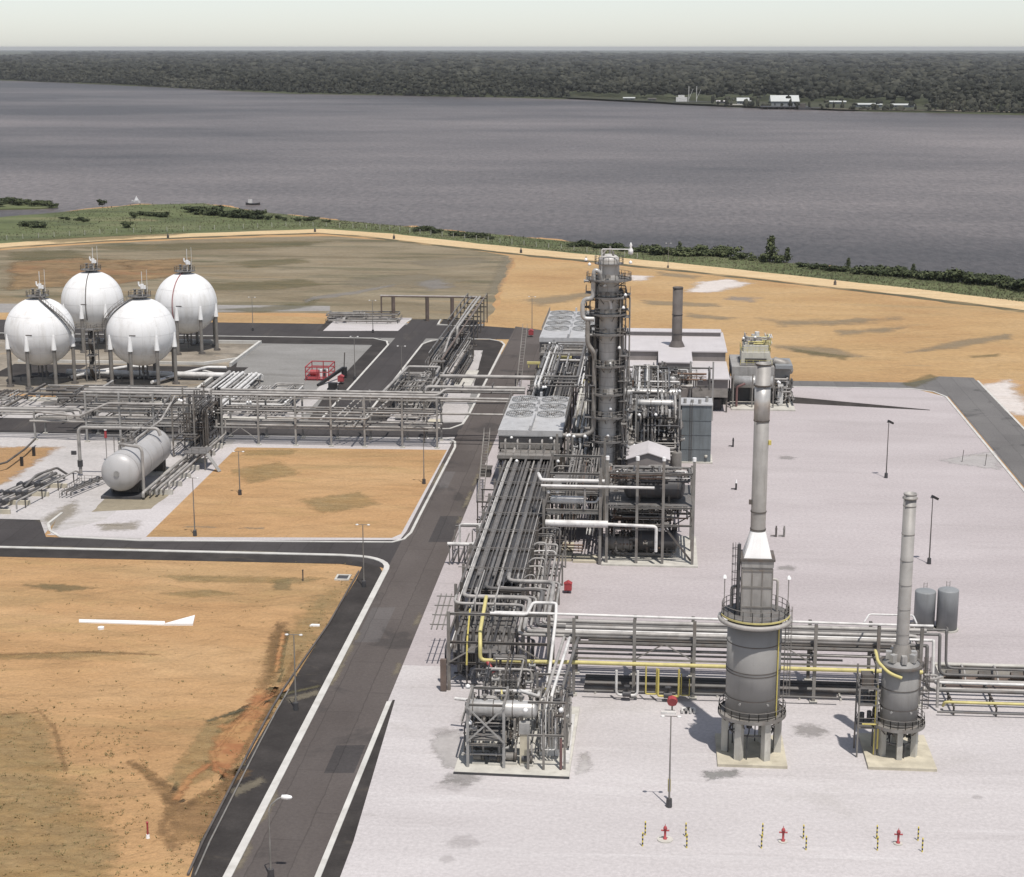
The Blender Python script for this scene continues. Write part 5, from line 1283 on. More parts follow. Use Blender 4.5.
for i, y in enumerate((268, 276)):
    t = thing('pipe_support_frame', ['small dark support frame on the grit beside the main rack, nearer one', 'small dark support frame on the grit beside the main rack, farther one'][i], 'frame', (-27, y, 0))
    for x in (-27.8, -25.4): MB().hbeam((x, y, .02), (x, y, 5.2), .2, .2).build('post', m_steel_d, t)
    for z in (2.2, 5.2): MB().hbeam((-28.0, y, z + .1), (-24.9, y, z + .1), .2, .2).build('beam', m_steel_d, t)
    MB().tube([(-27.2, y - 4, 2.5), (-27.2, y + 6, 2.5)], .15, 8).build('pipe', m_pipe_d, t)

# ---- west rack
WF = [(P(px, 447)[0], 327.5) for px in (80, 115, 150, 185, 220, 257, 295, 331, 365, 403, 438)]
t = rack('west_pipe_rack', 'long grey pipe rack running west in front of the white spheres', WF, 7.0, 10.3, (3.6, 6.5, 9.7), m_steel_l, ((4, 1.0, 3.6), (9, 3.6, 6.2)), .36)
xa, xb = WF[0][0], WF[-1][0]
for i, (y, r, mm) in enumerate(((328.1, .26, m_pipe), (329.3, .2, m_pipe_d), (330.4, .3, m_pipe), (331.6, .18, m_pipe_d), (333.2, .26, m_pipe))):
    pipe(t, [(xa - 1, y, 9.87 + r), (xb + (16 if i in (0, 2) else .5), y, 9.87 + r)] if i != 2 else [(xa - 1, y, 9.87 + r), (xb, y, 9.87 + r), (xb + 1, y + 1, 11.2), (-24.8, y + 1, 11.2)], r, mm)
for i, (y, r, mm) in enumerate(((328.2, .22, m_pipe), (329.2, .3, m_pipe_d), (330.5, .2, m_pipe), (331.8, .26, m_pipe), (333.3, .2, m_pipe_d))):
    pipe(t, [(xa - 12, y, 3.77 + r), (xb + .5, y, 3.77 + r)], r, mm)
for i, (y, r, mm) in enumerate(((328.4, .2, m_pipe), (330.0, .24, m_pipe_d), (332.6, .2, m_pipe))):
    pipe(t, [(xa - 1, y, 6.67 + r), (xb + .5, y, 6.67 + r)], r, mm)
pipe(t, [(-124, 327.9, 6.0), (-114.6, 327.0, 5.4), (-108.5, 326.9, 8.2), (-92, 326.9, 8.2)], .24, m_pipe, .6, 'stepped grey pipe rising at the west end')
pipe(t, [(-58.5, 326, 4.6), (-58.5, 337, 4.6), (-58.5, 337, 8.6)], .2, m_pipe, .5)
pipe(t, [(-76, 326.6, 6.0), (-56, 326.6, 6.0), (-52.5, 334, 8.4), (-52.5, 338, 8.4)], .2, m_pipe, .5)
pipe(t, [(-60.5, 326.9, 6.3), (-57.8, 334, 8.6)], .16, m_pipe); pipe(t, [(-61.9, 326.9, 6.3), (-59.2, 334, 8.6)], .16, m_pipe)
# low continuation to the west
t = rack('low_pipe_rack', 'low grey pipe rack continuing west past the left edge, one tier high', [(-158, 328.3), (-146, 328.3), (-135, 328.3), (-124.5, 328.3)], 6.0, 6.0, (5.3,), m_steel_l)
for i, (y, r) in enumerate(((328.8, .24), (330.2, .2), (331.5, .28), (333, .2))): pipe(t, [(-190, y, 5.47 + r), (-118 + i, y, 5.47 + r), (-117.6 + i, y, 4.0)], r, (m_pipe, m_pipe_d)[i % 2], .5)
# crossing pair over the road to the main rack
t = thing('road_crossing_pipes', 'twin grey pipes crossing above the road junction to the main rack on one end post', 'pipe bridge', (-42, 336, 0))
for (y, z, r, m_) in ((335.6, 10.9, .36, m_pipe), (334.4, 10.1, .2, m_pipe_d), (333.4, 8.5, .2, m_pipe), (332.6, 6.0, .22, m_pipe)): pipe(t, [(-45.5, y, z - 1.5), (-45, y, z), (-25 if z > 9 else -27, y, z)], r, m_, .6)
for y in (332.2, 336.2): MB().hbeam((-45.2, y, .02), (-45.2, y, 11.0), .34, .34).build('post', m_steel, t)
MB().hbeam((-45.2, 332.4, 10.1), (-45.2, 336.0, 10.1), .3, .3).build('cross_beam', m_steel, t)
for x in (-37.5, -31.5): MB().bar((x, 333, 11.75), (x, 336.5, 11.75), .2).build('clamp_bar', m_steel_d, t)
# upper crossing pipe with one post
t = thing('elevated_pipe', 'single grey elevated pipe crossing the loop road to a dark end post', 'pipe', (-27, 366, 0))
pipe(t, [(-46.5, 369.5, 6.6), (-25.2, 369.5, 6.6)], .42, m_pipe, None, None, 'pipe', 12)
MB().hbeam((-26.2, 369.5, .02), (-26.2, 369.5, 6.15), .5, .5).build('post', m_steel_d, t)
MB().hbeam((-46.2, 369.5, .02), (-46.2, 369.5, 6.15), .36, .36).build('post', m_steel, t)

# ---- northern portal rack
t = thing('portal_pipe_rack', 'thin portal pipe rack on brown posts at the far end of the west road', 'pipe rack', (-76.5, 489, 0))
for px in (395, 429, 454): 
    x, y = P(px, 319); MB().cyl((x, 488, 0), (x, 488, 6.9), .55, seg=12).build('post', m_brown, t)
pipe(t, [(P(384, 318)[0], 488, .5), (P(384, 318)[0], 488, 7.1), (-48.3, 488, 7.1), (-48.3, 470, 7.6), (-48.0, 384, 7.6)], .22, m_brown, .5)
pipe(t, [(-79, 488.6, 7.2), (-50.5, 488.6, 7.2), (-50.5, 470, 7.6), (-50.2, 420, 7.6), (-50.2, 400, 4)], .26, m_pipe, .6)
pipe(t, [(-52, 486, 7.6), (-52, 470, 7.8), (-52, 398, 7.8)], .2, m_pipe_d, .6)
pipe(t, [(-49.4, 486, 7.6), (-49.4, 428, 7.9), (-49.4, 427, 4.0)], .34, m_pipe, .6)
for y in (486.5, 477, 468, 459, 449, 439):
    for x in (-53.0, -47.4): MB().hbeam((x, y, .02), (x, y, 8.6), .3, .3).build('column', m_steel_d, t)
    for z in (7.0, 4.6): MB().hbeam((-52.8, y, z), (-47.6, y, z), .26, .26).build('cross_beam', m_steel_d, t)
for x in (-53.0, -47.4): MB().bar((x, 487, 8.4), (x, 438, 8.4), .2, .3).build('stringer', m_steel, t)
# ------------------------------------------------------------------ process structures
def frame(t, xs, ys, z0, levels, m=None, deck=True, w=.34, rails=True, top=None, skip_deck=()):
    m = m or m_steel
    top = top or levels[-1] + 1.2
    for x in xs:
        for y in ys: MB().hbeam((x, y, z0 + .02), (x, y, top), w, w).build('column', m, t)
    for z in levels:
        for y in ys:
            for a, b in zip(xs, xs[1:]): MB().hbeam((a + w / 2 + .004, y, z), (b - w / 2 - .004, y, z), .26, .3).build('beam', m, t)
        for x in xs:
            for a, b in zip(ys, ys[1:]): MB().hbeam((x, a + w / 2 + .004, z), (x, b - w / 2 - .004, z), .26, .3).build('beam', m, t)
        if deck and z not in skip_deck:
            d = MB().bx(xs[0] + .15, xs[-1] - .15, ys[0] + .15, ys[-1] - .15, z + .16, z + .22).build('deck', m_grate, t)
            if rails:
                r_ = MB(); railing(r_, [(xs[0], ys[0], z + .22), (xs[-1], ys[0], z + .22), (xs[-1], ys[-1], z + .22), (xs[0], ys[-1], z + .22)], 1.1, True, 1.6); r_.build('railing', m, d)
def clutter(name, label, box, n, seed, mats=None, rr_=(.07, .2), valves=8, cat='pipework', lights=2):
    """a connected tangle of small bore piping: headers, risers, valves"""
    rr = random.Random(seed); x0, x1, y0, y1, z0, z1 = box
    mats = mats or (m_pipe, m_pipe_d, m_pipe_d, m_pipe_d, m_pipe_w, m_alu_d, m_alu_d, m_dkvess, m_steel_d, m_rpipe)
    t = thing(name, label, cat, ((x0 + x1) / 2, (y0 + y1) / 2, z0))
    i = 0
    while i < n:
        k = min(rr.choice((1, 1, 2, 3, 4)), n - i); i += k
        p = [rr.uniform(x0, x1), rr.uniform(y0, y1), rr.uniform(z0, z1)]; pts = [list(p)]; axs = []
        dims = [x1 - x0, y1 - y0, z1 - z0]
        for q_ in range(rr.choice((1, 2, 2, 3))):
            ax = rr.choices((0, 1, 2), (dims[0], dims[1], dims[2] * 1.6))[0]
            if axs and ax == axs[-1]: ax = (ax + 1) % 3
            lo, hi = ((x0, x1), (y0, y1), (z0, z1))[ax]
            q = lo if p[ax] - lo > hi - p[ax] else hi
            q = p[ax] + (q - p[ax]) * rr.uniform(.45, 1)
            axs.append(ax); p[ax] = q; pts.append(list(p))
        used = set(axs); off = 0 if 0 not in used else (1 if 1 not in used else 2)
        m_ = rr.choice(mats)
        for j in range(k):
            r = rr.uniform(*rr_); d = j * (rr_[1] * 2.6)
            pp = []
            for idx, v in enumerate(pts):
                w_ = list(v); w_[off] = min(((x0, x1), (y0, y1), (z0, z1))[off][1], w_[off] + d) if len(used) < 3 else w_[off]
                for ax in range(3):
                    if ax in used and len(used) == 3: w_[ax] += d * (.7 if ax == axs[0] and idx else .0)
                pp.append(tuple(w_))
            mb = MB().tube(pp, r, 7, r * 3.2)
            a_, b_ = Vector(pp[0]), Vector(pp[1])
            if (b_ - a_).length > 1.2:
                for f in (.2, .8): mb.flange(a_.lerp(b_, f), b_ - a_, r * 1.7)
            mb.build('pipe', m_ if rr.random() < .7 else rr.choice(mats), t)
    for i in range(valves):
        c = (rr.uniform(x0, x1), rr.uniform(y0, y1), rr.uniform(z0, z1)); s_ = rr.uniform(.7, 1.2)
        v = MB().cyl((c[0] - .35 * s_, c[1], c[2]), (c[0] + .35 * s_, c[1], c[2]), .2 * s_, seg=8); v.flange((c[0] - .35 * s_, c[1], c[2]), (1, 0, 0), .3 * s_); v.flange((c[0] + .35 * s_, c[1], c[2]), (1, 0, 0), .3 * s_)
        v.cyl(c, (c[0], c[1], c[2] + .6 * s_), .08, seg=6); v = v.build('valve', rr.choice((m_steel, m_steel_d, m_dkvess, m_steel_l)), t)
        MB().lathe((c[0], c[1], c[2] + .6 * s_), [(.22 * s_, 0), (.3 * s_, 0), (.3 * s_, .06), (.22 * s_, .06)], 10, smooth=False).build('handwheel', m_steel_d, v)
    for i in range(lights):
        c = (rr.uniform(x0, x1), y0 + .1, z1 - rr.uniform(0, .4))
        MB().lathe(c, [(.05, .5), (.28, .3), (.3, 0), (.05, 0)], 8).build('work_lamp', m_whitep, t)
    return t
def hvessel(label, c, L, r, m, ax=(1, 0, 0), saddle=True, cat='pressure vessel', nozz=3, seg=28):
    """horizontal vessel with dished heads, centred at c"""
    d = Vector(ax).normalized(); c = Vector(c)
    t = thing('horizontal_vessel', label, cat, (c.x, c.y, c.z - r))
    a = c - d * (L / 2)
    prof = [(r * math.sin(PI / 2 * i / 6), -r * .5 * math.cos(PI / 2 * i / 6)) for i in range(7)] + [(r, L)] + [(r * math.cos(PI / 2 * i / 6), L + r * .5 * math.sin(PI / 2 * i / 6)) for i in range(1, 7)]
    sh = MB().lathe(a, prof, seg, d).build('shell', m, t)
    bd = MB()
    for f in (.02, .35, .66, .98): bd.lathe(a + d * (L * f), [(r + .004, -.05), (r + .03, -.05), (r + .03, .05), (r + .004, .05)], seg, d, smooth=False)
    bd.build('band', m_steel_d, sh)
    n = Vector((-d.y, d.x, 0))
    if saddle:
        for f in (.2, .8):
            q = a + d * (L * f); MB().box((q.x, q.y, c.z - r * .95), ((.35, 1.7 * r, .9 * r) if abs(d.x) > .5 else (1.7 * r, .35, .9 * r))).build('saddle', m_steel_d, t)
    for i in range(nozz):
        q = a + d * (L * (i + .7) / (nozz + .4)); nz = MB().cyl(q + Vector((0, 0, r * .9)), q + Vector((0, 0, r + .6)), .16, seg=8); nz.flange(q + Vector((0, 0, r + .6)), (0, 0, 1), .28); nz.build('nozzle', m_steel, t)
    return t

# ---- front process module: x -5..7, y 253..276
MX = (-6.2, -1.6, 2.4, 7.0); MY = (252.4, 259.5, 266)
t = thing('process_module', 'open grey steel process module with four front columns right of the main rack', 'process module', (.4, 262, 0))
MB().bx(-6.9, 7.9, 251.4, 268, 0, .3).build('base_slab', m_conc, t)
frame(t, MX, MY[:1], .3, (6.4, 9.2, 14.6), m_steel, False, .42, False, 16.6)
frame(t, MX, MY[1:], .3, (6.4, 9.2, 12.2), m_steel, False, .36, False, 12.6)
for x in MX:
    for z in (6.4, 9.2): MB().hbeam((x, 252.65, z), (x, 259.28, z), .26, .3).build('beam', m_steel, t)
MB().bx(-6.0, 6.8, 252.7, 266, 9.38, 9.44).build('deck', m_grate, t)
for a, b in ((0, 1), (2, 3)):
    MB().bar((MX[a], 252.3, 14.8), (MX[b] - 1.5, 252.3, 15.6), .14).build('brace', m_steel, t)
for zz in ((6.4, 9.0), (3.6, 6.2)): MB().bar((2.6, 259.2, zz[0]), (6.8, 259.2, zz[1]), .16).build('brace', m_steel_d, t)
MB().bar((2.6, 252.7, 6.2), (6.8, 253.2, .6), .3).build('brace', m_steel_d, t)
MB().bar((2.6, 259.0, 9.0), (6.8, 259.0, 6.6), .16).build('brace', m_steel_d, t)
for x in MX: MB().cyl((x, 252.4, 16.62), (x, 252.4, 17.2), .3, seg=8).build('column_cap_lamp', m_whitep, t)
hvessel('big dark insulated vessel lying on the upper deck of the front process module', (1.0, 256.0, 11.6), 7.6, 1.9, m_dkvess)
hvessel('dark drum lying on the ground floor of the front process module', (1.6, 256.5, 2.9), 5.2, 1.6, m_dkvess)
hvessel('second dark drum behind on the upper deck of the front module', (.2, 263, 10.9), 9.0, 1.3, m_dkvess)
hvessel('grey exchanger at the left end of the ground floor of the front module', (-4.2, 256.5, 2.2), 3.2, 1.1, m_alu_d)
clutter('deck_pipework', 'tangle of small pipes and valves on top of the front process module', (-5.8, 6.6, 252.9, 259, 12.4, 14.3), 50, 31, None, (.07, .2), 22)
clutter('deck_pipework', 'tangle of dark pipes between the two decks of the front process module', (-5.8, 6.6, 253.4, 265, 6.6, 9.0), 40, 32, (m_pipe_d, m_pipe_d, m_pipe, m_dkvess, m_rpipe), (.07, .18), 16)
clutter('floor_pipework', 'ground level pumps and pipes inside the front process module', (-5.8, 4.5, 252.8, 265, .5, 5.6), 44, 33, (m_pipe_d, m_pipe_d, m_pipe, m_dkvess, m_rpipe), (.07, .2), 20)
t = thing('drain_pipe', 'white elbow pipe crossing the front of the process module into its second bay', 'pipe', (-9, 251.8, 6))
pipe(t, [(-15.6, 251.7, 6.6), (-6, 251.7, 6.6)], .55, m_pipe_w, None, None, 'thick_pipe', 14)
pipe(t, [(-6, 251.7, 6.6), (1.4, 251.7, 6.4), (1.4, 251.7, 2.4)], .26, m_pipe_w, .5, None, 'thin_pipe', 10)

# ---- left annex of the module: x -16..-6.5
t = thing('annex_structure', 'slim steel frame carrying white cross pipes between main rack and process module', 'steel frame', (-11, 256, 0))
for (x, y, z) in ((-15.9, 252.2, 12.4), (-7.2, 252.0, 15.4), (-15.9, 262, 12.4), (-7.2, 262, 15), (-15.9, 274, 12.4), (-7.2, 274, 15), (-15.9, 288, 12.4)): MB().hbeam((x, y, .02), (x, y, z), .42, .42).build('column', m_steel, t)
for y in (252.1, 262, 274):
    for z in (8.6, 11.9): MB().hbeam((-15.6, y, z), (-7.5, y, z), .34, .36).build('beam', m_steel, t)
for x in (-15.9, -7.2):
    for z in (8.6, 11.9): MB().hbeam((x, 252.4, z), (x, 273.7, z), .3, .3).build('beam', m_steel_d, t)
MB().bx(-15.4, -7.6, 262.4, 273.6, 8.8, 8.86).build('deck', m_grate, t)
t = thing('cross_pipes', 'pair of thin white pipes at the top of the slim annex frame', 'pipe', (-10, 252, 12))
pipe(t, [(-17, 256, 13.3), (-16.3, 252.2, 13.3), (-6.6, 252.2, 13.3)], .28, m_pipe_w, .4); pipe(t, [(-16.3, 251.4, 12.6), (1.0, 251.4, 12.6)], .22, m_pipe_w); pipe(t, [(-9.6, 251.6, 12.6), (-9.6, 251.6, 8.9)], .16, m_pipe)
t = thing('white_drum', 'white horizontal drum on the annex frame below the thin white pipes', 'drum', (-12, 253.5, 9))
MB().lathe((-15, 253.4, 9.9), [(.02, 0), (.45, .1), (.62, .3), (.62, 5.2), (.45, 5.4), (.02, 5.5)], 20, (1, 0, 0)).build('shell', m_pipe_w, t)
MB().tube([(-9.7, 253.4, 9.6), (-7.9, 253.4, 9.6), (-7.4, 253.4, 10.4)], .18, 8, .3).build('outlet_pipe', m_pipe_w, t)
for x in (-14, -10.8): MB().box((x, 253.4, 9.1), (.3, 1.0, .5)).build('saddle', m_steel, t)
t = thing('tan_beam_duct', 'tan grey flat duct across the annex frame between the two thick white pipes', 'duct', (-11, 252.6, 8))
MB().bx(-15.4, -7.5, 252.2, 253.2, 8.0, 8.45).build('duct', mat('tan_duct', (.38, .36, .32), .6, 0, .1, .5, GRIME, .4), t); MB().bx(-11.9, -11.6, 252.15, 253.25, 7.95, 8.5).build('flange', m_steel, t)
clutter('annex_pipework', 'grey small bore pipework filling the slim annex frame', (-15.4, -7.6, 252.8, 288, .6, 11.2), 70, 34, None, (.07, .18), 24)
mbp = MB().bx(-14.2, -11.6, 253.2, 262.5, 0, .45); solo(mbp, 'equipment_plinth', m_concy, 'cream concrete plinth on the floor under the slim annex frame, left one', 'plinth')
mbp = MB().bx(-11.4, -7.6, 252.6, 256.0, 0, .4); solo(mbp, 'equipment_plinth', m_concy, 'cream concrete plinth at the foot of the annex frame beside the front module', 'plinth')

# ---- middle process block: x -4..8, y 285..345
t = thing('process_block', 'tall open steel process structure between the tower and the blue grey box', 'process structure', (1, 320, 0))
BX = (-4.6, 1.2, 6.2); BY = (322, 334, 346, 356)
frame(t, BX, BY, 0, (3.4, 6.6, 9.4), m_steel_d, True, .36, True, 11.4)
for x in (-2.4, 5.6): MB().hbeam((x, 308, .02), (x, 308, 15.6), .36, .36).build('column', m_steel_l, t)
MB().hbeam((-2.4, 308, 7.4), (5.6, 308, 7.4), .3, .3).build('beam', m_steel_d, t); MB().hbeam((-2.4, 308, 11.2), (5.6, 308, 11.2), .3, .3).build('beam', m_steel_d, t)
hvessel('aluminium clad exchanger low in the middle process structure', (1.2, 312, 13.2), 6.2, .7, m_alu)
hvessel('white ended exchanger with dark middle at the top of the middle process structure', (.2, 331, 11.2), 10.2, 1.0, m_alu)
hvessel('dark drum in the middle deck of the tall process structure', (1.4, 320, 9.6), 7.2, 1.2, m_dkvess)
hvessel('aluminium clad exchanger on the second deck behind the gabled shelter', (0.6, 316, 7.0), 8.2, .9, m_alu)
clutter('deck_pipework', 'pipes and valves on the top deck of the middle process structure', (-4.4, 6.0, 326, 356, 9.7, 12.6), 64, 41, None, (.08, .22), 30)
clutter('deck_pipework', 'pipes with white and grey lagging on the second deck of the middle process structure', (-4.4, 6.4, 302, 330, 7.0, 13.0), 64, 42, (m_pipe, m_pipe_w, m_alu_d, m_pipe_d, m_pipe_d, m_alu_d, m_dkvess, m_dkvess), (.1, .28), 26)
clutter('deck_pipework', 'dark crowded pipes on the first deck of the middle process structure', (-4.4, 6.4, 299, 340, 3.0, 8.0), 60, 43, (m_pipe, m_pipe_d, m_alu_d, m_dkvess), (.1, .26), 20)
clutter('floor_pipework', 'dark ground level pipes between front module and middle process structure', (-5.4, 6.6, 268, 286, .5, 5.5), 60, 44, (m_pipe, m_pipe_d, m_alu_d, m_dkvess), (.1, .26), 20)
clutter('deck_pipework', 'bright lagged pipes between the process structure and the hall roof', (-4.4, 13, 352, 362, 7.0, 11.6), 44, 45, None, (.1, .24), 18)
t = thing('hall_pipe_frame', 'light steel goalpost frame holding pipes before the compressor hall', 'steel frame', (4, 358, 0))
for x in (-5, 2.6, 8.6, 13.4): MB().hbeam((x, 358, .02), (x, 358, 12.8), .36, .36).build('column', m_steel_l, t)
for z in (7.4, 11.4):
    for a, b in ((-5, 2.6), (2.6, 8.6), (8.6, 13.4)): MB().hbeam((a + .2, 358, z), (b - .2, 358, z), .3, .3).build('beam', m_steel, t)

for i, (x, y, z, r, h, m_, lab) in enumerate(((-3.2, 303, .1, .9, 7.5, m_alu_d, 'slim grey vertical drum left of the gabled shelter'), (5.0, 300, .1, 1.0, 6.5, m_steel, 'stout grey vertical drum right of the gabled shelter'), (4.6, 342, 9.65, .7, 2.6, m_alu, 'short vertical drum on the top deck of the process structure'), (-3.0, 350, 9.65, .8, 2.2, m_alu_d, 'squat vertical drum at the rear left of the top deck'))):
    v = thing('vertical_drum', lab, 'drum', (x, y, z)); MB().lathe((x, y, z), [(.02, .2)] + [(r, .5), (r, h)] + [(r * math.cos(PI / 2 * k / 5), h + r * .5 * math.sin(PI / 2 * k / 5)) for k in range(1, 6)], 20).build('shell', m_, v)
    for k in range(3): a = k * 2.1; MB().hbeam((x + r * .8 * math.cos(a), y + r * .8 * math.sin(a), z), (x + r * .8 * math.cos(a), y + r * .8 * math.sin(a), z + .9), .14, .14).build('leg', m_steel_d, v)
    MB().cyl((x, y, z + h + r * .4), (x, y, z + h + r * .4 + .6), .16, seg=8).build('nozzle', m_steel, v)
# ---- gabled shelter
x0, x1, ya, yb, zf, ze, zr = -3.6, 3.5, 288.0, 296.5, 4.0, 8.2, 9.3
t = thing('gabled_shelter', 'small grey shelter with a pale shallow gable roof standing behind the front module', 'shelter', (-.6, 285, zf))
xm = (x0 + x1) / 2
w_ = MB(); w_.add([(x0, ya, zf), (x1, ya, zf), (x1, ya, ze), (xm, ya, zr), (x0, ya, ze), (x0, yb, zf), (x1, yb, zf), (x1, yb, ze), (xm, yb, zr), (x0, yb, ze)], [(0, 1, 2, 3, 4), (9, 8, 7, 6, 5), (1, 6, 7, 2), (5, 0, 4, 9)]); w_.build('wall', m_wallb, t)
rf = MB()
for s_ in (-1, 1):
    xo = xm + s_ * ((x1 - x0) / 2 + .3); zo = ze - .1
    rf.add([(xo, ya - .35, zo + .02), (xm, ya - .35, zr + .04), (xm, yb + .35, zr + .04), (xo, yb + .35, zo + .02), (xo, ya - .35, zo + .16), (xm, ya - .35, zr + .2), (xm, yb + .35, zr + .2), (xo, yb + .35, zo + .16)], [(0, 1, 2, 3), (7, 6, 5, 4), (0, 4, 5, 1), (1, 5, 6, 2), (2, 6, 7, 3), (3, 7, 4, 0)])
rf.build('roof', m_roof, t)
for (x, y) in ((x0 + .3, ya + .3), (x1 - .3, ya + .3), (x0 + .3, yb - .3), (x1 - .3, yb - .3)): MB().hbeam((x, y, .02), (x, y, zf - .02), .3, .3).build('post', m_steel_d, t)
MB().bx(x0 + 1.0, x0 + 2.2, ya - .04, ya - .005, zf + .1, zf + 2.3).build('door', m_steel_d, t)

# ---- blue grey cold box
t = thing('cold_box', 'tall blue grey sheet metal box at the right edge of the process area', 'cold box', (8.7, 322, 0))
cbx = MB().bx(5.9 + .3, 11.9, 319.5, 325.5, .3, 11.3).build('casing', m_box, t)
pn = MB()
for x in (7.4, 8.6, 9.8): pn.bx(x - .05, x + .05, 319.43, 319.49, .4, 11.2)
for z in (2.8, 5.6, 8.4): pn.bx(6.2, 11.9, 319.42, 319.485, z - .05, z + .05)
pn.build('panel_rib', m_box, cbx)
MB().bx(6.0, 12.1, 319.3, 325.7, 11.32, 11.55).build('roof_plate', m_plate, t)
for i, (x, y, h) in enumerate(((6.8, 320.4, .9), (8.2, 321, .6), (9.6, 320.2, .8), (11, 322, 1.0))): MB().cyl((x, y, 11.56), (x, y, 11.56 + h), .3, seg=10).build('top_nozzle', m_steel_l, t)
l_ = MB(); ladder(l_, (8.0, 319.3), .2, 12.3, -PI / 2, False); l_.build('ladder', m_steel_d, t)
MB().bx(5.7, 12.3, 319.0, 326.0, 0, .28).build('plinth', m_conc, t)
MB().lathe((11.0, 319.3, 1.4), [(.05, .3), (.3, .2), (.3, -.2), (.05, -.3)], 8).build('work_lamp', m_cream, t)

# ---- process tower
TX, TY, TR_ = -7.35, 292.0, 1.55
t = thing('process_tower', 'very tall grey fractionating tower ringed with platforms at the centre of the plant', 'tower', (TX, TY, 0))
sh = MB().lathe((TX, TY, 0), [(1.75, .05), (1.75, 2.0), (TR_, 3.2), (TR_, 32.2), (1.78, 33.4), (1.78, 42.4)] + [(1.78 * math.cos(PI / 2 * i / 8), 42.4 + 1.0 * math.sin(PI / 2 * i / 8)) for i in range(1, 9)], 40).build('shell', mat('tower_cladding', (.47, .455, .43), .5, .05, .12, .5, (.20, .19, .175), .5, (.8, .8, .15)), t)
sm = MB()
for z in [4 + 1.5 * i for i in range(18)]: sm.lathe((TX, TY, z), [(TR_ + .003, -.03), (TR_ + .02, 0), (TR_ + .003, .03)], 40)
sm.build('cladding_seam', m_steel, sh)
MB().cyl((TX, TY, 0), (TX, TY, .5), 2.6, seg=24, smooth=False).build('plinth', m_conc, t)
for (z, r, a0, a1) in ((10.6, 3.0, -170, 100), (14.9, 3.1, -200, 60), (19.0, 3.0, -180, 90), (24.0, 3.0, -150, 40), (29.6, 3.2, -200, 120), (33.0, 3.1, -180, 100), (36.0, 3.2, -160, 60), (39.0, 3.9, -200, 160)):
    rin = TR_ if z < 32 else 1.78
    a0r, a1r = math.radians(a0), math.radians(a1)
    p_ = MB().lathe((TX, TY, z), [(rin + .04, 0), (r, 0), (r, .14), (rin + .04, .14)], 26, smooth=False, arc=a1r - a0r, a0=a0r)
    p_.lathe((TX, TY, z), [(r + .01, -.08), (r + .05, -.08), (r + .05, .22), (r + .01, .22)], 26, smooth=False, arc=a1r - a0r, a0=a0r)
    for k in range(6):
        a = a0r + (a1r - a0r) * k / 5; c, s_ = math.cos(a), math.sin(a); p_.bar((TX + rin * c, TY + rin * s_, z - 1.1), (TX + (r - .1) * c, TY + (r - .1) * s_, z - .05), .1)
    p_ = p_.build('platform', m_grate, t)
    r_ = MB(); railing(r_, ring_pts((TX, TY), r - .05, z + .14, 14, a0r, a1r), 1.1, False, 1.1); r_.build('railing', m_steel, p_)
    for k in range(5):
        a = a0r + (a1r - a0r) * (k + .5) / 5; c, s_ = math.cos(a), math.sin(a)
        n_ = MB().cyl((TX + rin * c, TY + rin * s_, z + .8), (TX + (rin + .7) * c, TY + (rin + .7) * s_, z + .8), .26 if k % 2 else .16, seg=10); n_.flange((TX + (rin + .7) * c, TY + (rin + .7) * s_, z + .8), (c, s_, 0), .42 if k % 2 else .28); n_.build('nozzle', m_steel, t)
for z0, z1, a in ((.3, 10.6, -40), (10.6, 19.2, -10), (19.2, 29.8, -30), (29.8, 39.2, -10)):
    ar = math.radians(a); rr0 = (TR_ if z0 < 28 else 1.9) + .3; l_ = MB(); ladder(l_, (TX + rr0 * math.cos(ar), TY + rr0 * math.sin(ar)), z0, z1 + 1.1, ar, True); l_.build('caged_ladder', m_steel_d, t)
# side pipes
pipe(t, [(TX - 1.3, TY - 1.6, 38.9), (TX - 1.6, TY - 2.2, 40.6), (TX - 2.4, TY - 2.2, 40.9), (TX - 2.6, TY - 2.2, 39.4), (TX - 2.6, TY - 2.2, 36.0), (TX - 4.0, TY - 2.2, 35.8), (TX - 4.4, TY - 2.2, 35.0), (TX - 4.4, TY - 2.2, 32.9), (TX - 3.9, TY - 2.2, 32.4), (TX - 2.4, TY - 2.2, 32.4)], .40, m_alu, .9, 'lagged overhead line with a loop at the upper left', 'overhead_line', 14)
pipe(t, [(TX - 3.5, TY - 2.1, 32.2), (TX - 3.5, TY - 2.1, 28.0), (TX - 2.5, TY - 2.1, 26.8), (TX - 2.3, TY - 1.6, 25.5), (TX - 2.3, TY - 1.4, 12.4), (TX - 4, TY - 1.4, 11.6), (-15, TY - 1.4, 11.6)], .40, m_alu_d, 1.0, 'big lagged downcomer on the left side', 'downcomer', 14)
pipe(t, [(TX - 1.3, TY - 2.0, 35.8), (TX + .3, TY - 2.1, 35.8), (TX + .5, TY - 2.1, 34.2)], .26, m_pipe_w, .6)
pipe(t, [(TX + 2.1, TY - .6, 36.8), (TX + 2.3, TY - .6, 30), (TX + 2.3, TY - .6, 3)], .24, m_pipe_d, .6)
pipe(t, [(TX + 1.9, TY + .8, 30), (TX + 2.5, TY + .8, 29), (TX + 2.5, TY + .8, 10), (TX + 4, TY + .8, 9)], .3, m_alu, .6)
pipe(t, [(TX + 2.9, TY - 1.4, 23), (TX + 2.9, TY - 1.4, 4)], .16, m_pipe_d)
pipe(t, [(TX - 1.9, TY - 1.2, 27), (TX - 2.2, TY - 1.2, 26), (TX - 2.2, TY - 1.2, 1.5)], .2, m_pipe, .5)
pipe(t, [(TX - 2.6, TY + .4, 30), (TX - 2.9, TY + .4, 29), (TX - 2.9, TY + .4, 4)], .34, m_dkvess, .5)
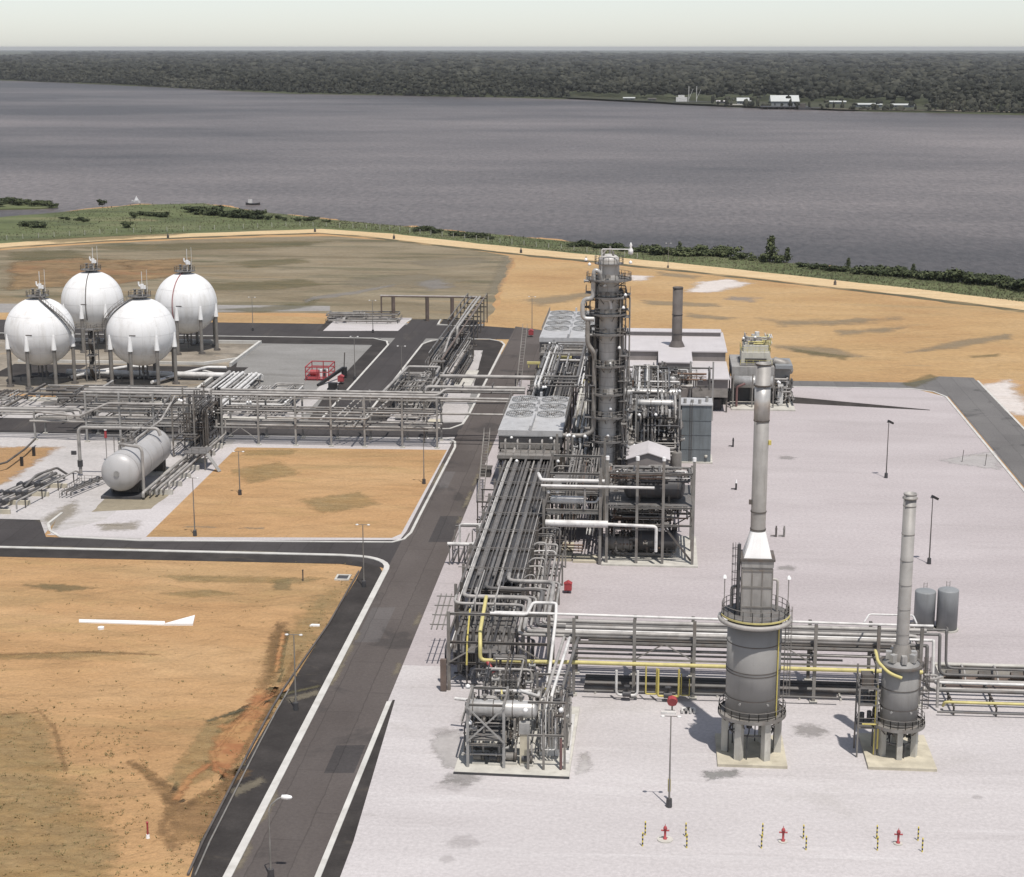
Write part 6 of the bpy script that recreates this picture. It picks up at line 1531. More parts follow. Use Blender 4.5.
cr_ = MB().lathe((TX, TY, 41.7), [(1.82, 0), (2.5, 0), (2.5, .12), (1.82, .12)], 26, smooth=False).build('platform', m_grate, t)
r_ = MB(); railing(r_, ring_pts((TX, TY), 2.45, 41.82, 16), 1.2, True, 1.0); r_.build('railing', m_steel, cr_)
for (dx, dy, h) in ((-.9, -.6, 44.1), (.7, -.8, 43.9), (.1, .9, 44.6)): MB().cyl((TX + dx, TY + dy, 42.3), (TX + dx, TY + dy, h), .2, seg=8).build('top_nozzle', m_steel, t)
# top davit and vents
dv = MB().tube([(TX - 1.2, TY - 1.9, 39.2), (TX - 1.2, TY - 1.9, 44.4), (TX + 3.6, TY - 1.9, 44.4)], .10, 6, .2); dv.bar((TX - 1.2, TY - 1.9, 43.5), (TX - .3, TY - 1.9, 44.4), .08); dv.build('davit', m_pipe_w, t)
MB().lathe((TX + 3.7, TY - 1.9, 43.6), [(.05, 2.0), (.28, 1.5), (.12, 1.2), (.42, .7), (.42, 0), (.05, 0)], 10).build('davit_lamp', m_whitep, t)
for (dx, z) in ((-3.9, 42.4), (-3.3, 41.6), (3.7, 42.0), (2.9, 36.4), (-.6, 38), (2.6, 34.2), (.4, 24.4), (2.0, 27.2), (.6, 16.4), (.2, 11.6)):
    MB().lathe((TX + dx, TY - 1.9, z), [(.05, .5), (.26, .3), (.3, 0), (.05, -.05)], 8).build('floodlight', m_whitep, t)
r_ = MB(); railing(r_, [(TX - 1.9, TY - 2.4, 36.1), (TX + 1.6, TY - 2.4, 36.1)], 1.9); r_.build('guard_frame', m_steel_l, t)
# smaller dark column tight behind it
t = thing('stripper_column', 'narrower dark column standing close behind the left side of the process tower', 'tower', (TX - 1.9, TY + 3.2, 0))
MB().lathe((TX - 1.9, TY + 2.6, 0), [(.55, .05), (.55, 38.5)] + [(.55 * math.cos(PI / 2 * i / 6), 38.5 + .5 * math.sin(PI / 2 * i / 6)) for i in range(1, 7)], 24).build('shell', m_dkvess, t)
MB().lathe((TX + 2.0, TY + 2.6, 0), [(.5, .05), (.5, 36.5), (.3, 37), (.02, 37.2)], 20).build('riser_shell', m_dkvess, t)
for z in (12, 20, 28, 33): MB().lathe((TX - 1.9, TY + 2.6, z), [(.57, 0), (1.5, 0), (1.5, .14), (.57, .14)], 20, smooth=False).build('platform', m_grate, t)

def column_trim(name, label, xa, xb, seed):
    rr = random.Random(seed); t = thing(name, label, 'pipework', ((xa + xb) / 2, TY, 1))
    for i in range(15):
        x = rr.uniform(xa, xb); y = TY + rr.uniform(-1.6, 2.0); z0 = rr.uniform(1, 26); z1 = min(39, z0 + rr.uniform(5, 16)); r = rr.uniform(.05, .15); dx = (TX - x) * rr.uniform(.3, .55)
        pipe(t, [(x + dx, y, z1), (x, y, z1), (x, y, z0), (x + dx * (1 if i % 2 else 0), y - .3, z0)], r, rr.choice((m_pipe, m_pipe_d, m_steel_d, m_dkvess, m_alu_d)), .4)
    for i in range(16):
        x = rr.uniform(xa, xb); y = TY + rr.uniform(-2.2, 1); z = rr.uniform(5, 40); v = MB().cyl((x - .4, y, z), (x + .4, y, z), .22, seg=8); v.flange((x - .4, y, z), (1, 0, 0), .36); v.flange((x + .4, y, z), (1, 0, 0), .36); v.cyl((x, y, z), (x, y, z + .8), .12, seg=6); v.build('valve', rr.choice((m_steel, m_steel_d, m_dkvess, m_steel_l)), t)
    for i in range(9):
        z = 7 + i * 3.7 + rr.uniform(-.5, .5); g = MB().bx(min(xa, xb) - .1, max(xa, xb) + .1, TY - 1.7, TY + 1.2, z, z + .1); railing(g, [(xa if abs(xa - TX) > abs(xb - TX) else xb, TY - 1.6, z + .1), (xa if abs(xa - TX) > abs(xb - TX) else xb, TY + 1.2, z + .1)], 1.1); g.build('side_platform', m_grate, t)
column_trim('column_pipework', 'small pipes, valves and side platforms up the left flank of the tower', TX - 3.9, TX - 2.0, 91)
column_trim('column_pipework', 'small pipes, valves and side platforms up the right flank of the tower', TX + 2.0, TX + 3.7, 92)
# ---- fin fan air coolers
def cooler(name, label, x0, x1, y0, y1, zt, nf, m_top, lat):
    t = thing(name, label, 'air cooler', (x0, y0, 0))
    for x in (x0 + .4, (x0 + x1) / 2, x1 - .4):
        for y in (y0 + .5, (y0 + y1) / 2, y1 - .5): MB().hbeam((x, y, .02), (x, y, zt - 3.2), .4, .4).build('column', m_steel_d, t)
    for z in (zt - 3.4, 7.6):
        for y in (y0 + .5, (y0 + y1) / 2, y1 - .5): MB().hbeam((x0, y, z), (x1, y, z), .3, .34).build('beam', m_steel, t)
        for x in (x0 + .4, x1 - .4): MB().hbeam((x, y0, z - .36), (x, y1, z - .36), .3, .34).build('beam', m_steel, t)
    MB().bx(x0 + .1, x1 - .1, y0 + .1, y1 - .1, zt - 3.1, zt - 1.0).build('tube_bundle', m_dkvess, t)
    MB().bx(x0 + .02, x1 - .02, y0 + .02, y0 + .09, zt - 1.15, zt - .02).build('front_fascia', m_fan, t)
    MB().bx(x0, x1, y0, y1, zt - .98, zt).build('plenum', m_plate, t)
    wx = (x1 - x0) / 2; wy = (y1 - y0 - lat) / nf
    for i in range(2):
        for j in range(nf):
            cx_, cy_ = x0 + wx * (i + .5), y0 + lat + wy * (j + .5); rx = min(wx, wy) * .46
            f = MB()
            e = wx * .46 / rx; 
            prof = [(rx * .98, 0), (rx * .95, .30), (rx * .95 - .1, .30), (rx - .2, .05)]
            g = MB().lathe((0, 0, 0), prof, 28); ex = wx * .47 / rx; ey = wy * .46 / rx
            f.add([(cx_ + v[0] * ex, cy_ + v[1] * ey, zt + .01 + v[2]) for v in g.v], g.f, True)
            ring = f.build('fan_ring', m_fan, t)
            b = MB()
            for k in range(6):
                a = k * PI / 3 + i + j; b.bar((cx_, cy_, zt + .15), (cx_ + math.cos(a) * wx * .42, cy_ + math.sin(a) * wy * .40, zt + .18), .34, .05)
            b.cyl((cx_, cy_, zt + .02), (cx_, cy_, zt + .28), .3, seg=10)
            b.build('fan_blades', m_steel, ring)
            gs = MB()
            for k in range(-6, 7): gs.bar((cx_ + wx * .46 * k / 6.5, cy_ - wy * .45 * math.sqrt(1 - (k / 6.5) ** 2), zt + .32), (cx_ + wx * .46 * k / 6.5, cy_ + wy * .45 * math.sqrt(1 - (k / 6.5) ** 2), zt + .32), .1, .04)
            gs.build('fan_guard', m_fan, ring)
    for j in range(nf + 1): MB().bx((x0 + x1) / 2 - .22, (x0 + x1) / 2 + .22, y0 + lat + wy * (j) - .6 if j else y0, y0 + lat + wy * j + .4, zt + .02, zt + .9).build('centre_walkway', m_plate, t)
    r_ = MB(); railing(r_, [(x0, y1, zt + .02), (x0, y0 + lat, zt + .02)], 1.1); railing(r_, [(x1, y1, zt + .02), (x1, y0 + lat, zt + .02)], 1.1); r_.build('railing', m_steel, t)
    # header box and lower walkway
    MB().bx(x0 + .4, x1 - .4, y0 - .75, y0 - .02, zt - 3.2, zt - 2.3).build('header_box', m_alu_d, t)
    wy0 = y0 - 8.6; wz = 8.35
    wk = MB().bx(x0 + .8, x1 - .2, wy0, wy0 + 2.4, wz - .16, wz); railing(wk, [(x0 + .8, wy0, wz), (x1 - .2, wy0, wz), (x1 - .2, wy0 + 2.4, wz)], 1.1); wk.bx(x0 + .6, x1, wy0 - .14, wy0 - .02, wz - .5, wz + .05); wk.bx(x0 + .8, x1 - .2, wy0 + 2.42, y0 - 1.9, wz - .5, wz - .42)
    for k in range(4): wk.bar((x0 + 2 + k * 2.6, wy0 + 2.2, wz), (x0 + 2 + k * 2.6, wy0 + 2.2, wz + 1.7), .14)
    wk.bar((x0 + 1, wy0 + 2.3, wz + 1.6), (x1 - .4, wy0 + 2.3, wz + 1.6), .2); wk.build('access_walkway', m_steel, t)
    for i in range(5):
        x = x0 + 1.4 + (x1 - x0 - 2.8) * i / 4; pipe(t, [(x, y0 - .3, zt - 2.3), (x, y0 - .3, zt - 1.6), (x, y0 - 1.4, zt - 1.6), (x, y0 - 1.4, 7.8)], .18, m_pipe, .3, None, 'header_nozzle')
    pipe(t, [(x0 + .5, y0 - 1.4, zt - 5.0), (x1 - .5, y0 - 1.4, zt - 5.0)], .34, m_alu_d, None, None, 'collector_pipe', 10)
    # motors below
    for i in range(2):
        for j in range(nf): MB().cyl((x0 + wx * (i + .5), y0 + lat + wy * (j + .5), zt - 4.4), (x0 + wx * (i + .5), y0 + lat + wy * (j + .5), zt - 3.2), .5, seg=10).build('fan_motor', m_steel_d, t)
    for x in (x0 + 2.5, x1 - 2): MB().lathe((x, y0 - .9, zt - 1.3), [(.05, .4), (.26, .25), (.28, 0), (.05, -.05)], 8).build('floodlight', m_whitep, t)
    return t
cooler('air_cooler', 'far bank of fin fan air coolers with a bright front plate, left of the tower', -26.4, -12.6, 399.0, 441, 10.6, 4, m_plate, 9.0)
cooler('air_cooler', 'near bank of fin fan air coolers above the main rack by the road junction', -27.0, -15.4, 296.6, 327, 11.0, 3, m_plate, 10.5)
# access stairs beside coolers
for (x, ya, yb, z, lab) in ((-29.7, 383, 404, 12.0, 'steep ladder walkway on the left side of the far air cooler'), (-28.8, 287.5, 300, 9.6, 'steep ladder walkway on the left side of the near air cooler')):
    mbs = MB(); mbs.bar((x, ya, .2), (x, yb, z), .12, .3); mbs.bar((x - 1.0, ya, .2), (x - 1.0, yb, z), .12, .3)
    for k in range(24): f = k / 23; mbs.box((x - .5, ya + (yb - ya) * f, .2 + (z - .2) * f), (.95, .3, .05))
    railing(mbs, [(x + .03, ya, .2), (x + .03, yb, z)], 1.0); railing(mbs, [(x - 1.03, ya, .2), (x - 1.03, yb, z)], 1.0)
    solo(mbs, 'stairway', m_steel, lab, 'stairs')
# piping between the two coolers and beside tower (on the main rack)
clutter('rack_pipework', 'mixed white, yellow and grey pipes on the rack between the two air coolers', (-24.5, -13, 330, 388, 10.6, 12.4), 44, 51, (m_pipe_d, m_pipe, m_pipe_w, m_pipe_d, m_alu_d), (.1, .28), 16)
clutter('rack_pipework', 'cramped pipes left of the tower beside the near air cooler', (-14.2, -10.8, 286, 345, 1, 12.5), 60, 52, (m_pipe_d, m_pipe, m_pipe_w, m_alu_d, m_conc, m_dkvess, m_pipe_d), (.1, .3), 20, lights=4)
clutter('floor_pipework', 'dark piping under the front of the near air cooler', (-26.6, -15.4, 287, 300, 4.0, 7.6), 30, 53, (m_pipe_d, m_pipe, m_dkvess), (.1, .22), 10)
for i, (x0, x1, y, z) in enumerate(((-20.5, -17.2, 368, 11.2), (-14, -11.6, 342, 11), (-27.8, -24.8, 378, 8.0))):
    solo(MB().bx(x0, x1, y, y + .7, z, z + .5).bx(x0 + .3, x0 + .5, y + .1, y + .5, z - .8, z).bx(x1 - .5, x1 - .3, y + .1, y + .5, z - .8, z), 'yellow_beam', m_yellow2, ['yellow lifting beam on the rack between the coolers', 'yellow lifting beam right of the rack near the tower', 'yellow topped box beam left of the rack by the far cooler'][i], 'beam')

# ---- compressor hall
t = thing('compressor_hall', 'pale roofed compressor hall with stepped roof behind the process area', 'hall', (5, 385, 0))
b_ = MB(); b_.bx(-7, 17.2, 387.2, 413.5, 0, 9.7); b_.bx(2.0, 9.2, 373.0, 387.18, 0, 9.7); b_.build('wall', m_wallb, t)
b_ = MB(); b_.bx(-7, 1.98, 366.5, 387.18, 0, 7.4); b_.bx(9.22, 17.0, 366.5, 387.18, 3.6, 7.4); b_.build('wing_wall', m_wallb, t)
r1 = MB(); r1.bx(-7.4, 17.6, 386.8, 413.9, 9.72, 9.98); r1.bx(1.8, 9.4, 372.5, 386.78, 9.72, 9.98); r1.build('main_roof', m_roof, t)
r2 = MB(); r2.bx(-7.4, 1.78, 365.8, 387.15, 7.42, 7.66); r2.bx(9.42, 17.4, 365.8, 387.15, 7.42, 7.66); r2.build('wing_roof', m_roof, t)
rv = MB().bx(-6.8, 16.8, 407.5, 411.5, 9.99, 10.9).build('ridge_vent', m_wallb, t); MB().bx(-7, 17, 407.2, 411.8, 10.92, 11.1).build('vent_cap', m_roof, rv)
gt = MB()
for x in (-7.2, 17.3): gt.bx(x, x + .16, 366, 387, 7.2, 7.4)
gt.build('gutter', m_steel_l, t)
for x in (9.4, 13.0, 16.8): MB().hbeam((x, 366.8, .02), (x, 366.8, 3.6), .34, .34).build('bay_column', m_steel_d, t)
MB().bx(9.3, 17.0, 366.38, 366.48, 3.4, 5.2).build('bay_louvre', m_alu_d, t)
MB().bx(9.5, 17.0, 375, 386, .02, 3.58).build('bay_dark_fill', m_black, t)  # black block puts the shade deep inside the bay into its colour
for i, x in enumerate((10.6, 13.8)): MB().bx(x, x + 2.0, 369, 373, .05, 2.4).build('machine', m_dkvess, t)
ch = MB().lathe((6.1, 393, 0), [(1.2, 10.0), (1.17, 23.9), (1.1, 23.9), (1.1, 21.5), (.02, 21.4)], 28).build('chimney', m_rust, t)
MB().lathe((6.1, 393, 0), [(1.9, 9.99), (1.22, 11.4)], 20).build('chimney_flare', m_rust, ch)
c2 = MB()
for z in (13, 17.5, 23.7): c2.lathe((6.1, 393, z), [(1.19, -.06), (1.26, -.06), (1.26, .06), (1.19, .06)], 28, smooth=False)
c2.build('chimney_band', m_dkvess, ch)

# ---- turbine generator package
X0, Y0 = 18.6, 368.0
t = thing('gas_turbine_package', 'cream and grey gas turbine package with filter house on top, right of the compressor hall', 'turbine package', (24, 378, 0))
MB().bx(18.0, 32.0, 369, 392, 0, .35).build('base_slab', m_conc, t)
MB().bx(18.8, 27.2, 378, 390, .4, 4.2).build('enclosure', m_dkvess, t)
for x in (18.4, 22.6, 27.2):
    for y in (371, 378, 389.5): MB().hbeam((x, y, .36), (x, y, 7.8), .3, .3).build('column', m_steel, t)
MB().lathe((18.6, 373.4, 5.6), [(.02, -.1), (1.35, 0), (1.35, 4.0), (1.42, 4.1), (1.42, 4.5), (1.35, 4.6), (1.35, 8.6), (.02, 8.7)], 28, (1, 0, 0)).build('exhaust_silencer', m_alu, t)
MB().bx(18.2, 27.6, 375.3, 391, 6.0, 8.6).build('plenum', m_stack, t)
fh = MB().bx(20.4, 26.8, 379, 387, 8.65, 11.2).build('filter_house', m_cream, t)
MB().bx(21.2, 26.0, 378.93, 378.985, 8.9, 9.9).build('filter_louvre', m_dkvess, fh)
MB().bx(20.0, 27.2, 376.6, 387.4, 8.62, 8.78).build('deck', m_grate, t)
MB().bx(20.9, 26.4, 380, 386.5, 11.22, 12.6).build('filter_top', m_cream, fh)
r_ = MB(); railing(r_, [(20.4, 379.1, 11.22), (26.8, 379.1, 11.22), (26.8, 386.9, 11.22), (20.4, 386.9, 11.22)], 1.1, True); railing(r_, [(20.1, 376.7, 8.8), (27.1, 376.7, 8.8)], 1.1); r_.build('railing', m_yellow2, t)
for i, (x, y, h, r) in enumerate(((22, 382, 1.6, .4), (24, 383.5, 2.6, .55), (25.6, 382, 1.5, .35), (23.2, 385, 1.8, .4), (21.6, 384.6, 1.0, .5))): MB().cyl((x, y, 12.62), (x, y, 12.62 + h), r, seg=12).build('vent', m_pipe_w if i % 2 else m_cream, t)
MB().bx(27.6, 31.2, 377.5, 389, 5.2, 8.2).build('inlet_duct', m_stack, t)
for i, (y, z, r) in enumerate(((379, 9.3, 1.1), (381.8, 8.2, 1.0), (384.4, 7.4, 1.0))): MB().lathe((27.5, y, z), [(r * .9, 0), (r, .2), (r, 3.2 + i * .5), (r * .6, 4.0 + i * .5), (.02, 4.1 + i * .5)], 20, (1, -.1, -.25)).build('air_duct', m_alu_d, t)
MB().bx(27.8, 31.6, 375.5, 385, 8.25, 9.0).build('silencer_panel', m_tankg, t)
MB().bx(28.4, 29.6, 374.2, 376, .4, 4.8).build('control_cabinet', m_pipe_w, t)
for i, (x, z0, z1) in enumerate(((27.9, .4, 6), (30.2, .4, 5.2), (31, .4, 4.6))): MB().cyl((x, 376.5, z0), (x, 376.5, z1), .25, seg=8).build('support_leg', m_steel_d, t)
MB().tube([(19.2, 371.4, .5), (19.2, 371.4, 4.8), (21, 371.4, 5.6)], .26, 10, .5).build('drain_pipe', mat('maroon_pipe', (.16, .09, .085), .6), t)
clutter('turbine_pipework', 'small white and cream pipes crowning the turbine filter house', (20.6, 27.5, 380, 387, 11.4, 14.4), 26, 61, (m_pipe_w, m_cream, m_pipe, m_yellow2), (.06, .16), 10)
clutter('turbine_pipework', 'dark pipes and ducts on the right flank of the turbine package', (27, 32, 371, 388, .8, 6), 30, 62, (m_pipe, m_stack, m_pipe_d), (.1, .3), 10)
# ------------------------------------------------------------------ metering skid at the south
sx0, sx1, sy0 = -20.7, -8.0, 173.0
t = thing('process_skid', 'steel framed process skid with white drum and X brace on a concrete slab', 'process skid', (-15, 180, 0))
MB().prism([(sx0, sy0), (sx1, sy0 - .3), (sx1 + .3, 193), (sx0 + .2, 193)], 0, .3).build('base_slab', m_conc, t)
MB().prism([(sx0 - .05, sy0 - .09), (sx1 + .05, sy0 - .39), (sx1 + .05, sy0 - .32), (sx0 - .05, sy0 - .02)], -.02, .28).build('slab_edge', m_dkvess, t)
XS = (-19.3, -15.3); YS = (174.4, 179.6)
for x in XS:
    for y in YS: MB().hbeam((x, y, .3), (x, y, 7.8), .3, .3).build('column', m_steel_l, t)
for z in (3.0, 3.6, 7.6):
    for y in YS: MB().hbeam((XS[0] + .16, y, z), (XS[1] - .16, y, z), .24, .26).build('beam', m_steel, t)
    for x in XS: MB().hbeam((x, YS[0] + .16, z), (x, YS[1] - .16, z), .24, .26).build('beam', m_steel, t)
MB().bar((XS[0], 174.2, 3.4), (XS[1], 174.2, 7.4), .16).build('brace', m_steel_l, t)
MB().bar((XS[0], 174.1, 7.4), (XS[1], 174.1, 3.4), .16).build('brace', m_steel_l, t)
MB().bx(XS[0] + .1, XS[1] - .1, YS[0] + .1, YS[1] - .1, 3.75, 3.8).build('deck', m_grate, t)
for (x, y, z) in ((-12.6, 174.3, 4.3), (-10.9, 174.3, 4.6), (-8.6, 174.6, 7.4), (-8.6, 180, 7.4), (-8.6, 186, 7.4), (-12.4, 186, 7.2)): MB().hbeam((x, y, .3), (x, y, z), .26, .26).build('column', m_steel, t)
MB().hbeam((-12.6, 174.3, 4.3), (-8.6, 174.4, 4.3), .22, .22).build('beam', m_steel, t); MB().hbeam((-8.6, 174.6, 7.2), (-8.6, 186, 7.2), .22, .22).build('beam', m_steel_d, t); MB().hbeam((-12.4, 186, 7.0), (-8.6, 186, 7.0), .22, .22).build('beam', m_steel, t)
MB().hbeam((-12.8, 176.5, 7.3), (-8.6, 176.5, 7.3), .22, .22).build('beam', m_steel, t)
hvessel('white topped horizontal drum inside the steel skid frame at the bottom centre', (-15.6, 176.8, 6.3), 6.9, .95, m_alu, (1, 0, 0), True, 'drum', 3)
for x in (-17.6, -14.2): MB().bx(x - .12, x + .12, 175.4, 178.6, 3.9, 5.5).build('drum_support', m_steel, t)
for i, (x, y) in enumerate(((-18.2, 175.6), (-16.4, 175.4), (-14.6, 175.8), (-12.8, 175.4))):
    p_ = thing('pump', ['small dark pump at the left corner of the skid floor', 'small dark pump second from the left on the skid floor', 'small dark pump third from the left on the skid floor', 'small dark pump at the right end of the row on the skid floor'][i], 'pump', (x, y, .3), 0, 'pumps on the skid floor')
    MB().bx(x - .7, x + .7, y - .5, y + .5, .31, .55).build('base', m_conc, p_); MB().cyl((x - .6, y, 1.1), (x + .25, y, 1.1), .42, seg=14).build('motor', m_dkvess if i % 2 else m_steel, p_)
    MB().lathe((x + .3, y, 1.1), [(.02, 0), (.5, .02), (.5, .3), (.02, .34)], 14, (1, 0, 0)).build('casing', m_steel_d, p_); MB().tube([(x + .5, y, 1.4), (x + .5, y, 2.8)], .12, 8).build('discharge_pipe', m_pipe, p_)
MB().bx(-13.6, -12.6, 175.2, 175.8, .35, 4.0).build('filter_post', m_concy, t)
MB().bx(-13.7, -12.5, 175.1, 175.9, 4.02, 5.3).build('control_panel', m_steel_l, t)
pt = thing('switch_cabinet', 'row of white cabinets standing on the right half of the skid slab', 'cabinet', (-10.4, 178.6, .3))
for i in range(3): MB().bx(-11.6 + i * .86, -10.8 + i * .86, 178, 179, .34, 2.9).build('cabinet_body', m_pipe_w, pt)
MB().bx(-11.7, -8.9, 177.7, 179.3, 2.92, 3.02).build('canopy', m_steel, pt)
MB().bx(-8.95, -8.15, 176, 190, .31, .55).build('kerb', m_pipe_w, t)
MB().tube([(-9.0, 174.4, .4), (-9.0, 174.4, 4.0)], .16, 8).build('riser', mat('maroon_pipe', (.16, .09, .085), .6), t)
clutter('skid_pipework', 'grey pipework and valves filling the framed part of the process skid', (-20.2, -13.5, 174.6, 184, .6, 5.4), 44, 71, (m_pipe, m_pipe_d, m_steel_d, m_dkvess, m_alu_d), (.06, .16), 22, lights=1)
clutter('skid_pipework', 'lighter pipework and valves on the open right half of the process skid', (-13, -8.4, 175, 188, .6, 7.0), 40, 72, (m_pipe, m_pipe_w, m_steel, m_pipe_d), (.06, .14), 16, lights=2)
clutter('skid_pipework', 'pipes and valves behind the white drum between the skid and the rack corner', (-20.5, -12.5, 183, 196, .6, 6.5), 40, 73, (m_pipe, m_pipe_d, m_steel_d, m_dkvess), (.06, .18), 18, lights=1)
t = thing('skid_feed_pipes', 'three long sloping silver pipes climbing from the skid to the east rack', 'pipe', (-10, 188, 3))
for i, (x, m_) in enumerate(((-10.6, m_pipe), (-9.9, m_pipe_w), (-8.9, m_pipe_d))): pipe(t, [(x - .5, 178.5 + i, 3.2), (x - .5, 179.5 + i, 6.6), (x + .8, 195.5, 8.2), (x + .9, 197, 7.4)], .19, m_, .5)
pipe(t, [(-17.4, 186.5, 4.6), (-12.2, 186.5, 4.6), (-12.0, 182, 5.8), (-14, 180.6, 7.0)], .22, m_pipe_w, .5)
pipe(t, [(-11.2, 182.6, .5), (-11.2, 182.6, 6.6)], .1, m_yellow); pipe(t, [(-16.3, 184, 4.6), (-16.3, 182.5, 6.6), (-16.0, 181, 5.0)], .12, m_yellow2, .6)

# ------------------------------------------------------------------ west piping
t = thing('pipe_track', 'low bundle of grey pipes on sleepers running along the right side of the gas bullet', 'pipe track', (-86.5, 300, 0))
for i, (r, m_, z) in enumerate(((.3, m_pipe, 1.3), (.2, m_pipe_d, 1.2), (.26, m_pipe, 1.25), (.16, m_pipe_d, 1.15), (.2, m_pipe, 2.2))):
    x = -88.8 + i * .9; pipe(t, [(x, 284 + i, .5), (x, 284 + i, z), (x + .3, 327, z), (x + .3, 327.8, z), (x + .3, 327.8, 5.0)], r, m_, .5)
for y in (288, 294, 300, 306, 312, 318, 324): MB().bx(-89.4, -84.6, y - .25, y + .25, .02, .95).build('sleeper', m_conc, t)
for y in (306, 310.5):
    for x in (-86.8, -83.4): MB().hbeam((x, y, .02), (x, y, 3.2), .2, .2).build('bridge_post', m_steel, t)
g_ = MB().bx(-87.2, -83.0, 305.5, 311, 3.22, 3.36); railing(g_, [(-87.2, 305.6, 3.36), (-83.0, 305.6, 3.36)], 1.0); g_.build('crossover_deck', m_grate, t)
s_ = MB(); s_.bar((-83, 306, 3.3), (-80.4, 305, .1), .9, .12); s_.build('crossover_stair', m_steel_l, t)
t = thing('access_tower', 'slender grey scaffold like pipe tower where pipe track meets west rack', 'steel tower', (-88, 324, 0))
for x in (-92.3, -88.0):
    for y in (316, 324): MB().hbeam((x, y, .02), (x, y, 12.2), .28, .28).build('post', m_steel, t)
for z in (3.5, 7, 10.5):
    for x in (-92.3, -88.0): MB().bar((x, 316, z), (x, 324, z), .22).build('beam', m_steel_d, t)
    for y in (316, 324): MB().bar((-92.1, y, z), (-88.2, y, z), .22).build('beam', m_steel_d, t)
clutter('tower_pipework', 'dark vertical pipes inside the scaffold tower under the west rack', (-92, -86.5, 315, 332, .5, 11.5), 56, 81, (m_pipe_d, m_pipe, m_dkvess, m_steel_d), (.08, .2), 14)
t = thing('tie_in_pipe', 'tall grey inverted U pipe left of the gas bullet', 'pipe', (-103, 306, 0))
pipe(t, [(-105.5, 300, .4), (-105.5, 300, 9.3), (-90.4, 300, 9.3), (-90.0, 300, 8.0)], .32, m_pipe, 1.2, None, 'pipe', 12)
MB().cyl((-105.5, 300, 1.8), (-105.5, 300, 3.0), .5, seg=10).build('valve', m_dkvess, t); MB().box((-106.6, 300, 4.4), (.9, .4, .7)).build('actuator', m_dkvess, t)
for i, (y0_, y1_) in enumerate(((270, 299),)):
    t = thing('valve_manifold', 'dark low valve manifold of parallel pipes at the left edge beside the road', 'manifold', (-112, 285, 0))
    for k in range(5):
        x = -113.5 + k * 1.1; r = .18 + .06 * (k % 3); pipe(t, [(x - 3.5, 268, 1.0), (x - 3.0, 272, 1.0 + .2 * (k % 2)), (x + 1.2, 292, 1.0 + .2 * (k % 2)), (x + 1.8, 300 - k, 1.0), (x + 1.8, 300 - k, .4)], r, m_pipe if k % 2 else m_pipe_d, .5)
        for y in (276, 282, 288): MB().cyl((x - 2.5 + (y - 272) * .21, y - .6, 1.3), (x - 2.5 + (y - 272) * .21, y + .6, 1.3), .5, seg=8).build('valve', m_dkvess, t)
    for y in (273, 279, 285, 291): MB().bx(-116.5 + (y - 272) * .21, -109 + (y - 272) * .21, y - .2, y + .2, .02, .8).build('sleeper', m_concy, t)
    pipe(t, [(-111, 286, 1.4), (-110.2, 290, 2.6), (-107.8, 294, 3.0), (-107, 297, 1.0)], .22, m_pipe_d, .5)
    pipe(t, [(-108, 274, .6), (-108, 274, 2.0), (-105, 296, 2.0), (-105, 298, 1.0)], .16, m_pipe, .5)
    for y in (277, 283, 289, 295): MB().hbeam((-108 + (y - 274) * .136, y, .02), (-108 + (y - 274) * .136, y, 1.8), .18, .18).build('stub_post', m_steel_d, t)
t = thing('barrier_rail', 'low dark pipe rail with thick posts crossing the orange sand at the left edge', 'rail', (-124, 312, 0))
pts = [P(-40, 482), P(7, 470), P(26, 456), P(36, 446)]
MB().tube([(x, y, 1.5) for x, y in pts], .2, 8, .2).build('rail', m_steel_d, t)
for (x, y) in (P(22, 466), P(34, 456), P(-10, 480)): MB().box((x, y, .9), (.5, .5, 1.8)).build('post', m_black, t)
t = thing('small_manifold', 'little dark valve row between the manifold and the gas bullet', 'manifold', (-101, 289, 0))
for k in range(3): pipe(t, [(-103.5 + k * .8, 284, .5), (-103.5 + k * .8, 284, 1.2), (-100.5 + k * .8, 295, 1.2), (-100.5 + k * .8, 295.5, .5)], .15, m_pipe_d, .4)
for k in range(4): MB().cyl((-102.2 + k * .7, 287 + k * 2, .9), (-102.2 + k * .7, 287.8 + k * 2, 1.5), .35, seg=8).build('valve', m_dkvess, t)
r_ = MB(); railing(r_, [(-104.8, 296, .1), (-96.5, 296, .1)], 1.0); solo(r_, 'handrail', m_steel, 'thin steel handrail left of the gas bullet', 'handrail')
r_ = MB(); railing(r_, [(-104, 284, .1), (-104, 296, .1)], 1.0); solo(r_, 'handrail', m_steel, 'thin steel handrail around the little valve row', 'handrail')
t = thing('windsock_pole', 'slim pole with a red and white top left of the gas bullet', 'pole', (-100.4, 309, 0))
x, y = P(107, 462); MB().tube([(x, y, 0), (x, y, 6.6)], .08, 6).build('pole', m_steel, t); MB().cyl((x, y, 4.8), (x, y, 6.2), .28, .22, 8).build('red_sleeve', m_red, t); MB().lathe((x, y, 6.3), [(.3, 0), (.28, .4), (.04, .7)], 8).build('white_cap', m_whitep, t)

